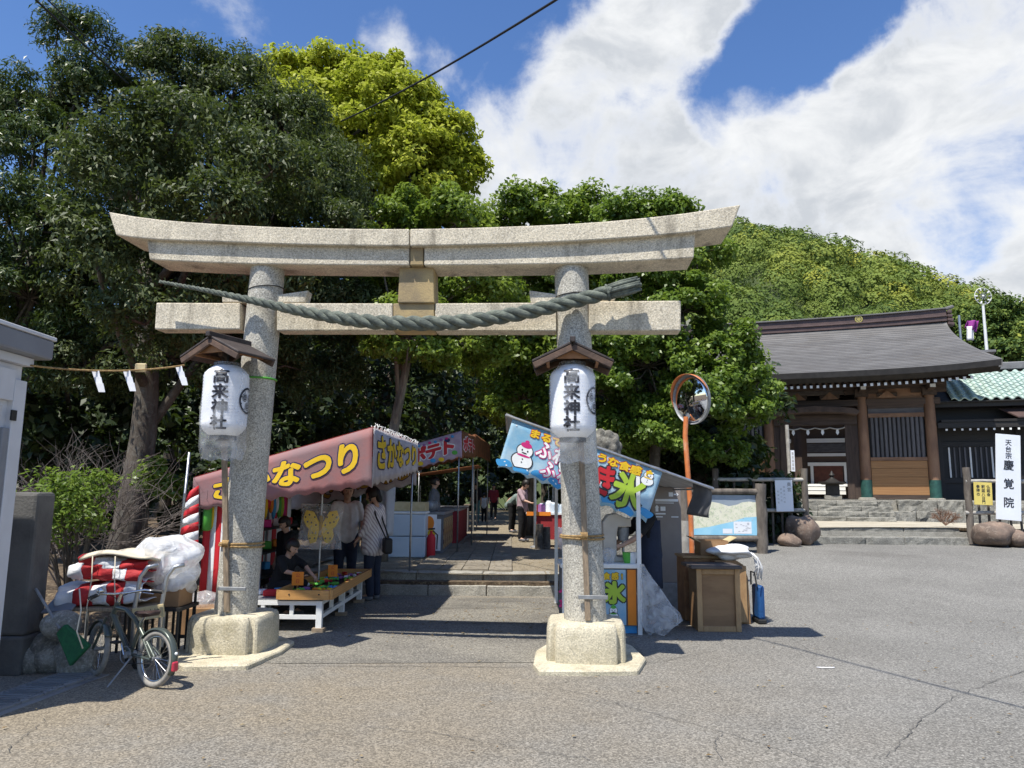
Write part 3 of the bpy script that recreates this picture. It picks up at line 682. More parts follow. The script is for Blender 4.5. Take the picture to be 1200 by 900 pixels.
tree('huge yellow-green camphor tree rising behind the dark evergreen', 'tree', (-7.0, 33, .8),
     [L(345, 92, 32, 36), L(395, 92, 32, 40), L(440, 95, 32, 40), L(480, 130, 31.5, 46), L(515, 165, 31.5, 44), L(535, 200, 31.5, 32), L(430, 150, 30.5, 70), L(370, 150, 31, 60), L(480, 205, 30.5, 62), L(410, 230, 31, 70), L(510, 245, 32, 48), L(340, 220, 32, 60), L(330, 130, 32, 40)],
     95000, .62, .26, 'leaf_yellow', .55, asp=.5, clumps=46, shell=.72, droop=.2, tint0=.62, twigs=40)
tree('bright green young maple behind the middle of the torii beam', 'tree', (-2.35, 13.6, .3),
     [L(470, 262, 13.9, 40), L(535, 262, 13.4, 44), L(500, 320, 13.9, 55), L(445, 300, 13.4, 40), L(560, 330, 13.9, 55), L(480, 395, 12.9, 55), L(550, 405, 13.4, 50), L(440, 380, 13.9, 44)],
     62000, .30, .105, 'leaf_bright', .13, 'bark_pale', asp=.55, clumps=26, tint0=.5, twigs=120, trunk_top=at(480, 330, 13.4))
tree('broad bright green maple behind the hanging rope', 'tree', (.55, 22.5, .45),
     [L(600, 258, 20, 40), L(650, 262, 20, 42), L(690, 248, 20.5, 32), L(610, 330, 19.5, 58), L(670, 330, 20, 52), L(600, 410, 20, 58), L(660, 410, 20, 56), L(610, 470, 20.5, 48), L(570, 290, 20.5, 40)],
     50000, .42, .15, 'leaf_bright', .18, 'bark_pale', asp=.55, clumps=26, tint0=.42, twigs=120, trunk_top=at(618, 400, 20.5))
tree('leafy green cherry tree leaning beside the temple gate', 'tree', (3.35, 17.6, .3),
     [L(735, 262, 17.9, 36), L(785, 258, 17.9, 38), L(815, 300, 17.4, 36), L(750, 320, 17.4, 56), L(800, 365, 17.0, 54), L(845, 410, 16.8, 42), L(880, 445, 16.6, 30), L(870, 490, 16.6, 34), L(820, 470, 16.6, 52), L(760, 430, 16.9, 62), L(705, 390, 17.4, 48), L(700, 460, 17.4, 44), L(770, 510, 17.2, 46), L(845, 535, 17.0, 26), L(720, 510, 17.6, 40), L(680, 330, 18.0, 46)],
     82000, .30, .125, 'leaf_cherry', .17, 'bark', asp=.58, clumps=30, tint0=.5, twigs=220, trunk_top=at(775, 380, 17.3))
# the dark wood behind
wl = ['dark wood tree with low boughs behind the stalls']
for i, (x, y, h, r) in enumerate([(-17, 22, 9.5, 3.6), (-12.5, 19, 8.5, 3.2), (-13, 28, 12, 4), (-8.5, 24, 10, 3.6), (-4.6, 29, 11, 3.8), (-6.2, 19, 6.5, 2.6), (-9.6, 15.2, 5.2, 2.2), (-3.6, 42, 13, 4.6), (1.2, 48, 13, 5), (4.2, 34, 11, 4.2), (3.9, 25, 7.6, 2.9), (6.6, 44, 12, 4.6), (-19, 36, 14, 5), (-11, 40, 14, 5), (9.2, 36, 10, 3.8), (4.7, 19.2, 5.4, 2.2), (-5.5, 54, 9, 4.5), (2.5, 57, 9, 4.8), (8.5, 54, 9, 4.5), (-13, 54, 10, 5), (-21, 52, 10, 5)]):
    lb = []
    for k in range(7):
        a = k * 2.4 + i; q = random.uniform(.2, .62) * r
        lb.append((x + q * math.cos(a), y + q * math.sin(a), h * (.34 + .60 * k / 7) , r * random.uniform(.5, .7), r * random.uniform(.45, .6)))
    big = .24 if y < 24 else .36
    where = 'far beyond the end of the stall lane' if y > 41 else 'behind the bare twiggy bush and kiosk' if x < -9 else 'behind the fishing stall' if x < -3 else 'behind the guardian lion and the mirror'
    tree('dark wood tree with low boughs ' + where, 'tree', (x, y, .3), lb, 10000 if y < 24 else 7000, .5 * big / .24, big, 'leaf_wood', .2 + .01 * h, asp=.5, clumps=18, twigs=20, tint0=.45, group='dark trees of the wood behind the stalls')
# undergrowth that closes the view between the trunks
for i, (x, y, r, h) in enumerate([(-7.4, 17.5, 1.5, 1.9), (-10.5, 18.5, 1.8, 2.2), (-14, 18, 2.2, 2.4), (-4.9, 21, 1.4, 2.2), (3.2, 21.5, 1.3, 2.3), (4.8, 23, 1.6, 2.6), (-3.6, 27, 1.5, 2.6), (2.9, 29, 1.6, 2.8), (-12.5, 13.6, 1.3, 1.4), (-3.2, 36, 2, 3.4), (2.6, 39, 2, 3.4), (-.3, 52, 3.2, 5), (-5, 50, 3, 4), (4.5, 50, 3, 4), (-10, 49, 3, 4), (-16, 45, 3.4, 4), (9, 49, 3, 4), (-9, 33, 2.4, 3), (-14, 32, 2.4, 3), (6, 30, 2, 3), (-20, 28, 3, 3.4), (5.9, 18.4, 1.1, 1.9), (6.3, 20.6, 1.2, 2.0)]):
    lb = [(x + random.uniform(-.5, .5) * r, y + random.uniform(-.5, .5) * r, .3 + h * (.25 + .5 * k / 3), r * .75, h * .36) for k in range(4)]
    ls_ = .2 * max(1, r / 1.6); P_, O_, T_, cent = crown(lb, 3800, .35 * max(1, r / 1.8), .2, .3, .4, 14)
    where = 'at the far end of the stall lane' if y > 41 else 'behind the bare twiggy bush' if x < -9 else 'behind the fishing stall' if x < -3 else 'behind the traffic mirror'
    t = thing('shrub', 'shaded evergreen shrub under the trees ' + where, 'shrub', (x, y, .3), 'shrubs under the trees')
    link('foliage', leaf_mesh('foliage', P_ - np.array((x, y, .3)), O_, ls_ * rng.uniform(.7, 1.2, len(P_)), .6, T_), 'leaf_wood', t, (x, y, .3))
    b = MB()
    for k in range(5): c_ = Vector(cent[k * 3]); b.tube([(x, y, .2), (x * .5 + c_.x * .5 + .1, y * .5 + c_.y * .5, .3 + (c_.z - .3) * .6), c_], [.03, .02, .008], 5)
    b.build('stems', 'bark', t)
# near shrubs by the kiosk
sb = at(88, 640, 9.2); sb.z = .25
t = thing('bare_shrub', 'leafless grey twiggy bush beside the white kiosk', 'shrub', sb); b = MB()
def twig(p, d, ln, r, depth):
    q = p + d * ln; mid = p.lerp(q, .5) + Vector((random.gauss(0, .05), random.gauss(0, .05), random.gauss(0, .03))) * ln * 2
    b.tube([p, mid, q], [r, r * .8, r * .5], 4)
    if depth:
        for _ in range(4 if depth > 1 else 3):
            dd = (d + Vector((random.gauss(0, .55), random.gauss(0, .55), random.gauss(0, .4)))).normalized(); twig(p.lerp(q, random.uniform(.45, 1)), dd, ln * random.uniform(.55, .85), r * .6, depth - 1)
for k in range(12):
    d = Vector((random.gauss(.1, .38), random.gauss(0, .5), 1)).normalized(); twig(sb + Vector((random.uniform(-.45, .45), random.uniform(-.2, .2), random.uniform(0, .3))), d, .86, .012, 3)
b.build('twigs', 'twig', t)
def bush(label, c, lobes, n, cr, size, lm, asp=.4, group=None, tint0=.6, name='shrub'):
    P_, O_, T_, cent = crown(lobes, n, cr, size, .4, tint0, 16); t = thing(name, label, 'shrub', c, group)
    link('foliage', leaf_mesh('foliage', P_ - np.array(c), O_, size * rng.uniform(.7, 1.2, len(P_)), asp, T_, droop=-.3), lm, t, c)
    b = MB()
    for q in cent[::4]: q = Vector(q); c_ = Vector(c); b.tube([c_, c_.lerp(q, .5) + Vector((.04, 0, .05)), q], [.014, .01, .004], 4)
    b.build('stems', 'bark', t); return t
c = at(80, 690, 8.2); c.z = .2
bush('fresh green leafed shrub in front of the bare twiggy bush', tuple(c), [L(70, 585, 8.1, 32), L(100, 575, 8.2, 26), L(55, 615, 8.0, 28), L(92, 610, 8.1, 24)], 800, .2, .075, 'leaf_cherry', .34, tint0=.5)
c = at(165, 640, 11.5); c.z = .3
bush('low sunlit shrub beside the red and white striped curtain', tuple(c), [L(178, 560, 10.6, 20), L(200, 575, 10.6, 16)], 900, .14, .09, 'leaf_cherry', .45)

# ------------------------------------------------------------------ hill and its forest
RX = [-420, -260, -150, -50, 48, 93, 114, 138, 159, 176, 207, 260, 350, 520]; RZ = [8, 20, 50, 90, 110, 104, 96, 83, 70, 64, 57, 42, 22, 5]
def hz(x, y):
    r = np.interp(x, RX, RZ); a = np.clip((y - 70) / 230, 0, 1); a = a * a * (3 - 2 * a) * .45 + a * .55
    back = np.clip((y - 300) / 220, 0, 1); return r * a * (1 - back * back * (3 - 2 * back)) + 2.0 * np.sin(x * .06) * a * np.cos(y * .05)
nx, ny = 110, 70
X = np.linspace(-420, 520, nx + 1); Y = np.linspace(62, 520, ny + 1)
P('hill_ground', (.035, .055, .016), (.06, .075, .022), sc=.05, rough=1, bump=0)
hill = MB().grid(lambda u, v: Vector((-420 + 940 * u, 62 + 458 * v, float(hz(-420 + 940 * u, 62 + 458 * v)) - .4)), nx, ny).build('hill', 'hill_ground', smooth=True); tag(hill, kind='structure')
pos = []; 
cand = np.stack([rng.uniform(-160, 380, 5200), 74 + 236 * rng.random(5200) ** .8], 1)
ratio = cand[:, 0] / cand[:, 1]
keep = (((ratio > .16) & (ratio < .80)) | (rng.random(5200) < .16))
cand = cand[keep]
PP, OO, TT, SS = [], [], [], []
nhi = 0
def pix(q):
    d = Vector(q) - EYE; z = d.dot(_f); return (CX + F * d.dot(_r) / z, CY - F * d.dot(_u) / z) if z > 1 else (-999, 0)
for x, y in cand:
    r = (2.0 + 4.2 * rng.random() ** 1.6) * (.8 + .3 * (y / 300)); h = r * rng.uniform(.8, 1.15); z = float(hz(x, y))
    u_, v_ = pix((x, y, z + h)); hi = 690 < u_ < 1230 and v_ < 450; nhi += hi
    k = int(min(620, 340 * (260 / y) ** .6)) if hi else 40; d = rng.normal(0, 1, (k, 3)); d[:, 2] = np.abs(d[:, 2]) * 1.1 - .25; d[:, 1] = np.where(rng.random(k) < .7, -np.abs(d[:, 1]), d[:, 1]); d = unit(d)
    lump = 1 + .16 * np.sin(d[:, 0] * 6 + x) * np.cos(d[:, 2] * 6 + y) + rng.normal(0, .05, k)
    PP.append(np.array([x, y, z + h * .55]) + d * lump[:, None] * np.array([r, r, h])); OO.append(d)
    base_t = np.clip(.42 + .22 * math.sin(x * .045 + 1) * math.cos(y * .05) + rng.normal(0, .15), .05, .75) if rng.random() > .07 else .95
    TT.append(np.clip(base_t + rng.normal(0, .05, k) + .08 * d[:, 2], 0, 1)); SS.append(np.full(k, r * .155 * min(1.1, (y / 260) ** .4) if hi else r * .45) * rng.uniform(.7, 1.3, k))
PP, OO, TT, SS = np.concatenate(PP), np.concatenate(OO), np.concatenate(TT), np.concatenate(SS)
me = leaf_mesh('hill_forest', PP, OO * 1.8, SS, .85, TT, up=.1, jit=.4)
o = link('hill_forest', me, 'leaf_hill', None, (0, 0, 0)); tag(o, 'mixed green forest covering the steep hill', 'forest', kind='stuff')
# darker trees just behind the temple
for i, (px, py, Yd, r) in enumerate([(1165, 378, 58, 34), (1135, 385, 62, 26), (1200, 400, 55, 36), (1180, 425, 48, 30), (1240, 400, 55, 40), (1090, 385, 70, 24)]):
    p = at(px, py, Yd); rr = r * Yd / F
    lb = [(p.x + random.uniform(-.6, .6) * rr, p.y + random.uniform(-.4, .4) * rr, p.z + random.uniform(-1.3, .35) * rr, rr * .7, rr * .6) for k in range(7)]
    tree('dense round-topped broadleaf tree behind the green tiled roof', 'tree', (p.x, p.y, 0), lb, 15000, .8, .30, 'leaf_hill', .25, asp=.7, clumps=26, twigs=0, tint0=.22 + .05 * (i % 3), group='trees behind the temple roofs', shell=.65)
n = 260; pr_ = np.stack([rng.uniform(-3.4, 7, n), 3.6 + 6 * rng.random(n), np.zeros(n)], 1); pr_[:, 2] = [gz(a_, b_) + .012 for a_, b_, _ in pr_]
# dry leaves lying about
n = 2600; xs_ = rng.uniform(-3.2, 1.9, n); ys_ = rng.uniform(8.2, 22, n); zs = np.where(ys_ > 11.95, PZ + .045, np.where(ys_ > 11.3, -1, .012))
k = zs > -.5; pp = np.concatenate([np.stack([xs_, ys_, zs], 1)[k], pr_])
me = leaf_mesh('fallen_leaves', pp, np.tile([0, 0, 1.0], (len(pp), 1)), rng.uniform(.02, .05, len(pp)), .5, rng.random(len(pp)), up=3, jit=.3, droop=0)
o = link('fallen_leaves', me, 'leaf_dry', None, (0, 0, 0)); tag(o, 'dry brown leaves scattered over the approach', 'leaves', kind='stuff')

# ------------------------------------------------------------------ temple gate
P('roof_copper', (.15, .145, .14), (.115, .11, .106), sc=1.2, rough=.55, bump=.12, bsc=30, rnd=.10, stain=((.12, .108, .095), .5, (.5, .5, .5)))
P('ridge_copper', (.105, .068, .062), (.075, .05, .046), sc=3, rough=.55, bump=.1, rnd=.08)
P('eave_dark', (.030, .027, .025), (.018, .016, .015), sc=5, rough=.6, bump=.1)
P('timber', (.28, .16, .095), (.19, .105, .064), sc=4, rough=.7, bump=.3, stretch=(1, 1, .3), rnd=.1)
P('timber_dark', (.09, .06, .045), (.055, .038, .03), sc=4, rough=.75, bump=.2, rnd=.15)
P('plank', (.40, .215, .090), (.29, .145, .058), sc=3, rough=.65, bump=.2, stretch=(.4, 1, 6), rnd=.10)
P('slat_grey', (.13, .125, .13), (.085, .08, .085), sc=6, rough=.7, bump=.1, rnd=.2)
P('verdigris', (.035, .115, .095), (.025, .075, .068), sc=9, rough=.6, bump=.2, metal=.3)
P('gold', (.75, .55, .15), (.6, .42, .1), rough=.3, metal=.8, bump=0)
P('white_paint', (.80, .80, .78), (.72, .72, .70), rough=.6, bump=.05, rnd=.03)
P('tile_green', (.40, .50, .445), (.30, .40, .355), sc=4, rough=.45, bump=.1, rnd=.14)
P('dark_boards', (.022, .021, .022), (.014, .013, .014), sc=6, rough=.6, bump=.1, rnd=.2)
P('inner_wood', (.13, .045, .028), (.09, .032, .022), sc=5, rough=.6, bump=.1)
P('roof_grey', (.20, .20, .205), (.14, .14, .145), sc=3, rough=.7, bump=.1)
P('purple', (.25, .03, .22), (.2, .02, .18), rough=.8, bump=.1)
P('grey_wood', (.175, .15, .125), (.095, .08, .068), sc=8, rough=.9, bump=.6, stretch=(1, 1, .3), rnd=.15)
P('pale_pole', (.42, .40, .36), (.30, .28, .25), sc=8, rough=.8, bump=.3, rnd=.1)
P('sign_white', (.80, .82, .85), (.74, .76, .80), sc=1.5, rough=.5, bump=0)
P('sign_yellow', (.72, .58, .16), (.66, .52, .13), sc=2, rough=.6, bump=0)
P('ink_faint', (.35, .35, .36), (.45, .45, .45), rough=.7, bump=0)
YAW = R(20); GA = Vector((math.cos(YAW), -math.sin(YAW), 0)); GN = Vector((math.sin(YAW), math.cos(YAW), 0))
_c = at(1016, 580, 24); G0 = Vector((_c.x, _c.y, 0)); GZ = 1.42
def G(t, o, z): return G0 + GA * t + GN * o + Vector((0, 0, z))
TC = [-4.85, -2.9, 0, 1.95]; TM = (TC[1] + TC[2]) / 2
gate = thing('temple_gate', 'brown timber temple gate with a sweeping dark metal roof', 'temple gate', G(TM, 0, GZ))
rotg = (0, 0, -YAW)
def gb(name, mat, t0, t1, o0, o1, z0, z1, parent=gate): return piece(name, mat, parent, G((t0 + t1) / 2, (o0 + o1) / 2, (z0 + z1) / 2), (t1 - t0, o1 - o0, z1 - z0), rotg)
# stone platform
plat = MB().prism([G(-5.6, -1.15, -.2), G(2.75, -1.15, -.2), G(2.75, 4.5, -.2), G(-5.6, 4.5, -.2)], (0, 0, GZ + .2 - .004)).build('platform', 'step_stone'); tag(plat, kind='structure')
ZE = 5.35; OE = -1.62; ZR = 7.45; OR = 1.6
# columns with shoe and footing
for t in TC:
    for o in (0, 3.1):
        c_ = G(t, o, GZ)
        col_ = MB().tube([c_ + Vector((0, 0, z)) for z in (.06, .5, 2.2, 3.55)], [.165, .165, .16, .15], 20).build('column', 'timber', gate, smooth=50)
        if o == 0:
            MB().tube([c_ + Vector((0, 0, z)) for z in (.05, .62)], [.178, .176], 20).build('metal_shoe', 'verdigris', col_, smooth=50)
            MB().lathe([(.27, 0), (.26, .05), (.2, .07)], 16, c_ + Vector((0, 0, -.004))).build('footing_stone', 'step_stone', col_)
# side bays: planks below, slats above, panel on top
for t0, t1 in ((TC[0], TC[1]), (TC[2], TC[3])):
    gb('sill', 'timber_dark', t0 + .17, t1 - .17, -.06, .06, GZ + .02, GZ + .15)
    z = GZ + .155; k = 0
    for h in (.27, .30, .27, .24):
        gb('plank', 'plank', t0 + .172, t1 - .172, -.04 + .004 * (k % 2), .03, z, z + h - .008); z += h; k += 1
    gb('rail', 'timber', t0 + .168, t1 - .168, -.07, .06, z, z + .11); zs = z + .11; ze = zs + 1.28
    n = 12
    gb('bay_backing', 'eave_dark', t0 + .17, t1 - .17, .06, .08, zs, ze)
    for i in range(n):
        t = t0 + .2 + (t1 - t0 - .4) * (i + .5) / n; w = .088
        piece('slat', 'slat_grey', gate, G(t, -.02, (zs + ze) / 2), (w, .05, ze - zs), (0, 0, -YAW + .5))
    gb('rail', 'timber', t0 + .168, t1 - .168, -.07, .06, ze, ze + .13)
    gb('carved_panel', 'slat_grey', t0 + .17, t1 - .17, -.02, .05, ze + .13, ze + .30)
    gb('upper_rail', 'timber_dark', t0 + .168, t1 - .168, -.08, .06, ze + .30, ze + .42)
    gb('upper_panel', 'timber', t0 + .17, t1 - .17, -.02, .05, ze + .42, ze + .95)
# head beams, brackets
gb('head_beam', 'timber_dark', TC[0] - .5, TC[3] + .5, -.15, .15, GZ + 3.55, GZ + 3.78)
gb('tie_beam', 'timber_dark', TC[0] - .3, TC[3] + .3, -.10, .10, GZ + 3.02, GZ + 3.22)
gb('purlin', 'timber_dark', TC[0] - 1.0, TC[3] + 1.0, -.72, -.52, GZ + 3.72, GZ + 3.90)
for t in TC:
    gb('bracket_block', 'timber_dark', t - .2, t + .2, -.22, .2, GZ + 3.3, GZ + 3.56)
    gb('bracket_arm', 'timber_dark', t - .5, t + .5, -.1, .1, GZ + 3.40, GZ + 3.54)
    gb('bracket_arm', 'timber_dark', t - .09, t + .09, -.80, .1, GZ + 3.44, GZ + 3.58)
    gb('bracket_arm', 'timber_dark', t - .35, t + .35, -.70, -.54, GZ + 3.58, GZ + 3.71)
    gb('white_tip', 'white_paint', t - .075, t + .075, -.83, -.802, GZ + 3.46, GZ + 3.56)
for t in (-1.95, -.95, -4.1, .75):
    gb('bracket_arm', 'timber_dark', t - .3, t + .3, -.1, .1, GZ + 3.30, GZ + 3.42)
    MB().prism([G(t - .28, -.12, GZ + 3.25), G(t + .28, -.12, GZ + 3.25), G(t, -.12, GZ + 3.5)], GN * .02).build('frog_leg_strut', 'timber', gate)
# carved porch hood over the doorway
b = MB(); pr = [(-1.35, 0), (-1.2, .10), (-.8, .16), (0, .22), (.8, .16), (1.2, .10), (1.35, 0), (1.25, -.12), (.8, -.04), (0, .0), (-.8, -.04), (-1.25, -.12)]
b.prism([G(TM + x, -.55, GZ + 2.80 + z) for x, z in pr], GN * .55).build('door_hood', 'timber_dark', gate, bevel=.02)
gb('lintel', 'timber_dark', TC[1] + .17, TC[2] - .17, -.12, .12, GZ + 2.42, GZ + 2.72)
# door posts, open door leaves
for t, s in ((TC[1] + .45, 1), (TC[2] - .45, -1)):
    gb('door_post', 'timber_dark', t - .1, t + .1, -.08, .1, GZ + .02, GZ + 2.42)
    gb('door_leaf', 'eave_dark', t - .03 - s * .12, t + .03 - s * .12, .1, 1.35, GZ + .08, GZ + 2.4)
    gb('wing_panel', 'timber_dark', min(t, t - s * .28) - .01, max(t, t - s * .28) + .01, -.03, .03, GZ + .02, GZ + 2.42)
# straw garland with paper strips in the doorway
pts = [G(TC[1] + .55 + (TC[2] - TC[1] - 1.1) * i / 24, -.14, GZ + 2.32 - .05 * abs(math.sin(i * math.pi / 6))) for i in range(25)]
MB().tube(pts, .022, 6).build('garland', 'pale_pole', gate, smooth=True)
for i in (3, 9, 15, 21): q = pts[i]; MB().prism([q + GA * .03, q - GA * .03, q - GA * .05 - Vector((0, 0, .12)), q + GA * .0 - Vector((0, 0, .2)), q + GA * .05 - Vector((0, 0, .12))], GN * .004).build('paper_strip', 'white_paint', gate)
# side walls / rear and the gate's ceiling
gb('ceiling', 'timber_dark', TC[0] - .2, TC[3] + .2, -.1, 3.2, GZ + 3.80, GZ + 3.86)
for t in (TC[1], TC[2]): gb('passage_wall', 'timber_dark', t - .04, t + .04, .2, 2.9, GZ + .02, GZ + 3.0)
for t0, t1 in ((TC[0], TC[1]), (TC[2], TC[3])): gb('rear_wall', 'timber_dark', t0, t1, 3.05, 3.12, GZ + .02, GZ + 3.5)
for t in (TC[0], TC[3]): gb('end_wall', 'timber', t - .05, t + .05, .17, 2.93, GZ + .02, GZ + 3.5)
# roof: curved slopes built as overlapping courses of metal sheet
def verge(o): 
    q = abs(o - OR) / (OR - OE); return 4.33 + .75 * q ** 1.8
def rz_(q, s):                                     # q 0 at the ridge .. 1 at the eave, s -1..1 along
    z = ZR - (ZR - ZE) * (1.28 * q - .28 * q ** 2 if False else (q ** .80)); 
    return z + .16 * abs(s) ** 3 * q
NR = 26
for side in (-1, 1):
    slope = MB().grid(lambda u, v: G(TM + (2 * u - 1) * (verge(OR + side * (OR - OE) * v) - .03), OR + side * (OR - OE) * v, rz_(v, 2 * u - 1) - .06), 24, 20).build('roof_slope', 'eave_dark', gate, smooth=True, solid=.06)
    rows = NR if side < 0 else 8
    for i in range(rows):
        v0, v1 = i / rows, (i + 1.12) / rows; v1 = min(v1, 1.0)
        def course(u, v, v0=v0, v1=v1):
            q = v0 + (v1 - v0) * v; o = OR + side * (OR - OE) * q
            return G(TM + (2 * u - 1) * verge(o), o, rz_(q, 2 * u - 1) + .012 + .016 * v - .004 * (1 - v))
        b = MB().grid(course, 24, 1)
        n = 25; 
        b.add([Vector(b.v[n + k]) for k in range(n)] + [Vector(b.v[n + k]) - Vector((0, 0, .03)) for k in range(n)], [(k, k + 1, n + k + 1, n + k) for k in range(n - 1)])
        b.build('roof_course', 'roof_copper', slope, smooth=30, fix=False)
# eave fascia, thick and dark, lifted at the ends
for side in (-1, 1):
    b = MB(); n = 24; vs = []
    for k in range(n + 1):
        s = 2 * k / n - 1; o = OR + side * (OR - OE); t = TM + s * (verge(o) - .01); z = rz_(1, s)
        vs += [G(t, o + .02 * side, z + .02), G(t, o + .0 * side, z - .17), G(t, o - side * .30, z - .30), G(t, o - side * .30, z - .02)]
    b.add(vs, [(4 * k + j, 4 * k + (j + 1) % 4, 4 * k + 4 + (j + 1) % 4, 4 * k + 4 + j) for k in range(n) for j in range(4)] + [(0, 1, 2, 3), (4 * n + 3, 4 * n + 2, 4 * n + 1, 4 * n)])
    b.build('eave_fascia', 'eave_dark', gate, bevel=.01)
# verge boards
for s in (-1, 1):
    for side in (-1, 1):
        b = MB(); n = 12; vs = []
        for k in range(n + 1):
            q = k / n; o = OR + side * (OR - OE) * q; t = TM + s * (verge(o) + .015); z = rz_(q, 1)
            vs += [G(t, o, z + .03), G(t, o, z - .20), G(t - s * .1, o, z - .22), G(t - s * .1, o, z - .0)]
        b.add(vs, [(4 * k + j, 4 * k + (j + 1) % 4, 4 * k + 4 + (j + 1) % 4, 4 * k + 4 + j) for k in range(n) for j in range(4)] + [(0, 1, 2, 3), (4 * n + 3, 4 * n + 2, 4 * n + 1, 4 * n)])
        b.build('verge_board', 'roof_copper', gate)
    MB().prism([G(TM + s * 3.6, OR - 2.4, ZE + .1), G(TM + s * 3.6, OR + 2.4, ZE + .1), G(TM + s * 3.6, OR, ZR - .35)], GA * .05).build('gable_wall', 'timber_dark', gate)
# ridge box with emblem and end ornaments
RT0, RT1 = TM - 4.36, TM + 4.36
def ridge_z(t): return .07 * abs((t - TM) / 4.3) ** 2.4
for (dz0, dz1, w, nm, mt_) in ((-.12, .03, .34, 'ridge_base', 'ridge_copper'), (.03, .08, .42, 'ridge_band', 'ridge_copper'), (.08, .29, .30, 'ridge_wall', 'ridge_copper'), (.29, .34, .42, 'ridge_cap', 'roof_copper')):
    b = MB(); n = 24; vs = []
    for k in range(n + 1):
        t = RT0 + (RT1 - RT0) * k / n; z = ZR + ridge_z(t)
        vs += [G(t, OR - w / 2, z + dz0), G(t, OR + w / 2, z + dz0), G(t, OR + w / 2, z + dz1), G(t, OR - w / 2, z + dz1)]
    b.add(vs, [(4 * k + j, 4 * k + 4 + j, 4 * k + 4 + (j + 1) % 4, 4 * k + (j + 1) % 4) for k in range(n) for j in range(4)] + [(0, 1, 2, 3), (4 * n + 3, 4 * n + 2, 4 * n + 1, 4 * n)])
    b.build(nm, mt_, gate, bevel=.008)
for s in (-1, 1):
    t = TM + s * 4.36; z = ZR + .07
    MB().bar(G(t - s * .1, OR, z + .30), G(t + s * .26, OR, z + .40), .11, .11).build('ridge_horn', 'roof_copper', gate, bevel=.03)
    for k in range(4): MB().bar(G(t + s * .02, OR - .02, z + .20 - k * .13), G(t + s * (.16 + .02 * k), OR - .02, z + .18 - k * .14), .34 - .02 * k, .11).build('end_ornament', 'ridge_copper', gate, bevel=.02)
em = G(TM + 1.66, OR - .155, ZR + .20)
b = MB(); 
b.add([em + GA * (.125 * math.cos(a)) + Vector((0, 0, .125 * math.sin(a))) - GN * q for q in (.0, .03) for a in [i * math.pi / 12 for i in range(24)]], [tuple(range(24))[::-1], tuple(range(24, 48))] + [(i, (i + 1) % 24, 24 + (i + 1) % 24, 24 + i) for i in range(24)])
b.build('ridge_crest', 'gold', gate)
b = MB()
for q in range(8):
    a = q * math.pi / 4; c_ = em + GA * (.075 * math.cos(a)) + Vector((0, 0, .075 * math.sin(a))) - GN * .034
    b.add([c_ + GA * (.022 * math.cos(x)) + Vector((0, 0, .022 * math.sin(x))) for x in [i * math.pi / 4 for i in range(8)]], [tuple(range(8))])
b.build('crest_petals', 'ridge_copper', gate, fix=False)
# rafters with white-painted ends
nR = 46
for i in range(nR):
    t = TM - 4.45 + 8.9 * (i + .5) / nR; s = (t - TM) / 4.9; lift = .16 * abs(s) ** 3
    ra = pbar('rafter', 'timber_dark', gate, G(t, OE + .30, ZE - .40 + lift), G(t, .2, ZE - .02), .075, .085)
    gt = piece('rafter_tip', 'white_paint', gate, G(t, OE + .285, ZE - .405 + lift), (.078, .02, .085), rotg)

# ------------------------------------------------------------------ what shows through the gateway: the inner hall
HO = 9.0
hall = thing('inner_hall', 'temple hall with white-edged lattice doors seen through the gateway', 'temple hall', G(TM, HO, GZ))
def hb(name, mat, t0, t1, o0, o1, z0, z1): return gb(name, mat, t0, t1, o0, o1, z0, z1, hall)
TH_ = TM - .1
hb('wall', 'timber_dark', TH_ - 4.5, TH_ + 4.5, HO, HO + .2, GZ + .0, GZ + 4.4)
hb('porch_floor', 'white_paint', TH_ - .6, TH_ + 2.0, HO - .9, HO - .02, GZ + .50, GZ + .60)
hb('stair', 'white_paint', TH_ - .1, TH_ + 1.5, HO - 1.2, HO - .9, GZ + .16, GZ + .30)
hb('stair', 'white_paint', TH_ - .1, TH_ + 1.5, HO - 1.1, HO - .9, GZ + .33, GZ + .47)
for (x0, x1, z0, z1) in ((-1.9, -.55, 2.42, 2.60), (-1.9, -.55, 1.55, 1.68), (.1, 1.75, 2.42, 2.60), (.1, 1.75, 1.82, 1.95), (.1, 1.75, 1.40, 1.55)):
    hb('white_rail', 'white_paint', TH_ + x0, TH_ + x1, HO - .06, HO - .01, GZ + z0, GZ + z1)
hb('lattice_transom', 'slat_grey', TH_ + .1, TH_ + 1.75, HO - .05, HO - .012, GZ + 2.0, GZ + 2.38)
hb('door_panel', 'inner_wood', TH_ + .35, TH_ + 1.5, HO - .05, HO - .013, GZ + .62, GZ + 1.40)
for x in (.2, 1.56): hb('white_jamb', 'white_paint', TH_ + x, TH_ + x + .12, HO - .07, HO - .01, GZ + .6, GZ + 1.40)
for k in range(4): hb('door_panel', 'inner_wood', TH_ - 1.85 + k * .33, TH_ - 1.56 + k * .33, HO - .05, HO - .013, GZ + .62, GZ + 1.5)
hb('post', 'timber_dark', TH_ - .45, TH_ - .15, HO - 1.0, HO - .7, GZ, GZ + 4)
hb('post', 'timber_dark', TH_ + 2.0, TH_ + 2.3, HO - 1.0, HO - .7, GZ, GZ + 4)
hb('roof', 'roof_grey', TH_ - 6.5, TH_ + 8.2, HO - 2.2, HO + 6, GZ + 4.3, GZ + 4.55)
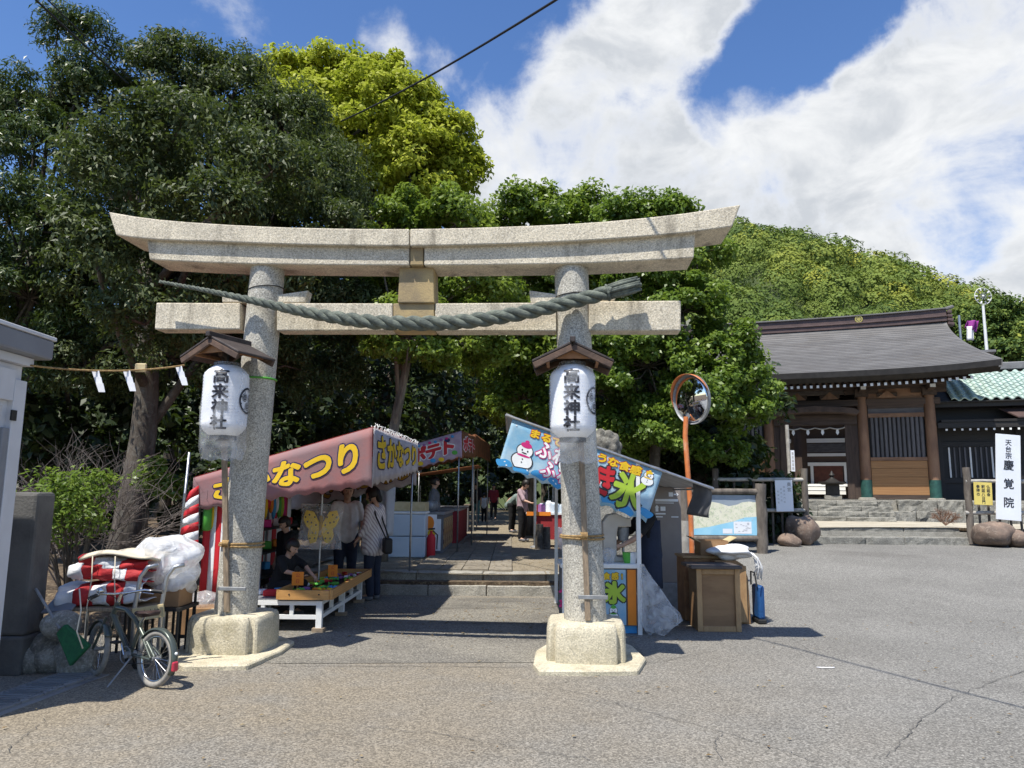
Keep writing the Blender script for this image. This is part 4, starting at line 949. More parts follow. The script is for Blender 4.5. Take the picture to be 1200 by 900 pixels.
for i in range(2):
    MB().prism([G(TH_ - 6.4, HO - 2.1 + 4 * i, GZ + 4.55 + 1.9 * i), G(TH_ + 8.1, HO - 2.1 + 4 * i, GZ + 4.55 + 1.9 * i), G(TH_ + 7.0, HO + 1.9 + 4 * i, GZ + 6.4 - 1.85 * i), G(TH_ - 5.6, HO + 1.9 + 4 * i, GZ + 6.4 - 1.85 * i)], (0, 0, .1)).build('roof_slope', 'roof_grey', hall)
yard = MB().prism([G(-5.5, 4.5, GZ - .6), G(9, 4.5, GZ - .6), G(9, 16, GZ - .6), G(-5.5, 16, GZ - .6)], (0, 0, .58)).build('courtyard', 'sand'); tag(yard, kind='structure')
# incense burner before the gate
c_ = G(-1.05, -.7, GZ - .002)
ib = thing('incense_burner', 'dark bronze incense burner with a flared rim in the gateway', 'incense burner', c_)
MB().box(c_ + Vector((0, 0, .06)), (.5, .42, .12), -YAW).build('base', 'step_stone', ib, bevel=.01)
MB().box(c_ + Vector((0, 0, .29)), (.4, .34, .34), -YAW).build('body', 'eave_dark', ib, bevel=.02)
MB().lathe([(.30, 0), (.42, .05), (.42, .09), (.22, .10), (.08, .2), (.05, .24), (.09, .30), (.05, .36), (.015, .44)], 20, c_ + Vector((0, 0, .46))).build('lid', 'eave_dark', ib, smooth=40)
# slender flag pole with paper slip beside the doorway
p0 = at(927, 578, 22.0); p1 = at(922, 498, 22.0); p0.z = GZ - .35
fp = thing('nobori_pole', 'weathered pole with a white paper slip before the gateway', 'pole', p0)
MB().tube([p0, p1], .055, 8).build('pole', 'pale_pole', fp)
q = at(929, 540, 21.9); MB().box(q, (.11, .015, .62)).build('paper_slip', 'sign_white', fp)
for k in range(5): MB().box(q + Vector((0, -.012, .22 - k * .11)), (.05, .004, .07)).build('brush_stroke', 'ink_faint', fp)

# ------------------------------------------------------------------ side wing with green tiles
wing = thing('tiled_wing', 'dark lattice corridor wing with pale green tiled roof', 'building', G(5.6, .7, GZ))
def wb(name, mat, t0, t1, o0, o1, z0, z1): return gb(name, mat, t0, t1, o0, o1, z0, z1, wing)
WT0, WT1 = 2.25, 10.0; WO = .75
wb('wall', 'dark_boards', WT0, WT1, WO + .03, WO + .15, GZ - .05, GZ + 3.3)
for k in range(3):
    t0 = WT0 + .25 + k * 2.2
    wb('door_frame', 'dark_boards', t0 - .15, t0 + 2.0, WO - .02, WO + .026, GZ + 1.70, GZ + 1.85)
    wb('door_frame', 'dark_boards', t0 - .15, t0 + 2.0, WO - .02, WO + .026, GZ + .55, GZ + .70)
    for i in range(13):
        t = t0 + .02 + i * .148
        wb('lattice_bar', 'slat_grey' if i % 4 else 'white_paint', t, t + .045, WO - .012, WO + .024, GZ + .72, GZ + 1.68)
    wb('post', 'dark_boards', t0 - .3, t0 - .14, WO - .06, WO + .02, GZ - .05, GZ + 3.0)
wb('eave_board', 'eave_dark', WT0 - .1, WT1, WO - .75, WO - .70, GZ + 2.25, GZ + 2.42)
wb('canopy', 'eave_dark', WT0 - .1, WT1, WO - .7, WO + .02, GZ + 2.32, GZ + 2.38)
for i in range(34):
    t = WT0 + .1 + i * .215; wb('rafter_tip', 'white_paint', t, t + .055, WO - .785, WO - .752, GZ + 2.16, GZ + 2.22)
wb('canopy_sheet', 'eave_dark', WT0, WT1, WO - .78, WO - .1, GZ + 2.43, GZ + 2.50)
MB().prism([G(4.3, WO - .86, GZ + 2.52), G(WT1, WO - .86, GZ + 2.52), G(WT1, WO - .3, GZ + 2.84), G(3.95, WO - .3, GZ + 2.84)], (0, 0, .04)).build('copper_sheet', 'ridge_copper', wing)
wb('fascia', 'eave_dark', WT0 - .2, WT1, WO - .6, WO - .45, GZ + 2.92, GZ + 3.16)
# tiled slope
te0 = Vector((0, WO - .75, GZ + 3.12)); sl = Vector((0, 2.3, 1.22)).normalized()
MB().prism([G(WT0 - .5, WO - .72, GZ + 3.06), G(WT1, WO - .72, GZ + 3.06), G(WT1, WO + 1.75, GZ + 4.36), G(WT0 - .5, WO + 1.75, GZ + 4.36)], (0, 0, .03)).build('roof_deck', 'eave_dark', wing)
b = MB(); n = 8; tw, tl = .285, .33
vs = []
for j in (0, 1):
    for i in range(n + 1):
        x = -tw / 2 + tw * i / n * 1.06; z = .045 * math.sin(2 * math.pi * i / n) ; vs.append((x, -tl * .58 if j == 0 else tl * .58, z + (.03 if j == 0 else 0)))
m_ = n + 1; fs = [(i, i + 1, m_ + i + 1, m_ + i) for i in range(n)]
k0 = len(vs); vs += [(v[0], v[1], v[2] - .035) for v in vs[:m_]]; fs += [(i, k0 + i, k0 + i + 1, i + 1) for i in range(n)]
tme = bpy.data.meshes.new('roof_tile'); tme.from_pydata(vs, [], fs); tme.materials.append(MATS['tile_green'])
tme.polygons.foreach_set('use_smooth', [i < n for i in range(len(fs))])
ang = math.atan2(1.30, 2.47)
for r_ in range(8):
    for k in range(26):
        t = WT0 - .38 + k * tw + (.0 if r_ % 2 else 0.0); o_ = WO - .70 + (r_ + .5) * tl * math.cos(ang) * .93; z_ = GZ + 3.12 + (r_ + .5) * tl * math.sin(ang) * .93 + .03
        if t > WT1 or (o_ > OR - 1.5 and t < 2.6): continue
        o = bpy.data.objects.new('roof_tile', tme); C.objects.link(o); o.parent = wing
        p = G(t, o_, z_); o.location = p - ORG[wing]; o.rotation_euler = (Matrix.Rotation(-YAW, 3, 'Z') @ Matrix.Rotation(ang, 3, 'X')).to_euler(); ORG[o] = p
MB().bar(G(WT0 + .6, WO + 1.72, GZ + 4.5), G(WT1, WO + 1.72, GZ + 4.5), .3, .26).build('ridge', 'roof_grey', wing, bevel=.03)
MB().bar(G(5.4, WO + 1.3, GZ + 4.62), G(8.4, WO - .2, GZ + 3.95), .16, .12).build('verge_ridge', 'roof_grey', wing, bevel=.03)

# ------------------------------------------------------------------ steps up to the gate
UZ0 = GZ - .66
st = MB().prism([G(-5.2, -1.5, .2), G(-5.2, -1.17, .2), G(6, -1.17, .2), G(6, -1.5, .2)], (0, 0, UZ0 - .2 - .03)).build('stone_bank', 'soil'); tag(st, kind='structure')
def rough_block(name, mat, parent, t0, t1, o0, o1, z0, z1, fr=G, amp=.012, n=6):
    vs = []
    for i in range(n + 1):
        t = t0 + (t1 - t0) * i / n
        for (o, z) in ((o1, z0), (o0, z0), (o0, z0 * .5 + z1 * .5), (o0, z1), (o1, z1)):
            e = 1 if o == o0 else .3
            vs.append(fr(t, o + rng.normal(0, amp) * e, z + rng.normal(0, amp * .5)))
    fs = [(5 * i + j, 5 * i + (j + 1) % 5, 5 * i + 5 + (j + 1) % 5, 5 * i + 5 + j) for i in range(n) for j in range(5)] + [(0, 1, 2, 3, 4), tuple(5 * n + 4 - k for k in range(5))]
    return MB().add(vs, fs).build(name, mat, parent, bevel=.015)
gs = MB().prism([G(-4.0, -2.35, UZ0 - .3), G(.35, -2.35, UZ0 - .3), G(.35, -1.2, UZ0 - .3), G(-4, -1.2, UZ0 - .3)], (0, 0, .3)).build('gate_steps', 'step_stone'); tag(gs, kind='structure')
for k in range(4):
    t = -4.1 + .1 * k
    while t < .5:
        w = min(random.uniform(1.0, 1.7), .52 - t); 
        if w < .2: break
        rough_block('step_block', 'rough_stone', gs, t + .006, t + w - .006, -2.35 + k * .3, -2.35 + k * .3 + .42, UZ0 + k * .155 - .02, UZ0 + (k + 1) * .155); t += w
for r_ in range(2):
    t = .5 + .2 * r_
    while t < 9.5:
        w = random.uniform(.6, 1.15); rough_block('retaining_stone', 'rough_stone', plat, t + .008, t + w - .008, -1.34 - .05 * (1 - r_), -1.1, UZ0 + r_ * .34 - .03, UZ0 + (r_ + 1) * .33, amp=.02); t += w
t = -5.6
while t < 9.5:
    w = random.uniform(1.0, 1.6)
    if not (-4.2 < t + w and t < .45): rough_block('edge_stone', 'rough_stone', plat, t + .006, t + w - .006, -1.30, -.9, GZ - .14, GZ + .01)
    t += w
# landing between the flights
LY = 17.6; lz0 = at(955, 637, LY).z
lp = [at(950, 620, LY), at(1137, 622, LY)]
LZ = .80
land = MB().grid(lambda u, v: Vector((7.0 + 12.5 * u - 1.2 * v, LY + .32 + (5.5 - 3.4 * u * .9) * v, LZ - .02 + .03 * math.sin(7 * u + 5 * v))), 16, 8).build('landing', 'sand', smooth=True); tag(land, kind='structure')
ls = MB().prism([Vector((7.2, LY + .3, .1)), Vector((11.0, LY + .3, .1)), Vector((11.0, LY + .9, .1)), Vector((7.2, LY + .9, .1))], (0, 0, .6)).build('lower_steps', 'step_stone'); tag(ls, kind='structure')
XL, XR = at(953, 637, LY).x, at(1137, 640, LY).x
fr_ = lambda t, o, z: Vector((t, LY + o, z))
for k in range(2):
    x = XL
    while x < XR - .1:
        w = min(random.uniform(.9, 1.4), XR - x); w = XR - x if XR - x - w < .35 else w
        rough_block('step_block', 'rough_stone', ls, x + .004, x + w - .004, .0 + k * .34, .42 + k * .34, .33 + k * .2 - .06, .37 + (k + 1) * .2 + .02, fr_); x += w
# kerb stones that close the asphalt on both sides of the steps
kb = MB().box((6.8, LY + 1.3, .3), (1.2, 2, .6)).build('bank', 'soil'); tag(kb, kind='structure')
kb = MB().box((13.2, LY + 1.4, .3), (5.0, 2, .7)).build('bank', 'soil'); tag(kb, kind='structure')

# ------------------------------------------------------------------ boulders, log fences, signs
def boulder(name, label, c, r, seed):
    rs = np.random.default_rng(seed); ks = rs.normal(0, 2.2, (6, 3)); ph = rs.uniform(0, 6, 6)
    f = lambda d: 1 + .09 * sum(math.sin(float(k @ np.array(d)) + p) for k, p in zip(ks, ph)) / 1.6
    o = MB().ball(c, r, 24, 16, f).build(name, 'boulder', smooth=True); return tag(o, label, 'boulder')
boulder('boulder', 'round-topped brown boulder beside the lower stone steps', at(939, 622, 17.35), (.36, .32, .33), 3)
boulder('boulder', 'small brown rock at the foot of the log-framed map board', at(925, 634, 17.0), (.24, .22, .16), 8)
boulder('boulder', 'broad brown boulder below the white temple name board', at(1164, 626, 17.3), (.48, .38, .30), 5)
boulder('boulder', 'pale rock at the end of the broad boulder under the sign', at(1192, 632, 17.2), (.22, .25, .2), 9)
def log(b, p0, p1, r, n=10, k=6):
    p0 = Vector(p0); p1 = Vector(p1); pts = [p0.lerp(p1, i / k) + Vector((random.gauss(0, r * .06), random.gauss(0, r * .06), random.gauss(0, r * .06))) for i in range(k + 1)]
    b.tube(pts, [r * random.uniform(.93, 1.07) for _ in pts], n)
def fence(label, pa, pb, Y, top, rails, posts, pick, zb, extra=0):
    A = at(pa, 600, Y); B = at(pb, 600, Y); t = thing('log_fence', label, 'fence', Vector((A.x, Y, zb)))
    for px, y0 in posts:
        c0 = at(px, top, Y); b = MB(); log(b, (c0.x, Y, zb), c0, .075); b.build('post', 'grey_wood', t, smooth=60)
    for py in rails:
        b = MB(); log(b, at(pa, py, Y - .02), at(pb, py, Y - .02), .045, 8, 10); b.build('rail', 'pale_pole', t, smooth=60)
    for px in pick:
        b = MB(); c0 = at(px, rails[-1] - 34, Y + .05); log(b, (c0.x, Y + .05, zb), c0, .028, 7, 4); b.build('picket', 'grey_wood', t, smooth=60)
    return t
fence('grey log fence with a white notice beside the map board', 836, 943, 17.5, 549, (562, 598), ((838, 0), (942, 0)), (850, 860, 872, 883, 894, 904, 915, 926), .42)
fence('grey log fence behind the yellow notice and broad boulder', 1131, 1235, 17.6, 548, (564, 601), ((1132, 0), (1235, 0)), (1145, 1156, 1168, 1181, 1193), .45)
def plate(name, label, cat, px, py, Y, w, h, mat, roll=0, thick=.02):
    c = at(px, py, Y); t = thing(name, label, cat, c - Vector((0, 0, h / 2)))
    Q = Matrix.Rotation(roll, 3, 'Y'); MB().box(c, (w, thick, h), rot=Q).build('board', mat, t, bevel=.003)
    fn = lambda u, v, l: c + Q @ Vector((u, -thick / 2 - .003 - l, v)); return t, fn
t, fn = plate('notice', 'white paper notice with pale writing hung on the log fence', 'notice', 919, 581, 17.38, .40, .72, 'sign_white', R(-1))
lettering([('奥', .12, .26, .10, .10), ('宮', .12, .14, .10, .10)], .02, fn, 'ink_faint', t)
for k in range(3): lettering([(c, .0 - k * .07, .2 - i * .085 - .05 * k, .05, .05) for i, c in enumerate(['御案内門前', '参拝の皆', '社案内奥'][k])], 0, fn, 'ink_faint', t)
t, fn = plate('name_board', 'tall white board lettered with the temple name leaning on the fence', 'sign', 1181.5, 559, 17.3, .57, 1.98, 'sign_white', R(4.5), .03)
lettering([(c, 0, .80 - i * .155, .155, .155) for i, c in enumerate('天台宗')], .012, fn, 'ink', t)
lettering([(c, 0.0, .27 - i * .43, .25, .25) for i, c in enumerate('慶覚院')], .02, fn, 'ink', t)
t, fn = plate('notice', 'yellow notice with black brush writing on the log fence', 'notice', 1152, 578.5, 17.4, .42, .52, 'sign_yellow', R(2))
for k, s in enumerate(('仏誕会', '釈迦八日門', '参拝の')): lettering([(c, .12 - k * .12, .16 - i * .088, .085, .085) for i, c in enumerate(s)], .018, fn, 'ink', t)
# dry little shrub on the landing
c = at(1108, 612, 19.5); c.z = LZ
t = thing('dry_shrub', 'small reddish dry shrub on the sandy landing', 'shrub', c); b = MB()
def tw2(p, d, ln, r, depth):
    q = p + d * ln; b.tube([p, q], [r, r * .6], 4)
    if depth:
        for _ in range(4): tw2(p.lerp(q, random.uniform(.5, 1)), (d + Vector((random.gauss(0, .5), random.gauss(0, .5), random.gauss(0, .35)))).normalized(), ln * .7, r * .6, depth - 1)
P('dry_twig', (.22, .13, .09), (.14, .085, .06), rough=.9, bump=0)
for k in range(8): tw2(c.copy(), Vector((random.gauss(0, .8), random.gauss(0, .4), .8)).normalized(), .22, .012, 3)
b.build('twigs', 'dry_twig', t)

# ------------------------------------------------------------------ map board framed with logs
MBY = 15.6
t = thing('map_board', 'illustrated area map in a rough log frame beside the wooden boxes', 'map board', Vector((at(893, 640, MBY).x, MBY, .25)))
P('map_land', (.74, .72, .58), (.66, .66, .50), sc=6, rough=.5, bump=0, speck=((.35, .45, .25), .6), ssc=18)
P('map_sea', (.25, .55, .74), (.33, .62, .78), sc=3, rough=.5, bump=0)
P('map_sky', (.22, .27, .33), (.28, .33, .38), sc=3, rough=.5, bump=0)
pR0 = at(893, 646, MBY); pR1 = at(891, 567, MBY); b = MB(); log(b, (pR0.x, MBY, .2), pR1, .115, 12, 8); b.build('post', 'grey_wood', t, smooth=60)
pL1 = at(801, 570, MBY); b = MB(); log(b, (pL1.x, MBY, .2), pL1, .11, 12, 8); b.build('post', 'grey_wood', t, smooth=60)
b = MB(); log(b, at(801, 576, MBY - .02), at(889, 576, MBY - .02), .06); b.build('top_log', 'grey_wood', t, smooth=60)
b = MB(); log(b, at(801, 631, MBY - .02), at(889, 631, MBY - .02), .06); b.build('bottom_log', 'grey_wood', t, smooth=60)
x0 = at(806, 600, MBY).x; x1 = at(886, 600, MBY).x; z1 = at(845, 580, MBY).z; z0 = at(845, 627, MBY).z
MB().box(((x0 + x1) / 2, MBY, (z0 + z1) / 2), (x1 - x0, .03, z1 - z0)).build('board', 'map_sky', t)
mp = lambda u, v, l: Vector((x0 + (x1 - x0) * u, MBY - .019 - l, z0 + (z1 - z0) * v))
MB().add([mp(u, v, 0) for u, v in ((0, 0), (1, 0), (1, .82), (.9, .84), (.8, .82), (.72, .76), (.6, .72), (.45, .8), (.3, .84), (.15, .8), (0, .7))], [tuple(range(11))]).build('map_land', 'map_land', t, fix=False)
MB().add([mp(u, v, .003) for u, v in ((0, 0), (1, 0), (1, .46), (.82, .44), (.66, .34), (.5, .28), (.3, .2), (.12, .16), (0, .12))], [tuple(range(9))]).build('map_sea', 'map_sea', t, fix=False)
for (u, v, w, h) in ((.5, .04, .14, .12), (.66, .04, .26, .30)): MB().add([mp(u, v, .006), mp(u + w, v, .006), mp(u + w, v + h, .006), mp(u, v + h, .006)], [(0, 1, 2, 3)]).build('map_inset', 'sign_white', t, fix=False)
b = MB()
for k in range(90):
    u, v = random.uniform(.05, .95), random.uniform(.32, .75); d = random.uniform(.004, .012); b.add([mp(u, v, .0075), mp(u + d, v, .0075), mp(u + d, v + .012, .0075), mp(u, v + .012, .0075)], [(0, 1, 2, 3)])
for k in range(14):
    u, v = random.uniform(.68, .88), random.uniform(.08, .3); b.add([mp(u, v, .009), mp(u + .03, v, .009), mp(u + .03, v + .01, .009), mp(u, v + .01, .009)], [(0, 1, 2, 3)])
b.build('map_marks', 'ink_faint', t, fix=False)

# ------------------------------------------------------------------ floodlight mast behind the temple
b0 = at(1158, 430, 36); b1 = at(1152, 358, 36); hub = at(1152, 347, 36)
t = thing('floodlight_mast', 'slim white mast topped with a radial ring of lamps behind the roof', 'mast', Vector((b0.x, 36, .3)))
MB().tube([(b0.x, 36, .3), b0, b1], [.11, .08, .06], 8).build('mast', 'white_paint', t)
for k in range(10):
    a = k * math.pi / 5; d = Vector((math.cos(a), 0, math.sin(a)))
    MB().bar(hub + d * .27, hub + d * .42, .075, .07, up=(0, 1, 0)).build('lamp', 'white_paint' if k % 2 else 'dull_metal', t, bevel=.02)
    MB().bar(hub, hub + d * .2, .03, .03, up=(0, 1, 0)).build('lamp_arm', 'dull_metal', t)
MB().tube([hub + Vector((.42 * math.cos(a), 0, .42 * math.sin(a))) for a in [i * math.pi / 12 for i in range(24)]], .018, 6, closed=True).build('ring', 'white_paint', t)
MB().ball(hub, .06, 10, 8).build('hub', 'white_paint', t, smooth=True)
# purple festival curtain and pale roof peeping over the gate's verge
q = at(1143, 385, 31)
t = thing('festival_curtain', 'purple and white festival curtain bunched beside the gate roof', 'curtain', q - Vector((0, 0, 1.5)))
MB().grid(lambda u, v: q + Vector((-.3 + .5 * u - .15 * v, .08 * math.sin(9 * u), .35 - .3 * v - .2 * u * v)), 12, 6).build('cloth', 'purple', t, solid=.02, smooth=True)
MB().grid(lambda u, v: q + Vector((-.38 + .3 * u - .05 * v, -.05 + .06 * math.sin(9 * u), .08 - .6 * v)), 8, 6).build('white_band', 'white_paint', t, solid=.02, smooth=True)
MB().tube([q + Vector((-.6, .1, -5.5)), q + Vector((-.6, .1, .6))], .05, 8).build('pole', 'steel', t)

# ------------------------------------------------------------------ people
P('skin', (.50, .31, .22), (.45, .27, .19), sc=6, rough=.55, bump=0)
P('hair', (.012, .010, .009), (.02, .016, .014), sc=30, rough=.45, bump=.3, bsc=60, stretch=(1, 1, .1))
for n_, c_ in (('cloth_black', (.012, .012, .014)), ('cloth_white', (.72, .72, .72)), ('cloth_navy', (.022, .03, .055)), ('cloth_blue', (.05, .07, .14)), ('cloth_pink', (.42, .30, .33)), ('cloth_teal', (.10, .22, .23)), ('cloth_sage', (.20, .26, .24)), ('cloth_grey', (.16, .16, .17)), ('cloth_red', (.28, .03, .04)), ('denim', (.09, .15, .24))):
    P(n_, c_, tuple(x * .8 for x in c_), sc=9, rough=.9, bump=.3, bsc=40)
mt = P('cloth_stripe', (.70, .67, .67), (.62, .58, .59), sc=3, rough=.9, bump=.2); nt = mt.node_tree
bs = [n for n in nt.nodes if n.type == 'BSDF_PRINCIPLED'][0]; c0 = bs.inputs['Base Color'].links[0].from_socket
wv = N(nt, 'ShaderNodeTexWave', {'Vector': N(nt, 'ShaderNodeTexCoord').outputs['Object'], 'Scale': 9.0, 'Distortion': 1.0}, wave_type='BANDS', bands_direction='DIAGONAL').outputs[0]
nt.links.new(MIX(nt, RANGE(nt, wv, .55, .75), c0, (.42, .36, .38, 1)), bs.inputs['Base Color'])
def person(label, loc, rz, H, top='cloth_white', bot='cloth_black', sleeve=1, pose=None, hair='short', near=True, flare=0, group=None, apron=None):
    k = H / 1.6; Q = Matrix.Rotation(rz, 3, 'Z'); loc = Vector(loc)
    J = dict(pel=(0, 0, .86), wst=(0, 0, 1.0), chs=(0, .0, 1.2), nkb=(0, .01, 1.31), hd=(0, -.015, 1.475))
    for s, n in ((1, 'L'), (-1, 'R')):
        J.update({'hip' + n: (s * .085, 0, .84), 'kne' + n: (s * .09, -.015, .46), 'ank' + n: (s * .085, .02, .08), 'toe' + n: (s * .095, -.12, .035),
                  'sho' + n: (s * .155, .0, 1.275), 'elb' + n: (s * .20, .03, 1.03), 'wri' + n: (s * .20, -.05, .82), 'han' + n: (s * .195, -.08, .73)})
    J.update(pose or {})
    w = lambda p: loc + Q @ (Vector(p) * k)
    p = {n: w(v) for n, v in J.items()}
    t = thing('person', label, 'person', loc, group)
    def fin(b, name, mat, vox, parent=t, sm=4, disp=0):
        o = b.build(name, mat, parent, smooth=True, fix=False)
        m_ = o.modifiers.new('r', 'REMESH'); m_.mode = 'VOXEL'; m_.voxel_size = vox; m_.use_smooth_shade = True
        m_ = o.modifiers.new('s', 'SMOOTH'); m_.iterations = sm; m_.factor = .5
        if disp:
            tx = bpy.data.textures.get('folds') or bpy.data.textures.new('folds', 'CLOUDS'); tx.noise_scale = .07
            m_ = o.modifiers.new('d', 'DISPLACE'); m_.texture = tx; m_.strength = disp; m_.mid_level = .5; m_.texture_coords = 'LOCAL'
        return o
    up = (p['hd'] - p['nkb']).normalized(); fw = Q @ Vector((0, -1, 0)); fw = (fw - up * fw.dot(up)).normalized(); sd = up.cross(fw)
    if 'face' in J: fw = Q @ Vector(J['face']); fw = (fw - up * fw.dot(up)).normalized(); sd = up.cross(fw)
    b = MB(); cap = lambda a, c, r0, r1: b.capsule(a, c, r0 * k, r1 * k)
    hd = p['hd']
    RH = Matrix((sd, -fw, up)).transposed()
    hb = MB().ball((0, 0, 0), (.076 * k, .094 * k, .108 * k), 16, 12); b.add([hd + RH @ Vector(v) for v in hb.v], hb.f)
    cap(hd - up * .05 * k + fw * .03 * k, hd - up * .085 * k + fw * .042 * k, .058, .034)          # jaw
    cap(hd + fw * .088 * k, hd + fw * .108 * k - up * .022 * k, .010, .015)                            # nose
    for s in (-1, 1): cap(hd + sd * s * .076 * k + up * .012 * k, hd + sd * s * .078 * k - up * .03 * k, .016, .011)
    cap(p['nkb'], hd - up * .06 * k - fw * .01 * k, .052, .046)
    for s, n in ((1, 'L'), (-1, 'R')):
        cap(p['pel'] + Q @ Vector((s * .05 * k, 0, 0)), p['wst'] + Q @ Vector((s * .045 * k, 0, 0)), .105, .088)
        cap(p['wst'] + Q @ Vector((s * .045 * k, 0, 0)), p['chs'] + Q @ Vector((s * .06 * k, 0, 0)), .088, .10)
        cap(p['chs'] + Q @ Vector((s * .06 * k, 0, 0)), p['sho' + n] * .75 + p['nkb'] * .25, .098, .055)
        cap(p['sho' + n], p['elb' + n], .046, .036); cap(p['elb' + n], p['wri' + n], .037, .024)
        cap(p['hip' + n], p['kne' + n], .085, .054); cap(p['kne' + n], p['ank' + n], .055, .034); cap(p['ank' + n], p['toe' + n], .036, .03)
        wr, ha = p['wri' + n], p['han' + n]; d = (ha - wr).normalized(); e = d.cross(fw); e = e.normalized() if e.length > .2 else d.cross(up).normalized(); nn = d.cross(e)
        cap(wr, wr + d * .055 * k, .022, .028)
        for f_, (off, ln) in enumerate(((-.026, .062), (-.009, .075), (.009, .070), (.025, .052))):
            q0 = wr + d * .075 * k + e * off * k; q1 = q0 + d * ln * .55 * k + nn * .008 * k; q2 = q1 + d * ln * .45 * k + nn * .022 * k
            cap(q0 - d * .03 * k, q0, .010, .0095); cap(q0, q1, .0095, .0085); cap(q1, q2, .0085, .007)
        q0 = wr + d * .03 * k - e * .024 * k; q1 = q0 + d * .035 * k - e * .026 * k; cap(q0, q1, .0105, .0095); cap(q1, q1 + d * .028 * k - e * .004 * k, .0095, .008)
    fin(b, 'body', 'skin', .0085 if near else .014, sm=2)
    if near:
        for s in (-1, 1):
            e_ = MB().ball(hd + fw * .086 * k + sd * s * .031 * k + up * .014 * k, .0085 * k, 8, 6).build('eye', 'ink', t, smooth=True)
    # top
    b = MB(); cap = lambda a, c, r0, r1: b.capsule(a, c, r0 * k, r1 * k)
    hem = p['pel'] - Vector((0, 0, .02 + .10 * (flare > 0))) * k
    for s, n in ((1, 'L'), (-1, 'R')):
        o1 = Q @ Vector((s * .052 * k, 0, 0))
        cap(hem + o1 * (1 + flare), p['chs'] + o1, .122 + flare * .05, .118); cap(p['chs'] + o1, p['sho' + n] * .7 + p['nkb'] * .3, .115, .062)
        if sleeve > 0:
            e_ = p['sho' + n].lerp(p['elb' + n], min(1, sleeve * 1.0)); cap(p['sho' + n], e_, .064, .058)
            if sleeve > 1: cap(p['elb' + n], p['elb' + n].lerp(p['wri' + n], sleeve - 1), .056, .044)
    fin(b, 'top', top, .014, disp=.012)
    # trousers
    b = MB(); cap = lambda a, c, r0, r1: b.capsule(a, c, r0 * k, r1 * k)
    for s, n in ((1, 'L'), (-1, 'R')):
        cap(p['pel'] + Q @ Vector((s * .05 * k, 0, 0)), p['hip' + n], .112, .11); cap(p['hip' + n], p['kne' + n], .100, .072); cap(p['kne' + n], p['ank' + n] + Vector((0, 0, .02 * k)), .071, .056)
    fin(b, 'trousers', bot, .014, disp=.010)
    b = MB()
    for s, n in ((1, 'L'), (-1, 'R')):
        b.capsule(p['ank' + n] - Vector((0, 0, .035 * k)), p['toe' + n], .045 * k, .036 * k)
    fin(b, 'shoes', 'cloth_grey', .012)
    # hair
    b = MB(); hb = MB().ball((0, .012 * k, .018 * k), (.089 * k, .104 * k, .112 * k), 18, 14)
    b.add([hd + RH @ Vector(v) for v in hb.v], [f for f in hb.f if np.mean([hb.v[i][2] for i in f]) > (.035 * k if np.mean([hb.v[i][1] for i in f]) < -.035 * k else -.05 * k)])
    o = b.build('hair', 'hair', t, smooth=True, solid=.012)
    b = MB()
    if hair in ('long', 'tied'):
        b.capsule(hd - fw * .07 * k + up * .02 * k, hd - fw * .085 * k - up * .10 * k, .062 * k, .045 * k)
        b.capsule(hd - fw * .085 * k - up * .08 * k, hd - fw * .085 * k - up * (.22 if hair == 'long' else .13) * k, .05 * k, .02 * k)
        for s in (-1, 1): b.capsule(hd + sd * s * .078 * k + up * .02 * k, hd + sd * s * .074 * k - up * .08 * k + fw * .02 * k, .022 * k, .014 * k)
        fin(b, 'hair_fall', 'hair', .011)
    if apron:
        def ap(u, v):
            a = (u - .5) * 3.9; z = 1.24 - .78 * v; rx = .168 + .02 * v; ry = .145 + .03 * v
            return w((rx * math.sin(a), -ry * math.cos(a) + .0, z)) 
        MB().grid(ap, 16, 10).build('apron', apron, t, smooth=True, solid=.012)
    return t, p, w

# ------------------------------------------------------------------ festival stalls
cloth_mat('awning_red', (.50, .055, .05), (.40, .04, .04), .15); cloth_mat('flap_pink', (.40, .17, .165), (.30, .19, .20), .18, sc=2.2)
cloth_mat('flap_white', (.58, .54, .55), (.46, .42, .43), .15); cloth_mat('flap_purple', (.55, .45, .55), (.42, .30, .42), .15)
cloth_mat('flap_blue', (.28, .58, .80), (.58, .76, .88), .35, sc=3); cloth_mat('awning_grey', (.42, .42, .42), (.34, .34, .34), .3); cloth_mat('flap_brown', (.26, .10, .04), (.16, .07, .03), .15)
cloth_mat('sheet_grey', (.16, .16, .165), (.12, .12, .125), .2); cloth_mat('clear_white', (.70, .74, .80), (.6, .65, .72), .4)
for n_, c_ in (('yellow', (.80, .52, .02)), ('navy', (.015, .02, .10)), ('red', (.55, .02, .03)), ('magenta', (.58, .02, .19)), ('orange', (.80, .24, .02)), ('green', (.10, .42, .06)), ('lime', (.38, .55, .05)), ('print_white', (.82, .84, .86)), ('sky_blue', (.05, .30, .62)), ('gold_dim', (.42, .25, .03)), ('violet', (.30, .12, .32))):
    P(n_, c_, tuple(x * .92 for x in c_), rough=.6, bump=0)
mt = P('poster_mix', (.3, .2, .1), rough=.5, bump=0); nt = mt.node_tree
bs = [n for n in nt.nodes if n.type == 'BSDF_PRINCIPLED'][0]
vo = N(nt, 'ShaderNodeTexVoronoi', {'Vector': N(nt, 'ShaderNodeTexCoord').outputs['Object'], 'Scale': 14.0}).outputs['Color']
rp_ = N(nt, 'ShaderNodeValToRGB', {0: N(nt, 'ShaderNodeSeparateColor', {0: vo}).outputs[0]}); rp_.color_ramp.interpolation = 'CONSTANT'
for i_, c_ in enumerate(((.16, .05, .03), (.30, .17, .06), (.10, .05, .04), (.42, .32, .16), (.22, .03, .03))):
    el = rp_.color_ramp.elements[i_] if i_ < 2 else rp_.color_ramp.elements.new(.5)
    el.position = i_ / 5; el.color = c_ + (1,)
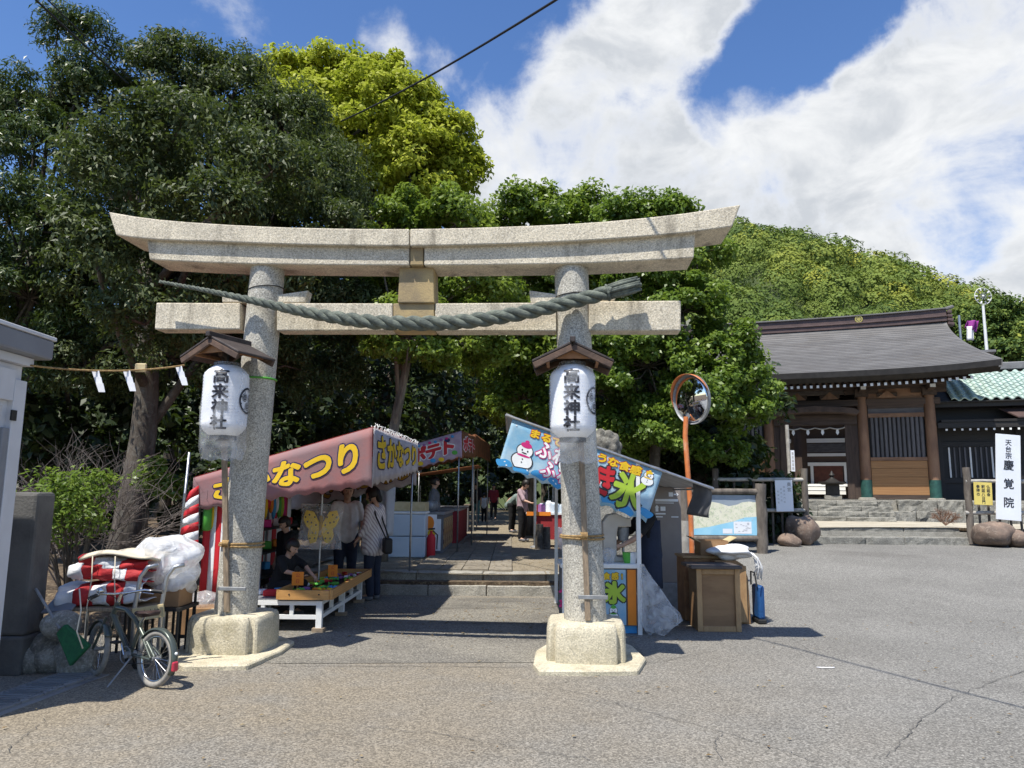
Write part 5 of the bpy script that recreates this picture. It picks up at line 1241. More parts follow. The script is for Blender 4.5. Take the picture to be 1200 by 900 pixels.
nt.links.new(rp_.outputs[0], bs.inputs['Base Color'])
def flap(name, mat, parent, quad, wave=.02, scal=.03, ns=9, nu=40, nv=6, solid=.004):
    """hanging cloth: quad = top-left, top-right, bottom-right, bottom-left"""
    a, b_, c_, d = [Vector(q) for q in quad]; n = (b_ - a).cross(d - a).normalized()
    def fn(u, v, l=0):
        p = a.lerp(b_, u).lerp(d.lerp(c_, u), v); q = sst(.6, 1, v) * scal * abs(math.sin(ns * math.pi * u))
        return p + (d - a).normalized() * (-q) + n * (wave * math.sin(7 * u + 2.1) * v) + n * (-l)
    MB().grid(lambda u, v: fn(u, v), nu, nv).build(name, mat, parent, smooth=True, solid=solid)
    side = -1 if n.y > 0 else 1
    return lambda u, v, l=0: fn(u, v) + n * (side * (.006 + l))
def stall_frame(t, F0, F1, B0, B1, gz_, mat='steel', r=.016):
    for p in (F0, F1, B0, B1): MB().tube([Vector((p.x, p.y, gz_)), p], r, 8).build('pole', mat, t, smooth=True)
    for a, b_ in ((F0, F1), (B0, B1), (F0, B0), (F1, B1)): MB().tube([a, b_], r * .85, 8).build('roof_pole', mat, t, smooth=True)
def txt(fn, s, u0, u1, vc, sz_v, mat_in, mat_out, t, fat=.05, out=.10, par=1.0, mirror=False, aspect=None):
    """a row of outlined glyphs; u, v in cloth units (v downwards)"""
    n = len(s); du = (u1 - u0) / n; g = (lambda u, v, l: fn(u, -v, l))
    cells = [(c, u0 + du * (i + .5), -(vc[0] + (vc[1] - vc[0]) * (i + .5) / n) if hasattr(vc, '__len__') else -vc, (-1 if mirror else 1) * du * par, sz_v) for i, c in enumerate(s)]
    if mat_out: lettering(cells, out, g, mat_out, t, 'lettering_outline')
    lettering(cells, fat, g, mat_in, t, 'lettering', lift=.004)

# --- goldfish-style fishing game stall (left, nearest)
FN, FF = at(437, 501, 8.9), at(489, 521, 12.0); BN = at(228, 560, 8.9); BF = FF + (BN - FN)
fs_ = thing('fishing_stall', 'fishing game stall with pink banner and yellow lettering', 'stall', Vector((-2.7, 10.2, 0)), 'festival stalls')
_pn = at(308, 600, 8.95); _pn = FN.lerp(BN, (FN.x - _pn.x) / (FN.x - BN.x)) + Vector((0, .06, -.03))
stall_frame(fs_, _pn, FF - Vector((.06, .06, .03)), BN + Vector((.06, .06, -.03)), BF + Vector((.06, -.06, -.03)), 0)
MB().grid(lambda u, v: FN.lerp(BN, u).lerp(FF.lerp(BF, u), v) - Vector((0, 0, .06 * math.sin(math.pi * u) * math.sin(math.pi * v) - .01)), 12, 12).build('roof_sheet', 'awning_red', fs_, smooth=True, solid=.004)
d = Vector((0, 0, -1))
fa = flap('side_flap', 'flap_pink', fs_, (BN + Vector((0, -.03, 0)), FN + Vector((0, -.03, 0)), FN + Vector((.02, -.05, -.72)), BN + Vector((0, -.05, -.42))), .03, .05, 11)
txt(fa, 'さかなつり', .10, .95, (.52, .42), .58, 'yellow', 'navy', fs_, .045, .085, par=1.0)
fv_ = flap('front_flap', 'flap_white', fs_, (FN + Vector((.012, 0, 0)), FF + Vector((.012, 0, 0)), FF + Vector((.03, 0, -.46)), FN + Vector((.03, 0, -.72))), .02, .05, 12)
txt(fv_, 'さかなつり', .04, .97, (.42, .42), .66, 'yellow', 'navy', fs_, .045, .085)
fb_ = flap('far_flap', 'flap_white', fs_, (BF, FF, FF + Vector((0, 0, -.66)), BF + Vector((0, 0, -.5))), .03, .05, 9)
txt(fb_, 'りつなかさ', .25, .97, (.58, .52), .6, 'gold_dim', 'navy', fs_, .045, .085, mirror=True)  # lettering seen from behind; its backlit dimness is put into the colour
lb_ = at(412, 555, 9.6); MB().tube([FN.lerp(BN, .1) + Vector((0, .7, -.1)), lb_], .006, 6).build('bulb_cord', 'black', fs_)
P('bulb', (1, .92, .7), rough=.4, bump=0, emit=2.0); MB().ball(lb_, .05, 12, 10).build('bulb', 'bulb', fs_, smooth=True)
b = MB()                                           # ties and hooks along the ridge pole
for k in range(34):
    p = FN.lerp(FF, (k + .5) / 34); a = random.uniform(0, 6); b.tube([p + Vector((.03 * math.cos(q + a), .03 * math.sin(q), .02 + .035 * math.sin(q * 1.3 + a))) for q in (0, 1.3, 2.6, 4)], .006, 5)
b.build('tie_cords', 'white_paint', fs_, smooth=True)
# back curtain with red and white stripes
def stripes(name, parent, fn, n, nv, mats=('red', 'print_white')):
    for k in range(n): MB().grid(lambda u, v, k=k: fn((k + u) / n, v), 3, nv).build(name, mats[k % 2], parent, smooth=True, solid=.004)
bw = [Vector((BN.x + .1, BN.y + .12, 0)), Vector((BF.x + .1, BF.y - .12, 0))]
stripes('curtain_stripe', fs_, lambda u, v: bw[0].lerp(bw[1], u) + Vector((.05 * math.sin(14 * u), 0, 1.68 - 1.6 * v)), 22, 4)
stripes('curtain_stripe', fs_, lambda u, v: Vector((BN.x + .12 + .45 * u, BN.y + .06 + .03 * math.sin(9 * u), 1.72 + .12 * u - 1.5 * v)), 6, 4)
cs = thing('striped_drape', 'red and white striped cloth draped off the fishing stall corner', 'cloth', Vector((BN.x - .1, BN.y, 0)))
q0, q1, q2, q3 = at(218, 580, 8.82), at(232, 572, 8.84), at(231, 668, 8.8), at(203, 668, 8.78)
for k in range(9):
    v0, v1 = k / 9, (k + 1) / 9; MB().grid(lambda u, v: q0.lerp(q1, u).lerp(q3.lerp(q2, u), v0 + (v1 - v0) * v) + Vector((0, .03 * math.sin(5 * u + 2), .03 * u)), 5, 2).build('stripe', ('red', 'print_white')[k % 2], cs, smooth=True, solid=.004)
MB().tube([at(217, 578, 8.85), Vector((at(205, 668, 8.85).x, 8.85, 0))], .014, 8).build('prop_pole', 'steel', cs)
# low white metal stand
TX0, TX1, TY0, TY1, TZ = -3.05, -2.12, 8.52, 10.72, .345
tb = thing('game_stand', 'low white metal stand carrying the wooden fishing tray', 'table', Vector(((TX0 + TX1) / 2, (TY0 + TY1) / 2, 0)))
legs = [(x, y) for x in (TX0, TX1) for y in (TY0, (TY0 + TY1) / 2, TY1)]
for x, y in legs:
    piece('leg', 'white_paint', tb, (x, y, .19), (.065, .065, .29)); piece('foot_block', 'batten', tb, (x, y, .024), (.13, .12, .044))
for z in (.31, .16):
    for y in (TY0, TY1): piece('rail', 'white_paint', tb, ((TX0 + TX1) / 2, y, z), (TX1 - TX0 - .066, .045, .045))
    for x in (TX0, TX1):
        for y0 in (TY0, (TY0 + TY1) / 2): piece('rail', 'white_paint', tb, (x, y0 + (TY1 - TY0) / 4, z), (.045, (TY1 - TY0) / 2 - .066, .045))
for x in (TX0 + .3, TX0 + .62): piece('strut', 'white_paint', tb, (x, TY0, .235), (.04, .04, .105))
for y in (TY0 + .55, TY1 - .55): piece('strut', 'white_paint', tb, (TX1, y, .235), (.04, .04, .105))
piece('deck', 'dull_metal', tb, ((TX0 + TX1) / 2, (TY0 + TY1) / 2, .342), (TX1 - TX0, TY1 - TY0, .016))
P('tray_wood', (.56, .30, .10), (.44, .22, .07), sc=3, rough=.5, bump=.2, stretch=(1, .3, 5), rnd=.08, coat=.3)
AX0, AX1, AY0, AY1 = -2.58, -1.99, 8.47, 10.80
tr_ = thing('fishing_tray', 'long yellow wooden tray full of plastic prizes', 'tray', Vector(((AX0 + AX1) / 2, (AY0 + AY1) / 2, .352)))
for x in (AX0, AX1): piece('side_board', 'tray_wood', tr_, (x, (AY0 + AY1) / 2, .405), (.035, AY1 - AY0, .105))
for y in (AY0, AY1): piece('end_board', 'tray_wood', tr_, ((AX0 + AX1) / 2, y, .403), (AX1 - AX0 - .037, .035, .102))
piece('bottom', 'black', tr_, ((AX0 + AX1) / 2, (AY0 + AY1) / 2, .360), (AX1 - AX0 - .04, AY1 - AY0 - .04, .012))
for x, z in ((-2.45, .41), (-2.12, .41)): MB().ball((x, AY0 - .019, z), .009, 8, 6).build('bolt', 'black', tr_)
toy_mats = ['red', 'sky_blue', 'green', 'magenta', 'yellow', 'orange', 'print_white', 'lime', 'violet']
toy_names = {'red': 'red', 'sky_blue': 'blue', 'green': 'green', 'magenta': 'pink', 'yellow': 'yellow', 'orange': 'orange', 'print_white': 'white', 'lime': 'lime', 'violet': 'purple'}
toys = {}
for mm in toy_mats:
    b = MB(); b.ball((0, 0, .022), (.055, .022, .022), 10, 6); b.add([(.045, 0, .022), (.085, .004, .045), (.085, -.004, .0)], [(0, 1, 2)]); b.ball((-.035, 0, .035), .009, 6, 4)
    me = bpy.data.meshes.new('plastic_fish'); me.from_pydata(b.v, [], b.f); me.materials.append(MATS[mm]); toys[mm] = me
for k in range(60):
    mm = toy_mats[k % 9] if k > 12 else 'green'; o = bpy.data.objects.new('plastic_fish', toys[mm]); C.objects.link(o)
    o.location = (random.uniform(AX0 + .08, AX1 - .08), random.uniform(AY0 + .1, AY1 - .1), .37 + .02 * random.random()); o.rotation_euler = (random.uniform(-.3, .3), 0, random.uniform(0, 6))
    tag(o, '%s plastic fish lying in the yellow wooden tray' % toy_names[mm], 'toy', 'plastic fish in the tray')
for i, (px, py, Y_, w_, h_) in enumerate(((349, 678, 8.75, .13, .15), (390, 669, 9.9, .12, .15))):
    c = at(px, py, Y_); t = thing('price_card', ['orange price card at the near end of the fishing tray', 'orange price card halfway along the fishing tray'][i], 'card', c - Vector((0, 0, h_ / 2)))
    MB().box(c, (w_, .012, h_), .2).build('card', 'orange', t)
    fn = lambda u, v, l, c=c: c + Matrix.Rotation(.2, 3, 'Z') @ Vector((u, -.0075 - l, v)); lettering([('公', 0, .04, .05, .05), ('日', 0, -.03, .05, .05)], 0, fn, 'red', t)
# prizes on the deck, dark racks at the back
for i, (x, y, s, mm) in enumerate([(-2.74, 8.75, (.16, .12, .07), 'red'), (-2.68, 9.0, (.2, .1, .06), 'sky_blue'), (-2.9, 8.9, (.15, .14, .05), 'print_white'), (-2.8, 9.3, (.2, .14, .08), 'magenta'), (-2.95, 9.6, (.16, .16, .1), 'violet'), (-2.75, 9.75, (.18, .12, .06), 'orange')]):
    o = MB().box((x, y, .352 + s[2] / 2), s, i * .5).build('prize_box', mm, bevel=.012, seg=2); tag(o, '%s prize box on the white metal stand' % toy_names[mm], 'box')
rk = thing('prize_rack', 'black tiered rack of hanging toys under the fishing stall', 'rack', Vector((-3.35, 10.0, 0)))
for z in (.45, .75, 1.05): piece('shelf', 'black', rk, (-3.4, 10.1, z), (.5, 2.1, .03))
for y in (9.1, 11.1): piece('upright', 'dull_metal', rk, (-3.6, y, .75), (.04, .04, 1.5))
piece('hanging_bar', 'dull_metal', rk, (-3.35, 10.1, 1.5), (.03, 2.0, .03))
for i in range(16):
    mm = toy_mats[(i * 5) % 9]; h_ = random.uniform(.18, .42); t_ = 9.12 + i * .12
    o = MB().ball((-3.3, t_, 1.48 - h_ / 2), (.035, .045, h_ / 2), 10, 8).build('hanging_toy', mm, smooth=True); tag(o, '%s toy in a bag hanging inside the fishing stall' % toy_names[mm], 'toy', 'hanging toys')
for i in range(12):
    mm = toy_mats[(i * 4 + 1) % 9]; x, y = -3.42 + .1 * (i % 3), 9.2 + .15 * i; zz = (.465, .765, 1.065)[i % 3]
    o = MB().box((x, y, zz + .05), (.12, .11, .1), i).build('prize_box', mm, bevel=.01); tag(o, '%s prize box on the black tiered rack' % toy_names[mm], 'box', 'prizes on the rack')
tg = at(242, 620, 8.95); o = MB().tube([tg + Vector((0, 0, .35)), tg + Vector((0, 0, .3)), tg, tg - Vector((0, 0, .02))], [.012, .05, .055, .03], 10).build('toy_bottle', 'green', smooth=True); tag(o, 'bright green bottle toy hung beside the striped curtain', 'toy')
for i, mm in enumerate(('yellow', 'flap_pink', 'orange', 'flap_white')):
    p = at(249 + 3 * i, 605 + 3 * i, 9.0 + .05 * i); o = MB().ball(p, (.04, .03, .17), 10, 8).build('hanging_toy', mm, smooth=True); tag(o, ['yellow', 'pink', 'orange', 'white'][i] + ' long toy hung beside the bright green bottle', 'toy')
cbx = Vector((at(238, 725, 8.3).x, 8.3, 0)); t = thing('cardboard_box', 'brown cardboard box with bagged goods behind the torii plinth', 'box', cbx)
P('cardboard', (.34, .20, .10), (.27, .155, .075), sc=3, rough=.85, bump=.1, rnd=.08)
MB().box(cbx + Vector((0, 0, .15)), (.42, .34, .30), .2).build('carton', 'cardboard', t, bevel=.006)
MB().ball(cbx + Vector((0, 0, .34)), (.19, .14, .12), 14, 10, lambda d: 1 + .08 * math.sin(9 * d.x + 7 * d.y)).build('bag', 'film_bag', t, smooth=True)
# butterfly-shaped bag of sweets on a stand
bp_ = at(376, 617, 9.75); t = thing('butterfly_balloon', 'clear bag holding a yellow spotted butterfly on a pole', 'balloon', Vector((bp_.x, bp_.y, .35)))
wing_ = [(0, -.02), (.03, .06), (.10, .19), (.20, .21), (.235, .10), (.19, .0), (.15, -.03), (.17, -.12), (.13, -.22), (.06, -.2), (.02, -.1)]
for s in (-1, 1):
    pl_ = [bp_ + Vector((s * x, -.01, z)) for x, z in wing_]; MB().prism(pl_, (0, .03, 0)).build('wing', 'yellow', t, bevel=.008)
    for (x, z) in ((.08, .12), (.15, .15), (.2, .12), (.12, .05), (.17, .06), (.06, .02), (.1, -.08), (.13, -.15), (.07, -.15)):
        MB().ball(bp_ + Vector((s * x, -.014, z)), (.011, .006, .013), 8, 6).build('spot', 'ink', t)
MB().capsule(bp_ + Vector((0, 0, -.16)), bp_ + Vector((0, 0, .12)), .02, .025).build('abdomen', 'gold_dim', t, smooth=True)
MB().grid(lambda u, v: bp_ + Vector((math.sin(2 * math.pi * u) * (.27 + .015 * math.sin(9 * u + 6 * v)), math.cos(2 * math.pi * u) * .09 * math.sin(math.pi * min(1, .15 + v * .85)), -.29 + .58 * v)), 40, 12).build('clear_bag', 'film_clear', t, smooth=True, fix=False)
MB().tube([(bp_.x, bp_.y, .36), (bp_.x, bp_.y, 1.9)], .012, 8).build('pole', 'steel', t)

# people at the fishing stall
g_ = at(437, 690, 11.0)
person('person in a loose pale striped blouse and dark trousers beside the fishing tray', (g_.x, 10.95, 0), R(-112), 1.63, 'cloth_stripe', 'cloth_navy', 1.7, hair='tied', flare=.5,
       pose=dict(elbL=(.21, .0, 1.04), wriL=(.205, -.12, .87), hanL=(.2, -.18, .80), elbR=(-.21, .0, 1.04), wriR=(-.20, -.1, .86), hanR=(-.195, -.15, .78), face=(.1, -1, 0), hd=(0, -.05, 1.465)))
hb_ = Vector((g_.x + .22, 10.8, .78)); t = thing('shoulder_bag', 'black shoulder bag on the person in the striped blouse', 'bag', hb_ - Vector((0, 0, .12)))
MB().box(hb_, (.12, .26, .22), .3).build('bag', 'black', t, bevel=.03, seg=2); MB().tube([hb_ + Vector((0, .1, .1)), hb_ + Vector((-.12, .12, .42)), hb_ + Vector((-.25, .1, .60)), hb_ + Vector((-.16, -.06, .40)), hb_ + Vector((0, -.1, .1))], .012, 6).build('strap', 'black', t)
g_ = at(386, 690, 10.35)
person('person in a white T-shirt standing behind the butterfly bag', (g_.x, 11.25, 0), R(20), 1.68, 'cloth_white', 'cloth_navy', .8, pose=dict(elbL=(.23, .0, 1.05), wriL=(.2, -.16, .95), hanL=(.19, -.23, .93)))
g_ = at(333, 690, 9.65)
person('child in a black T-shirt looking aside behind the prizes', (g_.x - .1, 9.95, 0), R(-35), 1.22, 'cloth_black', 'cloth_navy', .8, pose=dict(hd=(.0, -.05, 1.46)))
g_ = at(341, 690, 9.25)
person('crouching child in black reaching into the fishing tray', (g_.x - .12, 9.25, .06), R(68), 1.3, 'cloth_black', 'cloth_black', .9,
       pose=dict(pel=(0, .05, .42), wst=(0, .0, .55), chs=(0, -.07, .74), nkb=(0, -.1, .85), hd=(0, -.17, .99), hipL=(.09, .05, .42), hipR=(-.09, .05, .42), kneL=(.13, -.30, .46), kneR=(-.13, -.30, .46), ankL=(.12, -.16, .08), ankR=(-.12, -.16, .08), toeL=(.13, -.30, .035), toeR=(-.13, -.30, .035),
                 shoL=(.15, -.08, .82), shoR=(-.15, -.08, .82), elbL=(.19, -.28, .70), wriL=(.12, -.48, .58), hanL=(.1, -.55, .54), elbR=(-.2, -.22, .66), wriR=(-.15, -.42, .62), hanR=(-.14, -.5, .6)))

# --- potato stall and the one behind it, on the raised approach
def stall2(label, FNp, FFp, back_px, Yn, Yf, matf, matv, words, group='festival stalls'):
    F0, F1 = at(*FNp, Yn), at(*FFp, Yf); B0 = F0 + Vector((-2.1, 0, -.62)); B1 = F1 + Vector((-2.1, 0, -.62))
    t = thing('food_stall', label, 'stall', Vector(((F0.x + B0.x) / 2, (Yn + Yf) / 2, PZ)), group)
    stall_frame(t, F0 - Vector((.05, -.05, .03)), F1 - Vector((.05, .05, .03)), B0 + Vector((.05, .05, -.03)), B1 + Vector((.05, -.05, -.03)), PZ)
    MB().grid(lambda u, v: F0.lerp(B0, u).lerp(F1.lerp(B1, u), v) + Vector((0, 0, .01)), 8, 8).build('roof_sheet', matv, t, solid=.004)
    f1 = flap('side_flap', matf, t, (B0 + Vector((0, -.03, 0)), F0 + Vector((0, -.03, 0)), F0 + Vector((.02, -.04, -.56)), B0 + Vector((0, -.04, -.5))), .03, .05, 11)
    f2 = flap('front_flap', matv, t, (F0 + Vector((.012, 0, 0)), F1 + Vector((.012, 0, 0)), F1 + Vector((.03, 0, -.52)), F0 + Vector((.03, 0, -.56))), .02, .05, 12)
    if words:
        txt(f1, words, .50, .95, (.5, .46), .62, 'red', 'print_white', t, .06, .12, par=1.1)
        txt(f2, words, .05, .95, (.48, .48), .6, 'red', 'print_white', t, .06, .12)
        for k in range(9): c = f1(.47 + .055 * k, .12 + .02 * (k % 2), .01); MB().ball(c, (.035, .006, .03), 8, 6).build('printed_dot', ['violet', 'magenta', 'sky_blue'][k % 3], t)
        for (u, v, mm) in ((.93, .75, 'green'), (.72, .83, 'sky_blue'), (.86, .2, 'navy'), (.60, .88, 'yellow'), (.80, .9, 'yellow')): c = f1(u, v, .01); MB().ball(c, (.06, .006, .045), 10, 8).build('printed_motif', mm, t)
    return t, F0, F1, B0
t, F0, F1, B0 = stall2('potato stall with red lettering on its slanted white and purple banner', (541, 505), (557, 512), None, 15.3, 17.6, 'flap_purple', 'flap_brown', 'ポテト')
t, F2, F3, _ = stall2('plain brown canopied stall beyond the potato stall', (557, 509), (574, 521), None, 18.2, 21.8, 'flap_brown', 'flap_brown', None)
MB().ball(F2 + Vector((-.15, -.06, -.28)), (.12, .008, .26), 14, 10).build('printed_mark', 'red', t)
for (x0, y0, y1, lab, mt_) in ((-1.35, 15.0, 17.4, 'counter faced with colourful posters under the potato stall', 'cloth_grey'), (-1.25, 18.0, 21.5, 'dark red draped counter under the brown canopy', 'cloth_red')):
    ct = thing('counter', lab, 'counter', Vector((x0 - .3, (y0 + y1) / 2, PZ)))
    MB().box((x0 - .3, (y0 + y1) / 2, PZ + .415), (.6, y1 - y0, .75)).build('drape', mt_, ct); MB().box((x0 - .3, (y0 + y1) / 2, PZ + .82), (.66, y1 - y0 + .06, .05)).build('top', 'dull_metal', ct)
    if y0 < 16:
        for k in range(5): MB().box((x0 + .008, y0 + .3 + k * .46, PZ + .42), (.012, .4, .6)).build('poster', 'poster_mix', ct)
        MB().box((x0 - .14, y0 - .01, PZ + .40), (.2, .014, .62)).build('poster', 'print_white', ct)
        for k in range(4): MB().ball((x0 - .3, y0 + .3 + k * .4, PZ + .95), (.1, .12, .12), 10, 8).build('pan', 'dull_metal', ct, smooth=True)
c = at(478, 648, 14.7); c.z = PZ
t = thing('cooler_box', 'tall white insulated cooler beside the potato counter', 'cooler', c); P('cooler', (.52, .60, .68), (.47, .55, .63), sc=1.5, rough=.4, bump=.02)
MB().box(c + Vector((0, 0, .20)), (.72, .6, .39)).build('lower_box', 'cooler', t, bevel=.02, seg=2); MB().box(c + Vector((0, 0, .61)), (.72, .6, .41)).build('upper_box', 'cooler', t, bevel=.02, seg=2); MB().box(c + Vector((0, 0, .845)), (.75, .62, .05)).build('lid', 'white_paint', t, bevel=.015)
c2 = c + Vector((.03, 0, .872)); t = thing('serving_tray', 'cream open crate on top of the white cooler', 'crate', c2); P('cream', (.58, .48, .28), (.48, .38, .2), rough=.6, bump=.1)
for y in (-.26, .26): MB().box(c2 + Vector((0, y, .09)), (.62, .02, .17)).build('side', 'cream', t)
for x in (-.32, .32): MB().box(c2 + Vector((x, 0, .088)), (.02, .5, .165)).build('end', 'cream', t)
MB().box(c2 + Vector((0, 0, .012)), (.6, .5, .018)).build('bottom', 'cream', t)
c = at(505, 645, 14.6); c.z = PZ; t = thing('fire_extinguisher', 'red fire extinguisher standing beside the white cooler', 'extinguisher', c)
MB().lathe([(.08, 0), (.085, .03), (.085, .36), (.06, .42), (.025, .45), (.025, .5)], 16, c).build('cylinder', 'red', t, smooth=40); MB().bar(c + Vector((-.06, 0, .53)), c + Vector((.07, 0, .54)), .03, .03).build('handle', 'black', t); MB().tube([c + Vector((.03, 0, .5)), c + Vector((.12, 0, .42)), c + Vector((.11, 0, .15))], .012, 6).build('hose', 'black', t)
c = at(504, 618, 14.85); t = thing('mascot_free_poster', 'orange food poster on the end of the potato counter', 'poster', c - Vector((0, 0, .2))); t.name = 'food_poster'
MB().box(c, (.26, .015, .5)).build('sheet', 'print_white', t); MB().ball(c + Vector((-.02, -.01, .08)), (.10, .006, .14), 12, 8).build('printed_motif', 'orange', t); MB().ball(c + Vector((.03, -.014, -.12)), (.08, .006, .08), 12, 8).build('printed_motif', 'yellow', t)
q = [at(441, 571, 12.1), at(463, 571, 12.2), at(460, 628, 12.2), at(445, 628, 12.1)]
o = MB().grid(lambda u, v: q[0].lerp(q[1], u).lerp(q[3].lerp(q[2], u), v) + Vector((0, .05 * math.sin(8 * u) + .02 * math.sin(9 * v), 0)), 14, 8).build('vinyl_sheet', 'clear_white', smooth=True, solid=.003); tag(o, 'bluish clear vinyl sheet hanging at the far end of the fishing stall', 'sheet')

# --- shaved ice stall on the right
SY = 8.5; K0, K1, K2, K3 = at(601, 490, SY), at(777, 551, SY), at(757, 613, SY), at(583, 548, SY)
ks = thing('shaved_ice_stall', 'shaved ice stall with blue snowman banner beside the torii', 'stall', Vector((.9, 9.4, 0)), 'festival stalls')
kf = flap('banner', 'flap_blue', ks, (K0, K1, K2, K3), .02, .035, 10)
PA, PB = at(593, 486.5, SY - .01), at(836, 573, SY - .01)
RB = Vector((0, 2.4, 0)); MB().tube([PA, PB], .018, 8).build('roof_pole', 'steel', ks); MB().tube([PA + RB, PB + RB], .018, 8).build('roof_pole', 'steel', ks)
for u in (0, .25, .5, .75, 1): MB().tube([PA.lerp(PB, u), PA.lerp(PB, u) + RB], .012, 8).build('roof_rib', 'steel', ks)
MB().grid(lambda u, v: PA.lerp(PB, u) + RB * v + Vector((0, 0, .022 - .02 * math.sin(4 * math.pi * u) ** 2)), 24, 8).build('roof_sheet', 'awning_grey', ks, smooth=True, solid=.004)
for px in (661, 748.5):
    p = at(px, 640, SY + .02); u = (p.x - PA.x) / (PB.x - PA.x); pt = PA.lerp(PB, u); MB().bar((p.x, p.y, 0), (p.x, p.y, pt.z), .045, .045, up=(0, 1, 0)).build('post', 'white_paint', ks); MB().bar((p.x + .05, p.y + 2.3, 0), (p.x + .05, p.y + 2.3, pt.z), .045, .045, up=(0, 1, 0)).build('post', 'white_paint', ks)
txt(kf, 'まるで雪のような食感!', .13, .95, (.15, .17), .17, 'yellow', 'red', ks, .05, .11, par=1.0)
txt(kf, 'ふわ', .20, .42, (.38, .40), .36, 'print_white', 'magenta', ks, .03, .085, par=.98)
txt(kf, 'ふわ', .26, .48, (.71, .72), .36, 'print_white', 'magenta', ks, .03, .085, par=.98)
txt(kf, 'か', .47, .65, .58, .62, 'red', 'print_white', ks, .06, .11); txt(kf, 'き', .60, .74, .54, .60, 'red', 'ink', ks, .04, .095, par=1.1)
txt(kf, '氷', .73, .935, .58, .70, 'lime', 'ink', ks, .04, .095, par=1.02)
def blobp(fn, u, v, ru, rv, mat, parent, l=.004, name='printed_shape', n=18):
    b = MB(); b.add([fn(u + ru * math.cos(a), v + rv * math.sin(a), l) for a in [i * 2 * math.pi / n for i in range(n)]], [tuple(range(n))]); b.build(name, mat, parent, fix=False)
def snowman(fn, u, v, s, hat, parent, asp=1.0):
    a = s * asp
    for (du, dv, r) in ((0, 0, .5), (0, .85, .66)):
        blobp(fn, u + du * a, v + dv * s, r * a * 1.12, r * s * 1.12, 'ink', parent, .003, 'printed_outline'); blobp(fn, u + du * a, v + dv * s, r * a, r * s, 'print_white', parent, .005)
    blobp(fn, u, v - .45 * s, .36 * a, .22 * s, hat, parent, .007); blobp(fn, u, v - .72 * s, .14 * a, .14 * s, hat, parent, .008); blobp(fn, u, v + .40 * s, .44 * a, .09 * s, hat, parent, .007)
    for du in (-.18, .18): blobp(fn, u + du * a, v - .02 * s, .05 * a, .08 * s, 'ink', parent, .008, n=8)
    blobp(fn, u, v + .18 * s, .18 * a, .05 * s, 'ink', parent, .008, n=10)
    for dv in (.7, 1.0): blobp(fn, u, v + dv * s, .05 * a, .06 * s, 'ink', parent, .008, n=8)
snowman(kf, .135, .52, .24, 'magenta', ks, .42); snowman(kf, .42, .36, .2, 'magenta', ks, .42); snowman(kf, .925, .18, .12, 'yellow', ks, .5)
for k in range(26): blobp(kf, random.uniform(.02, .98), random.choice([random.uniform(.8, .97), random.uniform(.04, .3)]), .006, .014, 'print_white', ks, .0015, n=8)
for k in range(9): blobp(kf, .03 + .118 * k, .90 + .05 * math.sin(3 * k), .055, .08, 'sky_blue', ks, .001, n=16)
# counter
cx0, cx1 = at(659, 700, SY).x, at(747, 700, SY).x; cyc = SY + .32; CT = .765
ct = thing('ice_counter', 'stall counter fronted by a shaved ice poster and orange panel', 'counter', Vector(((cx0 + cx1) / 2, cyc, 0)))
MB().box(((cx0 + cx1) / 2, cyc, .40), (cx1 - cx0, .56, .62)).build('cabinet', 'cloth_grey', ct); MB().box(((cx0 + cx1) / 2, cyc, CT - .025), (cx1 - cx0 + .04, .64, .05)).build('worktop', 'white_paint', ct, bevel=.006)
MB().box(((cx0 + cx1) / 2, cyc, .05), (cx1 - cx0, .5, .09)).build('plinth_strip', 'sky_blue', ct)
px_ = lambda x: at(x, 700, SY).x
MB().box(((px_(659) + px_(734)) / 2, SY + .03, .40), (px_(734) - px_(659), .012, .60)).build('poster', 'flap_blue', ct)
MB().box(((px_(736) + px_(746)) / 2, SY + .03, .40), (px_(746) - px_(736), .012, .60)).build('side_panel', 'orange', ct); 
pw = px_(734) - px_(659); pfn = lambda u, v, l: Vector((px_(659) + pw * u, SY + .022 - l, .70 - .60 * v))
lettering([('氷', .82, -.42, .34, .34 * pw / .60)], .12, lambda u, v, l: pfn(u, -v, l), 'ink', ct, 'lettering_outline'); lettering([('氷', .82, -.42, .34, .34 * pw / .60)], .06, lambda u, v, l: pfn(u, -v, l), 'lime', ct, lift=.004)
lettering([('食', .70, -.12, .12, .14), ('感', .83, -.12, .12, .14), ('!', .94, -.12, .12, .14)], .09, lambda u, v, l: pfn(u, -v, l), 'ink', ct, 'lettering_outline'); lettering([('食', .70, -.12, .12, .14), ('感', .83, -.12, .12, .14), ('!', .94, -.12, .12, .14)], .04, lambda u, v, l: pfn(u, -v, l), 'yellow', ct, lift=.004)
snowman(pfn, .80, .74, .14, 'green', ct, .85)
lettering([('ふ', .05, -.35, .2, .2), ('わ', .05, -.62, .2, .2)], .08, lambda u, v, l: pfn(u, -v, l), 'magenta', ct)
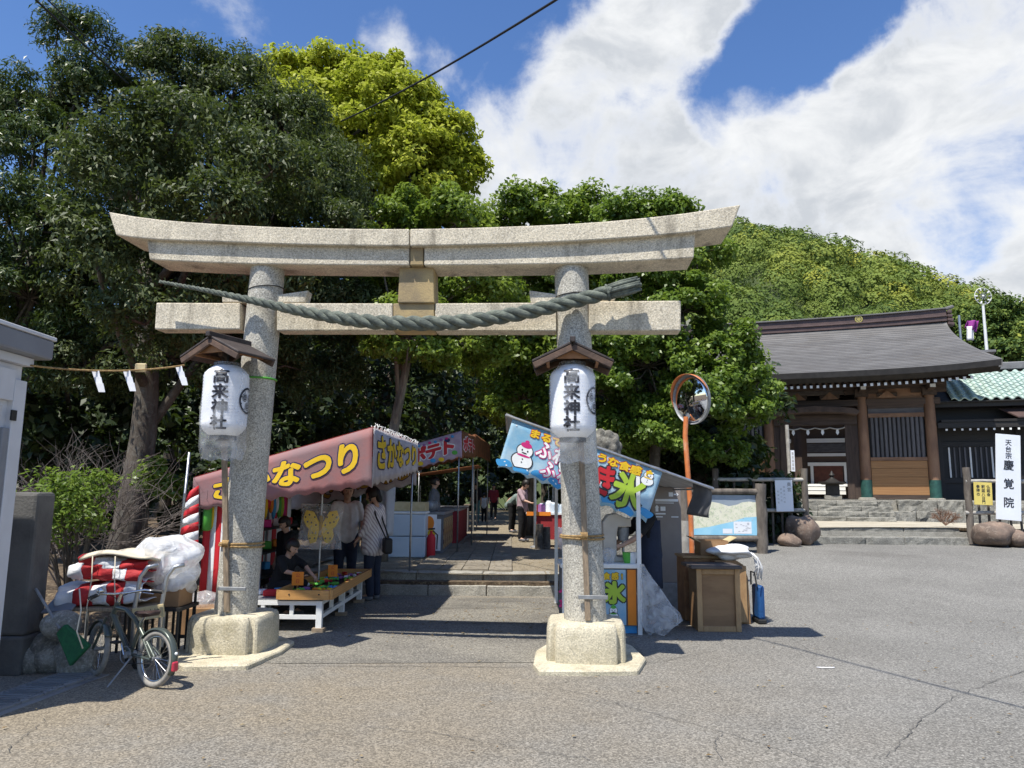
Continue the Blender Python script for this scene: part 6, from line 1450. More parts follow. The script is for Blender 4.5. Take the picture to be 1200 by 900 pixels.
# ice shaver
P('machine', (.50, .45, .38), (.44, .39, .33), rough=.4, bump=0); im = Vector((at(722, 655, SY + .3).x, SY + .34, CT))
t = thing('ice_shaver', 'beige arched ice shaving machine on the counter', 'ice shaver', im)
pr = [(-.155, 0), (-.155, .45), (-.10, .535), (0, .555), (.12, .50), (.17, .50), (.17, .40), (.02, .40), (.0, .30), (.0, .06), (.17, .05), (.17, 0)]
MB().prism([im + Vector((x, -.11, z)) for x, z in pr], (0, .22, 0)).build('body', 'machine', t, bevel=.012, seg=2)
MB().lathe([(.06, .24), (.07, .30), (.07, .39)], 16, im + Vector((.09, 0, 0))).build('ice_drum', 'dull_metal', t, smooth=40); MB().lathe([(.015, .10), (.02, .24)], 10, im + Vector((.09, 0, 0))).build('spindle', 'steel', t); MB().lathe([(.08, .052), (.085, .07)], 16, im + Vector((.09, 0, 0))).build('plate', 'steel', t)
for i, (px, mm) in enumerate(((714, 'film_bag'), (735, 'green'), (741, 'print_white'))):
    p = Vector((at(px, 655, SY + .12).x, SY + .12, CT)); o = MB().lathe([(.035, 0), (.05, .07), (.055, .12)] if i else [(.05, 0), (.075, .08), (.07, .15), (.03, .17)], 14, p).build('cup', mm, smooth=40); tag(o, ['clear plastic bag of ice beside the ice shaver', 'green cup on the shaved ice counter', 'white cup at the end of the shaved ice counter'][i], 'cup' if i else 'bag')
g_ = at(764, 690, 8.95)
person('vendor in a black T-shirt and navy apron reaching over the counter', (g_.x, 9.0, 0), R(-75), 1.6, 'cloth_black', 'cloth_navy', .75, apron='cloth_navy',
       pose=dict(chs=(0, -.04, 1.2), nkb=(0, -.06, 1.31), hd=(0, -.12, 1.46), shoL=(.155, -.06, 1.27), elbL=(.20, -.24, 1.06), wriL=(.14, -.42, .95), hanL=(.12, -.50, .93), shoR=(-.155, -.06, 1.27), elbR=(-.2, -.22, 1.05), wriR=(-.14, -.40, .94), hanR=(-.12, -.48, .92)))
# rubbish bag hanging from the post
hA = at(750, 661, SY - .06)
def gbag(u, v):
    a = 2 * math.pi * u; w_ = .02 + .20 * v ** 1.1 * (1 - .25 * sst(.85, 1, v)); cx = hA.x + .02 + .22 * v ** 1.2; z = hA.z - (.74 * v) * (1 - .02 * math.sin(5 * a))
    f_ = 1 + .16 * math.sin(5 * a + 6 * v) * v + .06 * math.sin(11 * a + 3 * v)
    return Vector((cx + w_ * math.cos(a) * f_ + .05 * v * max(0, math.cos(a - .7)), hA.y + w_ * .6 * math.sin(a) * f_, max(.012, z + .12 * max(0, math.cos(a)) * v)))
o = MB().grid(gbag, 44, 20).build('rubbish_bag', 'film_bag', smooth=True, fix=False); tag(o, 'translucent white rubbish bag hanging beside the shaved ice counter', 'bag')
# grey sheet hanging from the low edge of the awning
q = [at(812, 566, SY + .2), at(834, 572, SY), at(833, 607, SY), at(808, 603, SY + .3)]
o = MB().grid(lambda u, v: q[0].lerp(q[1], u).lerp(q[3].lerp(q[2], u), v) + Vector((.02 * math.sin(5 * v), .05 * math.sin(7 * u + 2 * v), 0)), 14, 8).build('hanging_sheet', 'sheet_grey', smooth=True, solid=.004); tag(o, 'dark grey plastic sheet hanging off the low end of the awning', 'sheet')
# information pillar
ip = at(783, 640, 10.6); ip.z = 0; P('info_brown', (.27, .235, .21), (.24, .205, .185), sc=3, rough=.5, bump=.02)
t = thing('information_pillar', 'brown-grey information pillar with white pictograms behind the stall', 'sign', ip)
z1 = at(783, 571, 10.6).z
MB().box(ip + Vector((-.02, 0, (z1 + .33) / 2)), (.40, .12, z1 - .33)).build('panel', 'info_brown', t, bevel=.005); MB().box(ip + Vector((.05, 0, .165)), (.42, .16, .33)).build('base', 'dull_metal', t, bevel=.006)
fn = lambda u, v, l: ip + Vector((-.02 + u, -.064 - l, z1 + v))
b = MB()
for (u0, v0, u1, v1) in ((.03, -.13, .09, -.07), (.10, -.11, .15, -.09), (-.16, -.20, .16, -.165), (-.16, -.225, .1, -.215), (-.16, -.34, -.12, -.27), (-.09, -.33, -.02, -.27), (-.16, -.38, -.02, -.36), (-.16, -.42, -.06, -.405), (.06, -.42, .16, -.405)):
    b.add([fn(u0, v0, 0), fn(u1, v0, 0), fn(u1, v1, 0), fn(u0, v1, 0)], [(0, 1, 2, 3)])
b.add([fn(.14, -.125, 0), fn(.17, -.10, 0), fn(.14, -.075, 0)], [(0, 1, 2)]); b.add([fn(-.17, -.285, .001), fn(-.14, -.245, .001), fn(-.11, -.285, .001)], [(0, 1, 2)]); b.build('pictograms', 'print_white', t, fix=False)

# --- wooden boxes, cloth and bag right of the stall
P('ply', (.28, .165, .08), (.22, .125, .06), sc=2.5, rough=.65, bump=.1, stretch=(1, 1, 4)); P('ply_frame', (.40, .25, .12), (.32, .19, .09), sc=4, rough=.6, bump=.15, stretch=(3, 3, 1), rnd=.1); P('lid_grey', (.10, .085, .075), (.075, .06, .055), sc=5, rough=.6, bump=.1)
WY = 8.72; x0, x1 = at(817, 700, WY).x, at(868, 700, WY).x; cxm = (x0 + x1) / 2; gz0 = gz(cxm, WY + .2)
t = thing('wooden_chest', 'brown framed plywood chest standing on the asphalt', 'chest', Vector((cxm, WY + .22, gz0))); Wd = x1 - x0; Hh = .70
MB().box((cxm, WY + .24, gz0 + Hh / 2 - .005), (Wd - .03, .42, Hh - .01)).build('panel', 'ply', t)
for x in (x0 + .03, x1 - .03): MB().box((x, WY + .015, gz0 + Hh / 2), (.06, .03, Hh)).build('stile', 'ply_frame', t, bevel=.004)
for z in (.03, Hh - .035): MB().box((cxm, WY + .016, gz0 + z), (Wd - .124, .026, .06)).build('rail', 'ply_frame', t, bevel=.004)
MB().box((cxm - .03, WY + .20, gz0 + Hh + .018), (Wd + .09, .52, .035)).build('lid', 'lid_grey', t, bevel=.006)
t2x = x1 + .09; t = thing('plywood_case', 'taller tan plywood case with a curved side behind the chest', 'chest', Vector((t2x, WY + .62, gz0)))
MB().prism([Vector((x1 - .15, WY + .50, gz0)), Vector((x1 + .27, WY + .50, gz0)), Vector((x1 + .25, WY + .50, gz0 + .55)), Vector((x1 + .20, WY + .50, gz0 + .70)), Vector((x1 + .12, WY + .50, gz0 + .75)), Vector((x1 - .15, WY + .50, gz0 + .75))], (0, .35, 0)).build('shell', 'ply', t, bevel=.01)
MB().box((x1 + .10, WY + .48, gz0 + .36), (.24, .03, .66)).build('panel', 'ply_frame', t, bevel=.004)
cz = gz0 + .0; t = thing('wooden_chest', 'low dark brown chest behind the framed plywood chest', 'chest', Vector((cxm - .02, WY + .95, cz)))
MB().box((cxm + .02, WY + .86, cz + .385), (.52, .42, .75)).build('body', 'warm_wood', t, bevel=.008); MB().box((cxm + .02, WY + .86, cz + .776), (.56, .46, .03)).build('lid', 'ply_frame', t, bevel=.004)
bx = Vector((at(829, 645, WY + 1.05).x, WY + .86, cz + .792)); t = thing('cardboard_box', 'open cardboard box on top of the brown chest', 'box', bx)
for (dx, dy, sx_, sy_) in ((0, -.15, .34, .012), (0, .15, .34, .012), (-.17, 0, .012, .29), (.17, 0, .012, .29)): MB().box(bx + Vector((dx, dy, .09)), (sx_, sy_, .18)).build('wall', 'cardboard', t)
MB().box(bx + Vector((0, 0, .006)), (.32, .28, .01)).build('bottom', 'cardboard', t)
for (dx, s) in ((-.22, -1), (.22, 1)): MB().box(bx + Vector((dx, 0, .19)), (.14, .3, .008), rot=Matrix.Rotation(-s * .5, 3, 'Y')).build('lid_flap', 'cream', t)
cl0 = at(857, 646, WY + .62)
_k = np.random.default_rng(4).normal(0, 3, (8, 3))
o = MB().ball(cl0, (.27, .22, .085), 36, 22, lambda d: 1 + .07 * sum(math.sin(float(q @ np.array(d)) + i) for i, q in enumerate(_k))).build('folded_cloth', 'cloth_white', smooth=True); tag(o, 'white folded cloth heaped over the plywood case', 'cloth')
b = MB()
for k in range(12):
    p = cl0 + Vector((.22 + random.uniform(-.03, .03), -.18 + .02 * k, -.01)); b.tube([p, p + Vector((.06, -.02, -.06)), p + Vector((.09 + random.uniform(-.02, .02), -.03, -.16)), p + Vector((.08 + random.uniform(-.04, .04), -.03, -.24 - random.uniform(0, .1)))], .006, 5)
o = b.build('white_straps', 'cloth_white', smooth=True); tag(o, 'loose white straps trailing down from the folded cloth', 'straps')
bgp = at(889, 714, WY + .62); bgp.z = gz(bgp.x, bgp.y); t = thing('tote_bag', 'blue tote bag leaning on the plywood case', 'bag', bgp); P('bag_blue', (.015, .08, .24), (.012, .06, .18), sc=6, rough=.5, bump=.3)
MB().box(bgp + Vector((0, 0, .25)), (.085, .26, .40)).build('body', 'bag_blue', t, bevel=.03, seg=2); MB().box(bgp + Vector((0, 0, .03)), (.10, .28, .05)).build('base', 'black', t, bevel=.01)
MB().tube([bgp + Vector((-.05, -.12, .44)), bgp + Vector((-.06, -.08, .6)), bgp + Vector((-.06, .06, .6)), bgp + Vector((-.05, .1, .44))], .01, 6).build('handle', 'black', t)

# --- traffic mirror
P('mirror_orange', (.62, .20, .06), (.5, .15, .05), sc=6, rough=.45, bump=.05, stain=((.7, .55, .42), .5, (6, 6, 3))); P('mirror_glass', (.82, .84, .86), (.82, .84, .86), rough=.03, metal=1.0, bump=0)
my = 11.6; mc = at(810, 468, my); pb_ = at(806, 520, my); t = thing('traffic_mirror', 'round convex traffic mirror on a leaning orange pole', 'traffic mirror', Vector((at(811, 620, my).x, my, gz(2.9, my))))
MB().tube([Vector((at(812, 690, my).x, my, gz(2.9, my) - .05)), at(809.5, 600, my), at(804, 510, my) + Vector((0, .06, 0)), at(803.5, 488, my) + Vector((.02, .06, 0))], .04, 12).build('pole', 'mirror_orange', t, smooth=50)
nrm = Vector((-.86, -.50, -.12)).normalized(); s1 = nrm.cross(Vector((0, 0, 1))).normalized(); s2 = s1.cross(nrm); RM = Matrix((s1, s2, nrm)).transposed(); rm = .375
g_ = MB().lathe([(rm * q, .07 * (1 - q * q)) for q in (1, .9, .75, .6, .45, .3, .15, .01)], 40); MB().add([mc + RM @ Vector(v) for v in g_.v], g_.f).build('mirror_face', 'mirror_glass', t, smooth=True)
g_ = MB().lathe([(rm * 1.0, .0), (rm * 1.05, .02), (rm * 1.05, -.03), (rm * .9, -.06), (rm * .3, -.09), (.01, -.09)], 40); MB().add([mc + RM @ Vector(v) for v in g_.v], g_.f).build('back_shell', 'dull_metal', t, smooth=30)
b = MB(); n = 20; vs = []
for k in range(n + 1):
    a = -.35 + (math.pi + .1) * k / n; d_ = Vector((math.cos(a), math.sin(a), 0)); e_ = .09 * math.sin(math.pi * k / n) + .01; vs += [d_ * rm * 1.06, d_ * rm * 1.08 + Vector((0, 0, e_))]
b.add([mc + RM @ v for v in vs], [(2 * k, 2 * k + 1, 2 * k + 3, 2 * k + 2) for k in range(n)]).build('hood', 'mirror_orange', t, smooth=True, solid=.006)
MB().bar(at(803.5, 492, my) + Vector((.02, .06, 0)), mc - nrm * .1, .05, .05).build('bracket', 'dull_metal', t)

# --- stall with red table farther back on the right, its clutter and visitors
ry = 17.4; rx0 = at(617, 600, ry).x; rx1 = rx0 + 1.35
t = thing('red_table', 'red-draped table with an orange edge strip beyond the torii', 'table', Vector(((rx0 + rx1) / 2 + .1, ry + .3, PZ)))
P('drape_red', (.33, .03, .03), (.26, .02, .025), sc=5, rough=.8, bump=.2)
MB().box(((rx0 + rx1) / 2 + .1, ry + .3, PZ + .46), (rx1 - rx0 - .2, .55, .56)).build('drape', 'drape_red', t); MB().box(((rx0 + rx1) / 2, ry + .3, PZ + .765), (rx1 - rx0, .62, .04)).build('top', 'white_paint', t); MB().box((rx0 + .28, ry - .02, PZ + .765), (.56, .012, .09)).build('edge_strip', 'orange', t)
for x in (rx0 + .25, rx1 - .1):
    for y in (ry + .08, ry + .52): MB().tube([(x, y, PZ), (x, y, PZ + .2)], .02, 8).build('leg', 'steel', t)
pp_ = at(627, 570, ry - .1); pt = thing('canopy_pole', 'steel canopy pole planted before the red table', 'pole', Vector((pp_.x, ry - .1, PZ))); MB().tube([(pp_.x, ry - .1, PZ), (pp_.x, ry - .1, PZ + 2.2)], .035, 10).build('tube', 'steel', pt); MB().lathe([(.12, 0), (.11, .03), (.04, .05)], 12, (pp_.x, ry - .1, PZ)).build('foot', 'dull_metal', pt)
for i, (px, h_, r_, mm, nm) in enumerate(((635, .22, .09, 'violet', 'purple tub on the red-draped table'), (643, .28, .10, 'print_white', 'white jar on the red-draped table'), (650, .24, .12, 'cooler', 'pale blue container on the red-draped table'), (660, .2, .12, 'cooler', 'wide pale container at the end of the red-draped table'))):
    p = Vector((at(px, 595, ry + .25).x, ry + .25, PZ + .786)); tt = thing('container', nm, 'container', p); MB().lathe([(r_ * .95, 0), (r_, .02), (r_, h_ * .8), (r_ * .6, h_ * .9)], 14, p).build('jar', mm, tt, smooth=40); MB().lathe([(r_ * .55, h_ * .88), (r_ * .55, h_)], 12, p).build('lid', 'print_white', tt)
for i, px in enumerate((632, 640)):
    p = Vector((at(px, 640, ry - .5).x, ry - .55, PZ)); o = MB().tube([p, p + Vector((0, 0, .55 - .06 * i))], [.10, .085], 12).build('log_stump', 'bark', smooth=40); tag(o, ['taller upright log in front of the red table', 'shorter upright log in front of the red table'][i], 'log')
p = Vector((at(657, 636, ry - .4).x, ry - .45, PZ)); o = MB().ball(p + Vector((0, 0, .24)), (.15, .12, .25), 16, 12, lambda d: 1 + .1 * math.sin(8 * d.x + 5 * d.z)).build('carrier_bag', 'film_white', smooth=True); tag(o, 'white carrier bag on the ground before the red table', 'bag')
def far(label, px, Y, rz, H, top, bot, **k): g_ = at(px, 620, Y); return person(label, (g_.x, Y, PZ + .02), rz, H, top, bot, near=False, **k)
bend = dict(pel=(0, .12, .84), wst=(0, .04, .97), chs=(0, -.18, 1.08), nkb=(0, -.28, 1.14), hd=(0, -.42, 1.16), shoL=(.155, -.26, 1.1), shoR=(-.155, -.26, 1.1), elbL=(.2, -.34, .86), elbR=(-.2, -.34, .86), wriL=(.18, -.46, .68), wriR=(-.18, -.46, .68), hanL=(.17, -.5, .60), hanR=(-.17, -.5, .60))
far('visitor in a pale pink top leaning to the red table', 612, 19.2, R(60), 1.58, 'cloth_pink', 'cloth_black', sleeve=.9, pose=dict(hd=(0, -.1, 1.45), elbR=(-.2, -.16, 1.04), wriR=(-.18, -.36, .98), hanR=(-.17, -.44, .97)))
far('visitor in a sage shirt bending forward on the approach', 600, 23.5, R(60), 1.6, 'cloth_sage', 'cloth_black', sleeve=1.5, pose=bend)
far('visitor in a black top and pale trousers walking up the approach', 557, 30, R(180), 1.66, 'cloth_black', 'cloth_teal', sleeve=1)
far('child in a white top beside the visitor with pale trousers', 567, 31, R(170), 1.2, 'cloth_white', 'cloth_black', sleeve=1)
far('visitor in a dark red top far up the approach', 578, 34, R(10), 1.6, 'cloth_red', 'cloth_black', sleeve=1)
far('vendor in grey behind the potato counter', 508, 16.3, R(90), 1.55, 'cloth_grey', 'cloth_black', sleeve=1)
# far stalls closing the lane
for i, (x0, x1, y, lab) in enumerate(((1.15, 3.2, 20.5, 'dark canopied stall beyond the red table'), (-3.2, -1.2, 24, 'dark canopied stall up the approach'), (.6, 3, 27, 'shaded stall near the end of the approach'))):
    t = thing('far_stall', lab, 'stall', Vector(((x0 + x1) / 2, y + 1, PZ)), 'festival stalls')
    for x in (x0, x1):
        for yy in (y, y + 2.4): MB().tube([(x, yy, PZ), (x, yy, PZ + 2.1)], .02, 6).build('pole', 'steel', t)
    MB().prism([Vector((x0 - .15, y - .1, PZ + (2.1 if x0 > 0 else 1.75))), Vector((x1 + .15, y - .1, PZ + (1.75 if x0 > 0 else 2.1))), Vector((x1 + .15, y + 2.5, PZ + (1.75 if x0 > 0 else 2.1))), Vector((x0 - .15, y + 2.5, PZ + (2.1 if x0 > 0 else 1.75)))], (0, 0, .02)).build('roof_sheet', 'flap_brown', t)
    MB().box(((x0 + x1) / 2, y + .05, PZ + .4), (x1 - x0 - .3, .5, .8)).build('counter', 'cloth_red' if i != 1 else 'cloth_grey', t)

# --- stone guardian lion on its pedestal
lc_ = at(712, 560, 13.2); lx, ly = lc_.x, 13.2
t = thing('guardian_lion', 'weathered grey stone guardian lion on a pedestal behind the banner', 'statue', Vector((lx, ly, .28)))
P('old_stone', (.20, .185, .155), (.10, .095, .08), sc=6, rough=.95, bump=1, bsc=30, speck=((.34, .33, .28), .5), ssc=20)
MB().box((lx, ly, .55), (1.1, 1.1, .56)).build('pedestal', 'rough_stone', t, bevel=.03); MB().box((lx, ly, 1.12), (.85, .85, .6)).build('pedestal', 'rough_stone', t, bevel=.03)
b = MB(); o_ = Vector((lx, ly, 1.40)); cap = lambda a, c, r0, r1: b.capsule(o_ + Vector(a), o_ + Vector(c), r0, r1, 14)
cap((.30, 0, .25), (-.02, 0, .72), .30, .24); cap((-.02, 0, .72), (-.16, -.05, .98), .24, .22); cap((-.2, -.08, 1.02), (-.36, -.14, .96), .20, .13)
for s in (-1, 1): cap((-.12, .16 * s, .6), (-.18, .18 * s, .05), .11, .09); cap((.3, .22 * s, .22), (.0, .26 * s, .08), .17, .10); cap((-.1, .16 * s, 1.16), (-.12, .2 * s, 1.24), .06, .03)
cap((.5, 0, .2), (.52, 0, .55), .10, .10)
for k in range(26):
    a = k * 2.399; z = .72 + .5 * (k / 26); r_ = .20 * math.sin(math.pi * (.25 + .6 * k / 26)); b.ball(o_ + Vector((-.02 + r_ * math.cos(a), r_ * math.sin(a), z)), .10, 10, 8)
o = b.build('lion', 'old_stone', t, smooth=True, fix=False); mm = o.modifiers.new('r', 'REMESH'); mm.mode = 'VOXEL'; mm.voxel_size = .026; mm.use_smooth_shade = True; mm = o.modifiers.new('s', 'SMOOTH'); mm.iterations = 5
# weathered posts behind the information pillar
for i, (px, Y_, h_) in enumerate(((802, 12.6, 1.0), (797, 12.9, .75), (789, 13.2, 1.3))):
    p = at(px, 640, Y_); b = MB(); log(b, (p.x, Y_, gz(p.x, Y_) - .02), (p.x + .02, Y_, gz(p.x, Y_) + h_), .09, 10, 5); o = b.build('wooden_post', 'pale_pole' if i == 0 else 'grey_wood', smooth=60); tag(o, ['pale weathered post beside the mirror pole', 'short grey post behind the information pillar', 'tall grey post behind the information pillar'][i], 'post')

# ------------------------------------------------------------------ white kiosk and concrete post at the left edge
P('kiosk_white', (.62, .63, .66), (.56, .57, .60), sc=2, rough=.5, bump=.02, stain=((.40, .40, .41), .4, (4, 4, .8))); P('kiosk_grey', (.22, .235, .26), (.19, .2, .225), sc=2, rough=.45, bump=.02); P('shutter', (.55, .56, .58), (.50, .51, .53), sc=3, rough=.45, bump=.02, rnd=.03)
KX = -3.85; KY = atx(31, 425, KX).y; kz = at(31, 421, KY).z - .06; KL = 1.0
t = thing('kiosk', 'white shuttered kiosk with a thick grey roof edge', 'kiosk', Vector((KX - .7, KY - KL / 2, 0)))
MB().box((KX - .7, KY - KL / 2, kz / 2), (1.36, KL - .02, kz)).build('wall', 'kiosk_white', t, bevel=.004)
MB().box((KX - .62, KY - KL / 2 + .03, kz + .15), (1.5, KL + .2, .16)).build('roof', 'kiosk_grey', t, bevel=.02, seg=2); MB().box((KX - .62, KY - KL / 2 + .03, kz + .245), (1.52, KL + .22, .03)).build('roof_trim', 'kiosk_white', t, bevel=.005); MB().box((KX - .66, KY - KL / 2 + .01, kz + .034), (1.4, KL + .04, .064)).build('soffit', 'kiosk_white', t)
MB().box((KX + .0, KY - .07, kz / 2 - .06), (.05, .14, kz - .12)).build('jamb', 'kiosk_white', t, bevel=.004); MB().box((KX + .0, KY - .18, kz / 2 - .25), (.04, .07, kz - .5)).build('shutter_guide', 'kiosk_grey', t, bevel=.004)
for k in range(30): piece('shutter_slat', 'shutter', t, (KX - .012, KY - .56, .05 + .072 * k), (.02, .68, .066), (0, .10, 0))
MB().box((KX + .03, KY - .13, kz - .40), (.012, .06, .08)).build('vent', 'black', t); MB().box((KX + .0, KY - .56, kz - .17), (.05, .83, .24)).build('header', 'kiosk_white', t, bevel=.004)
P('post_stone', (.13, .128, .122), (.085, .083, .08), sc=2.5, rough=.9, bump=.4, bsc=40, stain=((.05, .05, .047), .6, (3, 3, .8)))
pc = atz(27, 797, 0); px0 = pc.x
cpz = at(27, 577, pc.y).z
t = thing('concrete_post', 'tall weathered concrete gatepost beside the bicycle', 'post', Vector((pc.x - .27, pc.y + .3, 0)))
MB().box((pc.x - .27, pc.y + .3, .31 + (cpz - .31) / 2), (.27, .27, cpz - .31)).build('shaft', 'post_stone', t, bevel=.03, seg=2); MB().box((pc.x - .29, pc.y + .3, .15), (.34, .34, .32)).build('foot', 'post_stone', t, bevel=.02, seg=2)
for i, (px, py, r, s) in enumerate([(66, 752, .17, 1), (45, 770, .15, 2), (86, 768, .13, 3), (62, 782, .14, 4), (30, 790, .15, 5), (95, 745, .15, 6), (75, 728, .14, 7)]):
    c = at(px, py, 6.75 - .03 * i); c.z = r * .7 if py > 740 else .40
    rs = np.random.default_rng(s); ks_ = rs.normal(0, 2, (5, 3)); ph = rs.uniform(0, 6, 5)
    o = MB().ball(c, (r * 1.25, r, r), 16, 12, lambda d: 1 + .08 * sum(math.sin(float(k @ np.array(d)) + p_) for k, p_ in zip(ks_, ph))).build('wall_stone', 'rough_stone', smooth=True)
    tag(o, 'rounded grey stone heaped behind the concrete gatepost', 'stone', 'stones behind the gatepost')
# drain covers along the kerb, lying in the kiosk's shade
a0, a1 = atz(-60, 862, 0), atz(128, 791, 0); dv = (a1 - a0); n = 7; sdv = Vector((-dv.y, dv.x, 0)).normalized()
dr = MB().prism([a0 - Vector((0, 0, .04)), a1 - Vector((0, 0, .04)), a1 + sdv * .46 - Vector((0, 0, .04)), a0 + sdv * .46 - Vector((0, 0, .04))], (0, 0, .046)).build('drain_kerb', 'concrete'); tag(dr, kind='structure')
for k in range(n):
    p = a0.lerp(a1, (k + .5) / n) + sdv * .23 + Vector((0, 0, .013)); piece('drain_cover', 'concrete', dr, p, (dv.length / n - .012, .34, .02), (0, 0, math.atan2(dv.y, dv.x)))
    for j in range(6): piece('grate_bar', 'dull_metal', dr, p + dv.normalized() * (-.14 + .055 * j) + Vector((0, 0, .012)), (.02, .26, .008), (0, 0, math.atan2(dv.y, dv.x)))
# black iron fence from the stones to the plinth
fA, fB = at(130, 740, 7.35), at(226, 745, 7.35); fA.z = fB.z = 0
t = thing('iron_fence', 'low black iron railing behind the loaded cart', 'fence', fA)
for z in (.16, .62): MB().bar(fA + Vector((0, 0, z)), fB + Vector((0, 0, z)), .025, .03).build('rail', 'black', t)
for k in range(13): MB().bar(fA.lerp(fB, k / 12), fA.lerp(fB, k / 12) + Vector((0, 0, .72)), .02, .02, up=(0, 1, 0)).build('picket', 'black', t)

# ------------------------------------------------------------------ bicycle
P('bike_paint', (.085, .10, .085), (.07, .085, .072), sc=4, rough=.3, bump=0, metal=.3, coat=.4); P('tyre', (.30, .28, .25), (.24, .225, .20), sc=20, rough=.9, bump=.2); P('chrome', (.6, .61, .62), (.55, .56, .57), rough=.2, metal=1, bump=0); P('saddle', (.045, .025, .02), (.03, .018, .015), rough=.5, bump=.1); P('reflector', (.55, .04, .07), (.45, .03, .06), rough=.3, bump=0, coat=.5)
cr_, cf_ = atz(178, 806, 0), atz(101, 790, 0); fwd = (cf_ - cr_); LB = .86; fwd.normalize(); lft = Vector((-fwd.y, fwd.x, 0))
bk = thing('bicycle', 'small dark grey bicycle with pale tyres on its kickstand', 'bicycle', cr_)
lean = Matrix.Rotation(R(4), 3, fwd)
def B(x, z, y=0): return cr_ + lean @ (fwd * x + Vector((0, 0, z)) + lft * y)
RW = .25
def wheel(x, steer):
    Q = Matrix.Rotation(steer, 3, 'Z'); ax = B(x, RW); f2 = lean @ (Q @ fwd); u2 = lean @ Vector((0, 0, 1)); s2 = f2.cross(u2)
    circ = lambda r, k, off=0: [ax + f2 * r * math.cos(2 * math.pi * i / k) + u2 * r * math.sin(2 * math.pi * i / k) + s2 * off for i in range(k)]
    w = MB().tube(circ(RW - .026, 44), .026, 10, closed=True).build('tyre', 'tyre', bk, smooth=True)
    MB().tube(circ(RW - .056, 44), .011, 8, closed=True).build('rim', 'chrome', w, smooth=True)
    b = MB()
    for i in range(24):
        a = 2 * math.pi * i / 24; e = ax + f2 * (RW - .06) * math.cos(a) + u2 * (RW - .06) * math.sin(a); q = a + (.5 if i % 2 else -.5); b.tube([ax + f2 * .02 * math.cos(q) + u2 * .02 * math.sin(q) + s2 * (.02 if i % 2 else -.02), e], .0016, 4)
    b.build('spokes', 'chrome', w); MB().tube([ax - s2 * .045, ax + s2 * .045], .018, 10).build('hub', 'dull_metal', w)
    return ax, f2, u2, s2
ax, f2, u2, s2 = wheel(0, 0)
def fender(ax, f2, u2, s2, a0, a1, r):
    b = MB(); n = 22; vs = []
    for k in range(n + 1):
        a = a0 + (a1 - a0) * k / n; d_ = f2 * math.cos(a) + u2 * math.sin(a)
        for (w_, rr) in ((-.036, -.016), (-.02, .0), (.02, .0), (.036, -.016)): vs.append(ax + d_ * (r + rr) + s2 * w_)
    b.add(vs, [(4 * k + j, 4 * k + j + 1, 4 * k + 5 + j, 4 * k + 4 + j) for k in range(n) for j in range(3)]); b.build('fender', 'bike_paint', bk, smooth=True, solid=.003)
fender(ax, f2, u2, s2, R(35), R(205), RW + .022)
rp_ = ax + f2 * (RW + .016) * math.cos(R(188)) + u2 * (RW + .016) * math.sin(R(188)); MB().box(rp_, (.05, .055, .085), math.atan2(fwd.y, fwd.x)).build('rear_reflector', 'reflector', bk, bevel=.012, seg=2)
bd = ax + f2 * (RW + .028) * math.cos(R(165)) + u2 * (RW + .028) * math.sin(R(165)); MB().ball(bd, .014, 10, 8).build('badge', 'print_white', bk)
axf, ff, uf, sf = wheel(LB, R(-14)); fender(axf, ff, uf, sf, R(20), R(150), RW + .022)
hdt, hdb = B(LB - .20, .70), B(LB - .14, .56); bb = B(.37, .25); sc_ = B(.27, .55); 
tb_ = lambda name, pts, r, m_='bike_paint', n=12: MB().tube(pts, r, n).build(name, m_, bk, smooth=50)
tb_('head_tube', [hdt, hdb], .026); tb_('down_tube', [B(LB - .15, .58), B(.55, .42), bb], .026)
tb_('top_tube', [Vector(q) for q in [B(LB - .18, .65), B(.52, .64), B(.36, .56), B(.2, .42), B(.02, .26)]], .022); tb_('seat_tube', [bb, B(.30, .44), sc_], .02)
for s in (-.055, .055): tb_('chain_stay', [bb, B(0, .25, s)], .012); tb_('seat_stay', [B(.28, .47), B(.0, .26, s)], .011)
for s in (-.05, .05): tb_('fork_blade', [hdb + sf * s, axf + sf * s], .014)
tb_('stem', [hdt, B(LB - .23, .78)], .015, 'chrome')
hx = B(LB - .23, .78); Qs = Matrix.Rotation(R(-14), 3, 'Z'); hs_ = Qs @ lft; hf = Qs @ fwd
hp = [hx + hs_ * .33 - hf * .15 + Vector((0, 0, .0)), hx + hs_ * .20 - hf * .03 + Vector((0, 0, .02)), hx + hs_ * .06 + hf * .02, hx - hs_ * .06 + hf * .02, hx - hs_ * .20 - hf * .03 + Vector((0, 0, .02)), hx - hs_ * .33 - hf * .15]
tb_('handlebar', hp, .012, 'chrome')
for a, b_ in ((hp[0], hp[1]), (hp[5], hp[4])): tb_('grip', [a, a.lerp(b_, .6)], .019, 'black')
for i, a in ((1, 1), (4, -1)): tb_('brake_lever', [hp[i], hp[i] + hf * .05 - Vector((0, 0, .03)), hp[i] + hf * .02 + hs_ * .1 * a - Vector((0, 0, .05))], .006, 'chrome', 6)
MB().lathe([(.03, 0), (.035, .02), (.02, .045), (.004, .05)], 14, hp[1] + Vector((0, 0, .01))).build('bell', 'chrome', bk, smooth=True)
for q in (0, 1): tb_('cable', [hx + hs_ * (.1 - .2 * q) + hf * .03, hx + hf * .12 - Vector((0, 0, .06)), hdt + hf * .05 - Vector((0, 0, .12)), B(.4, .32, .02 * q)], .004, 'black', 6)
sd0 = B(.22, .625); sv_ = fwd; vs = []
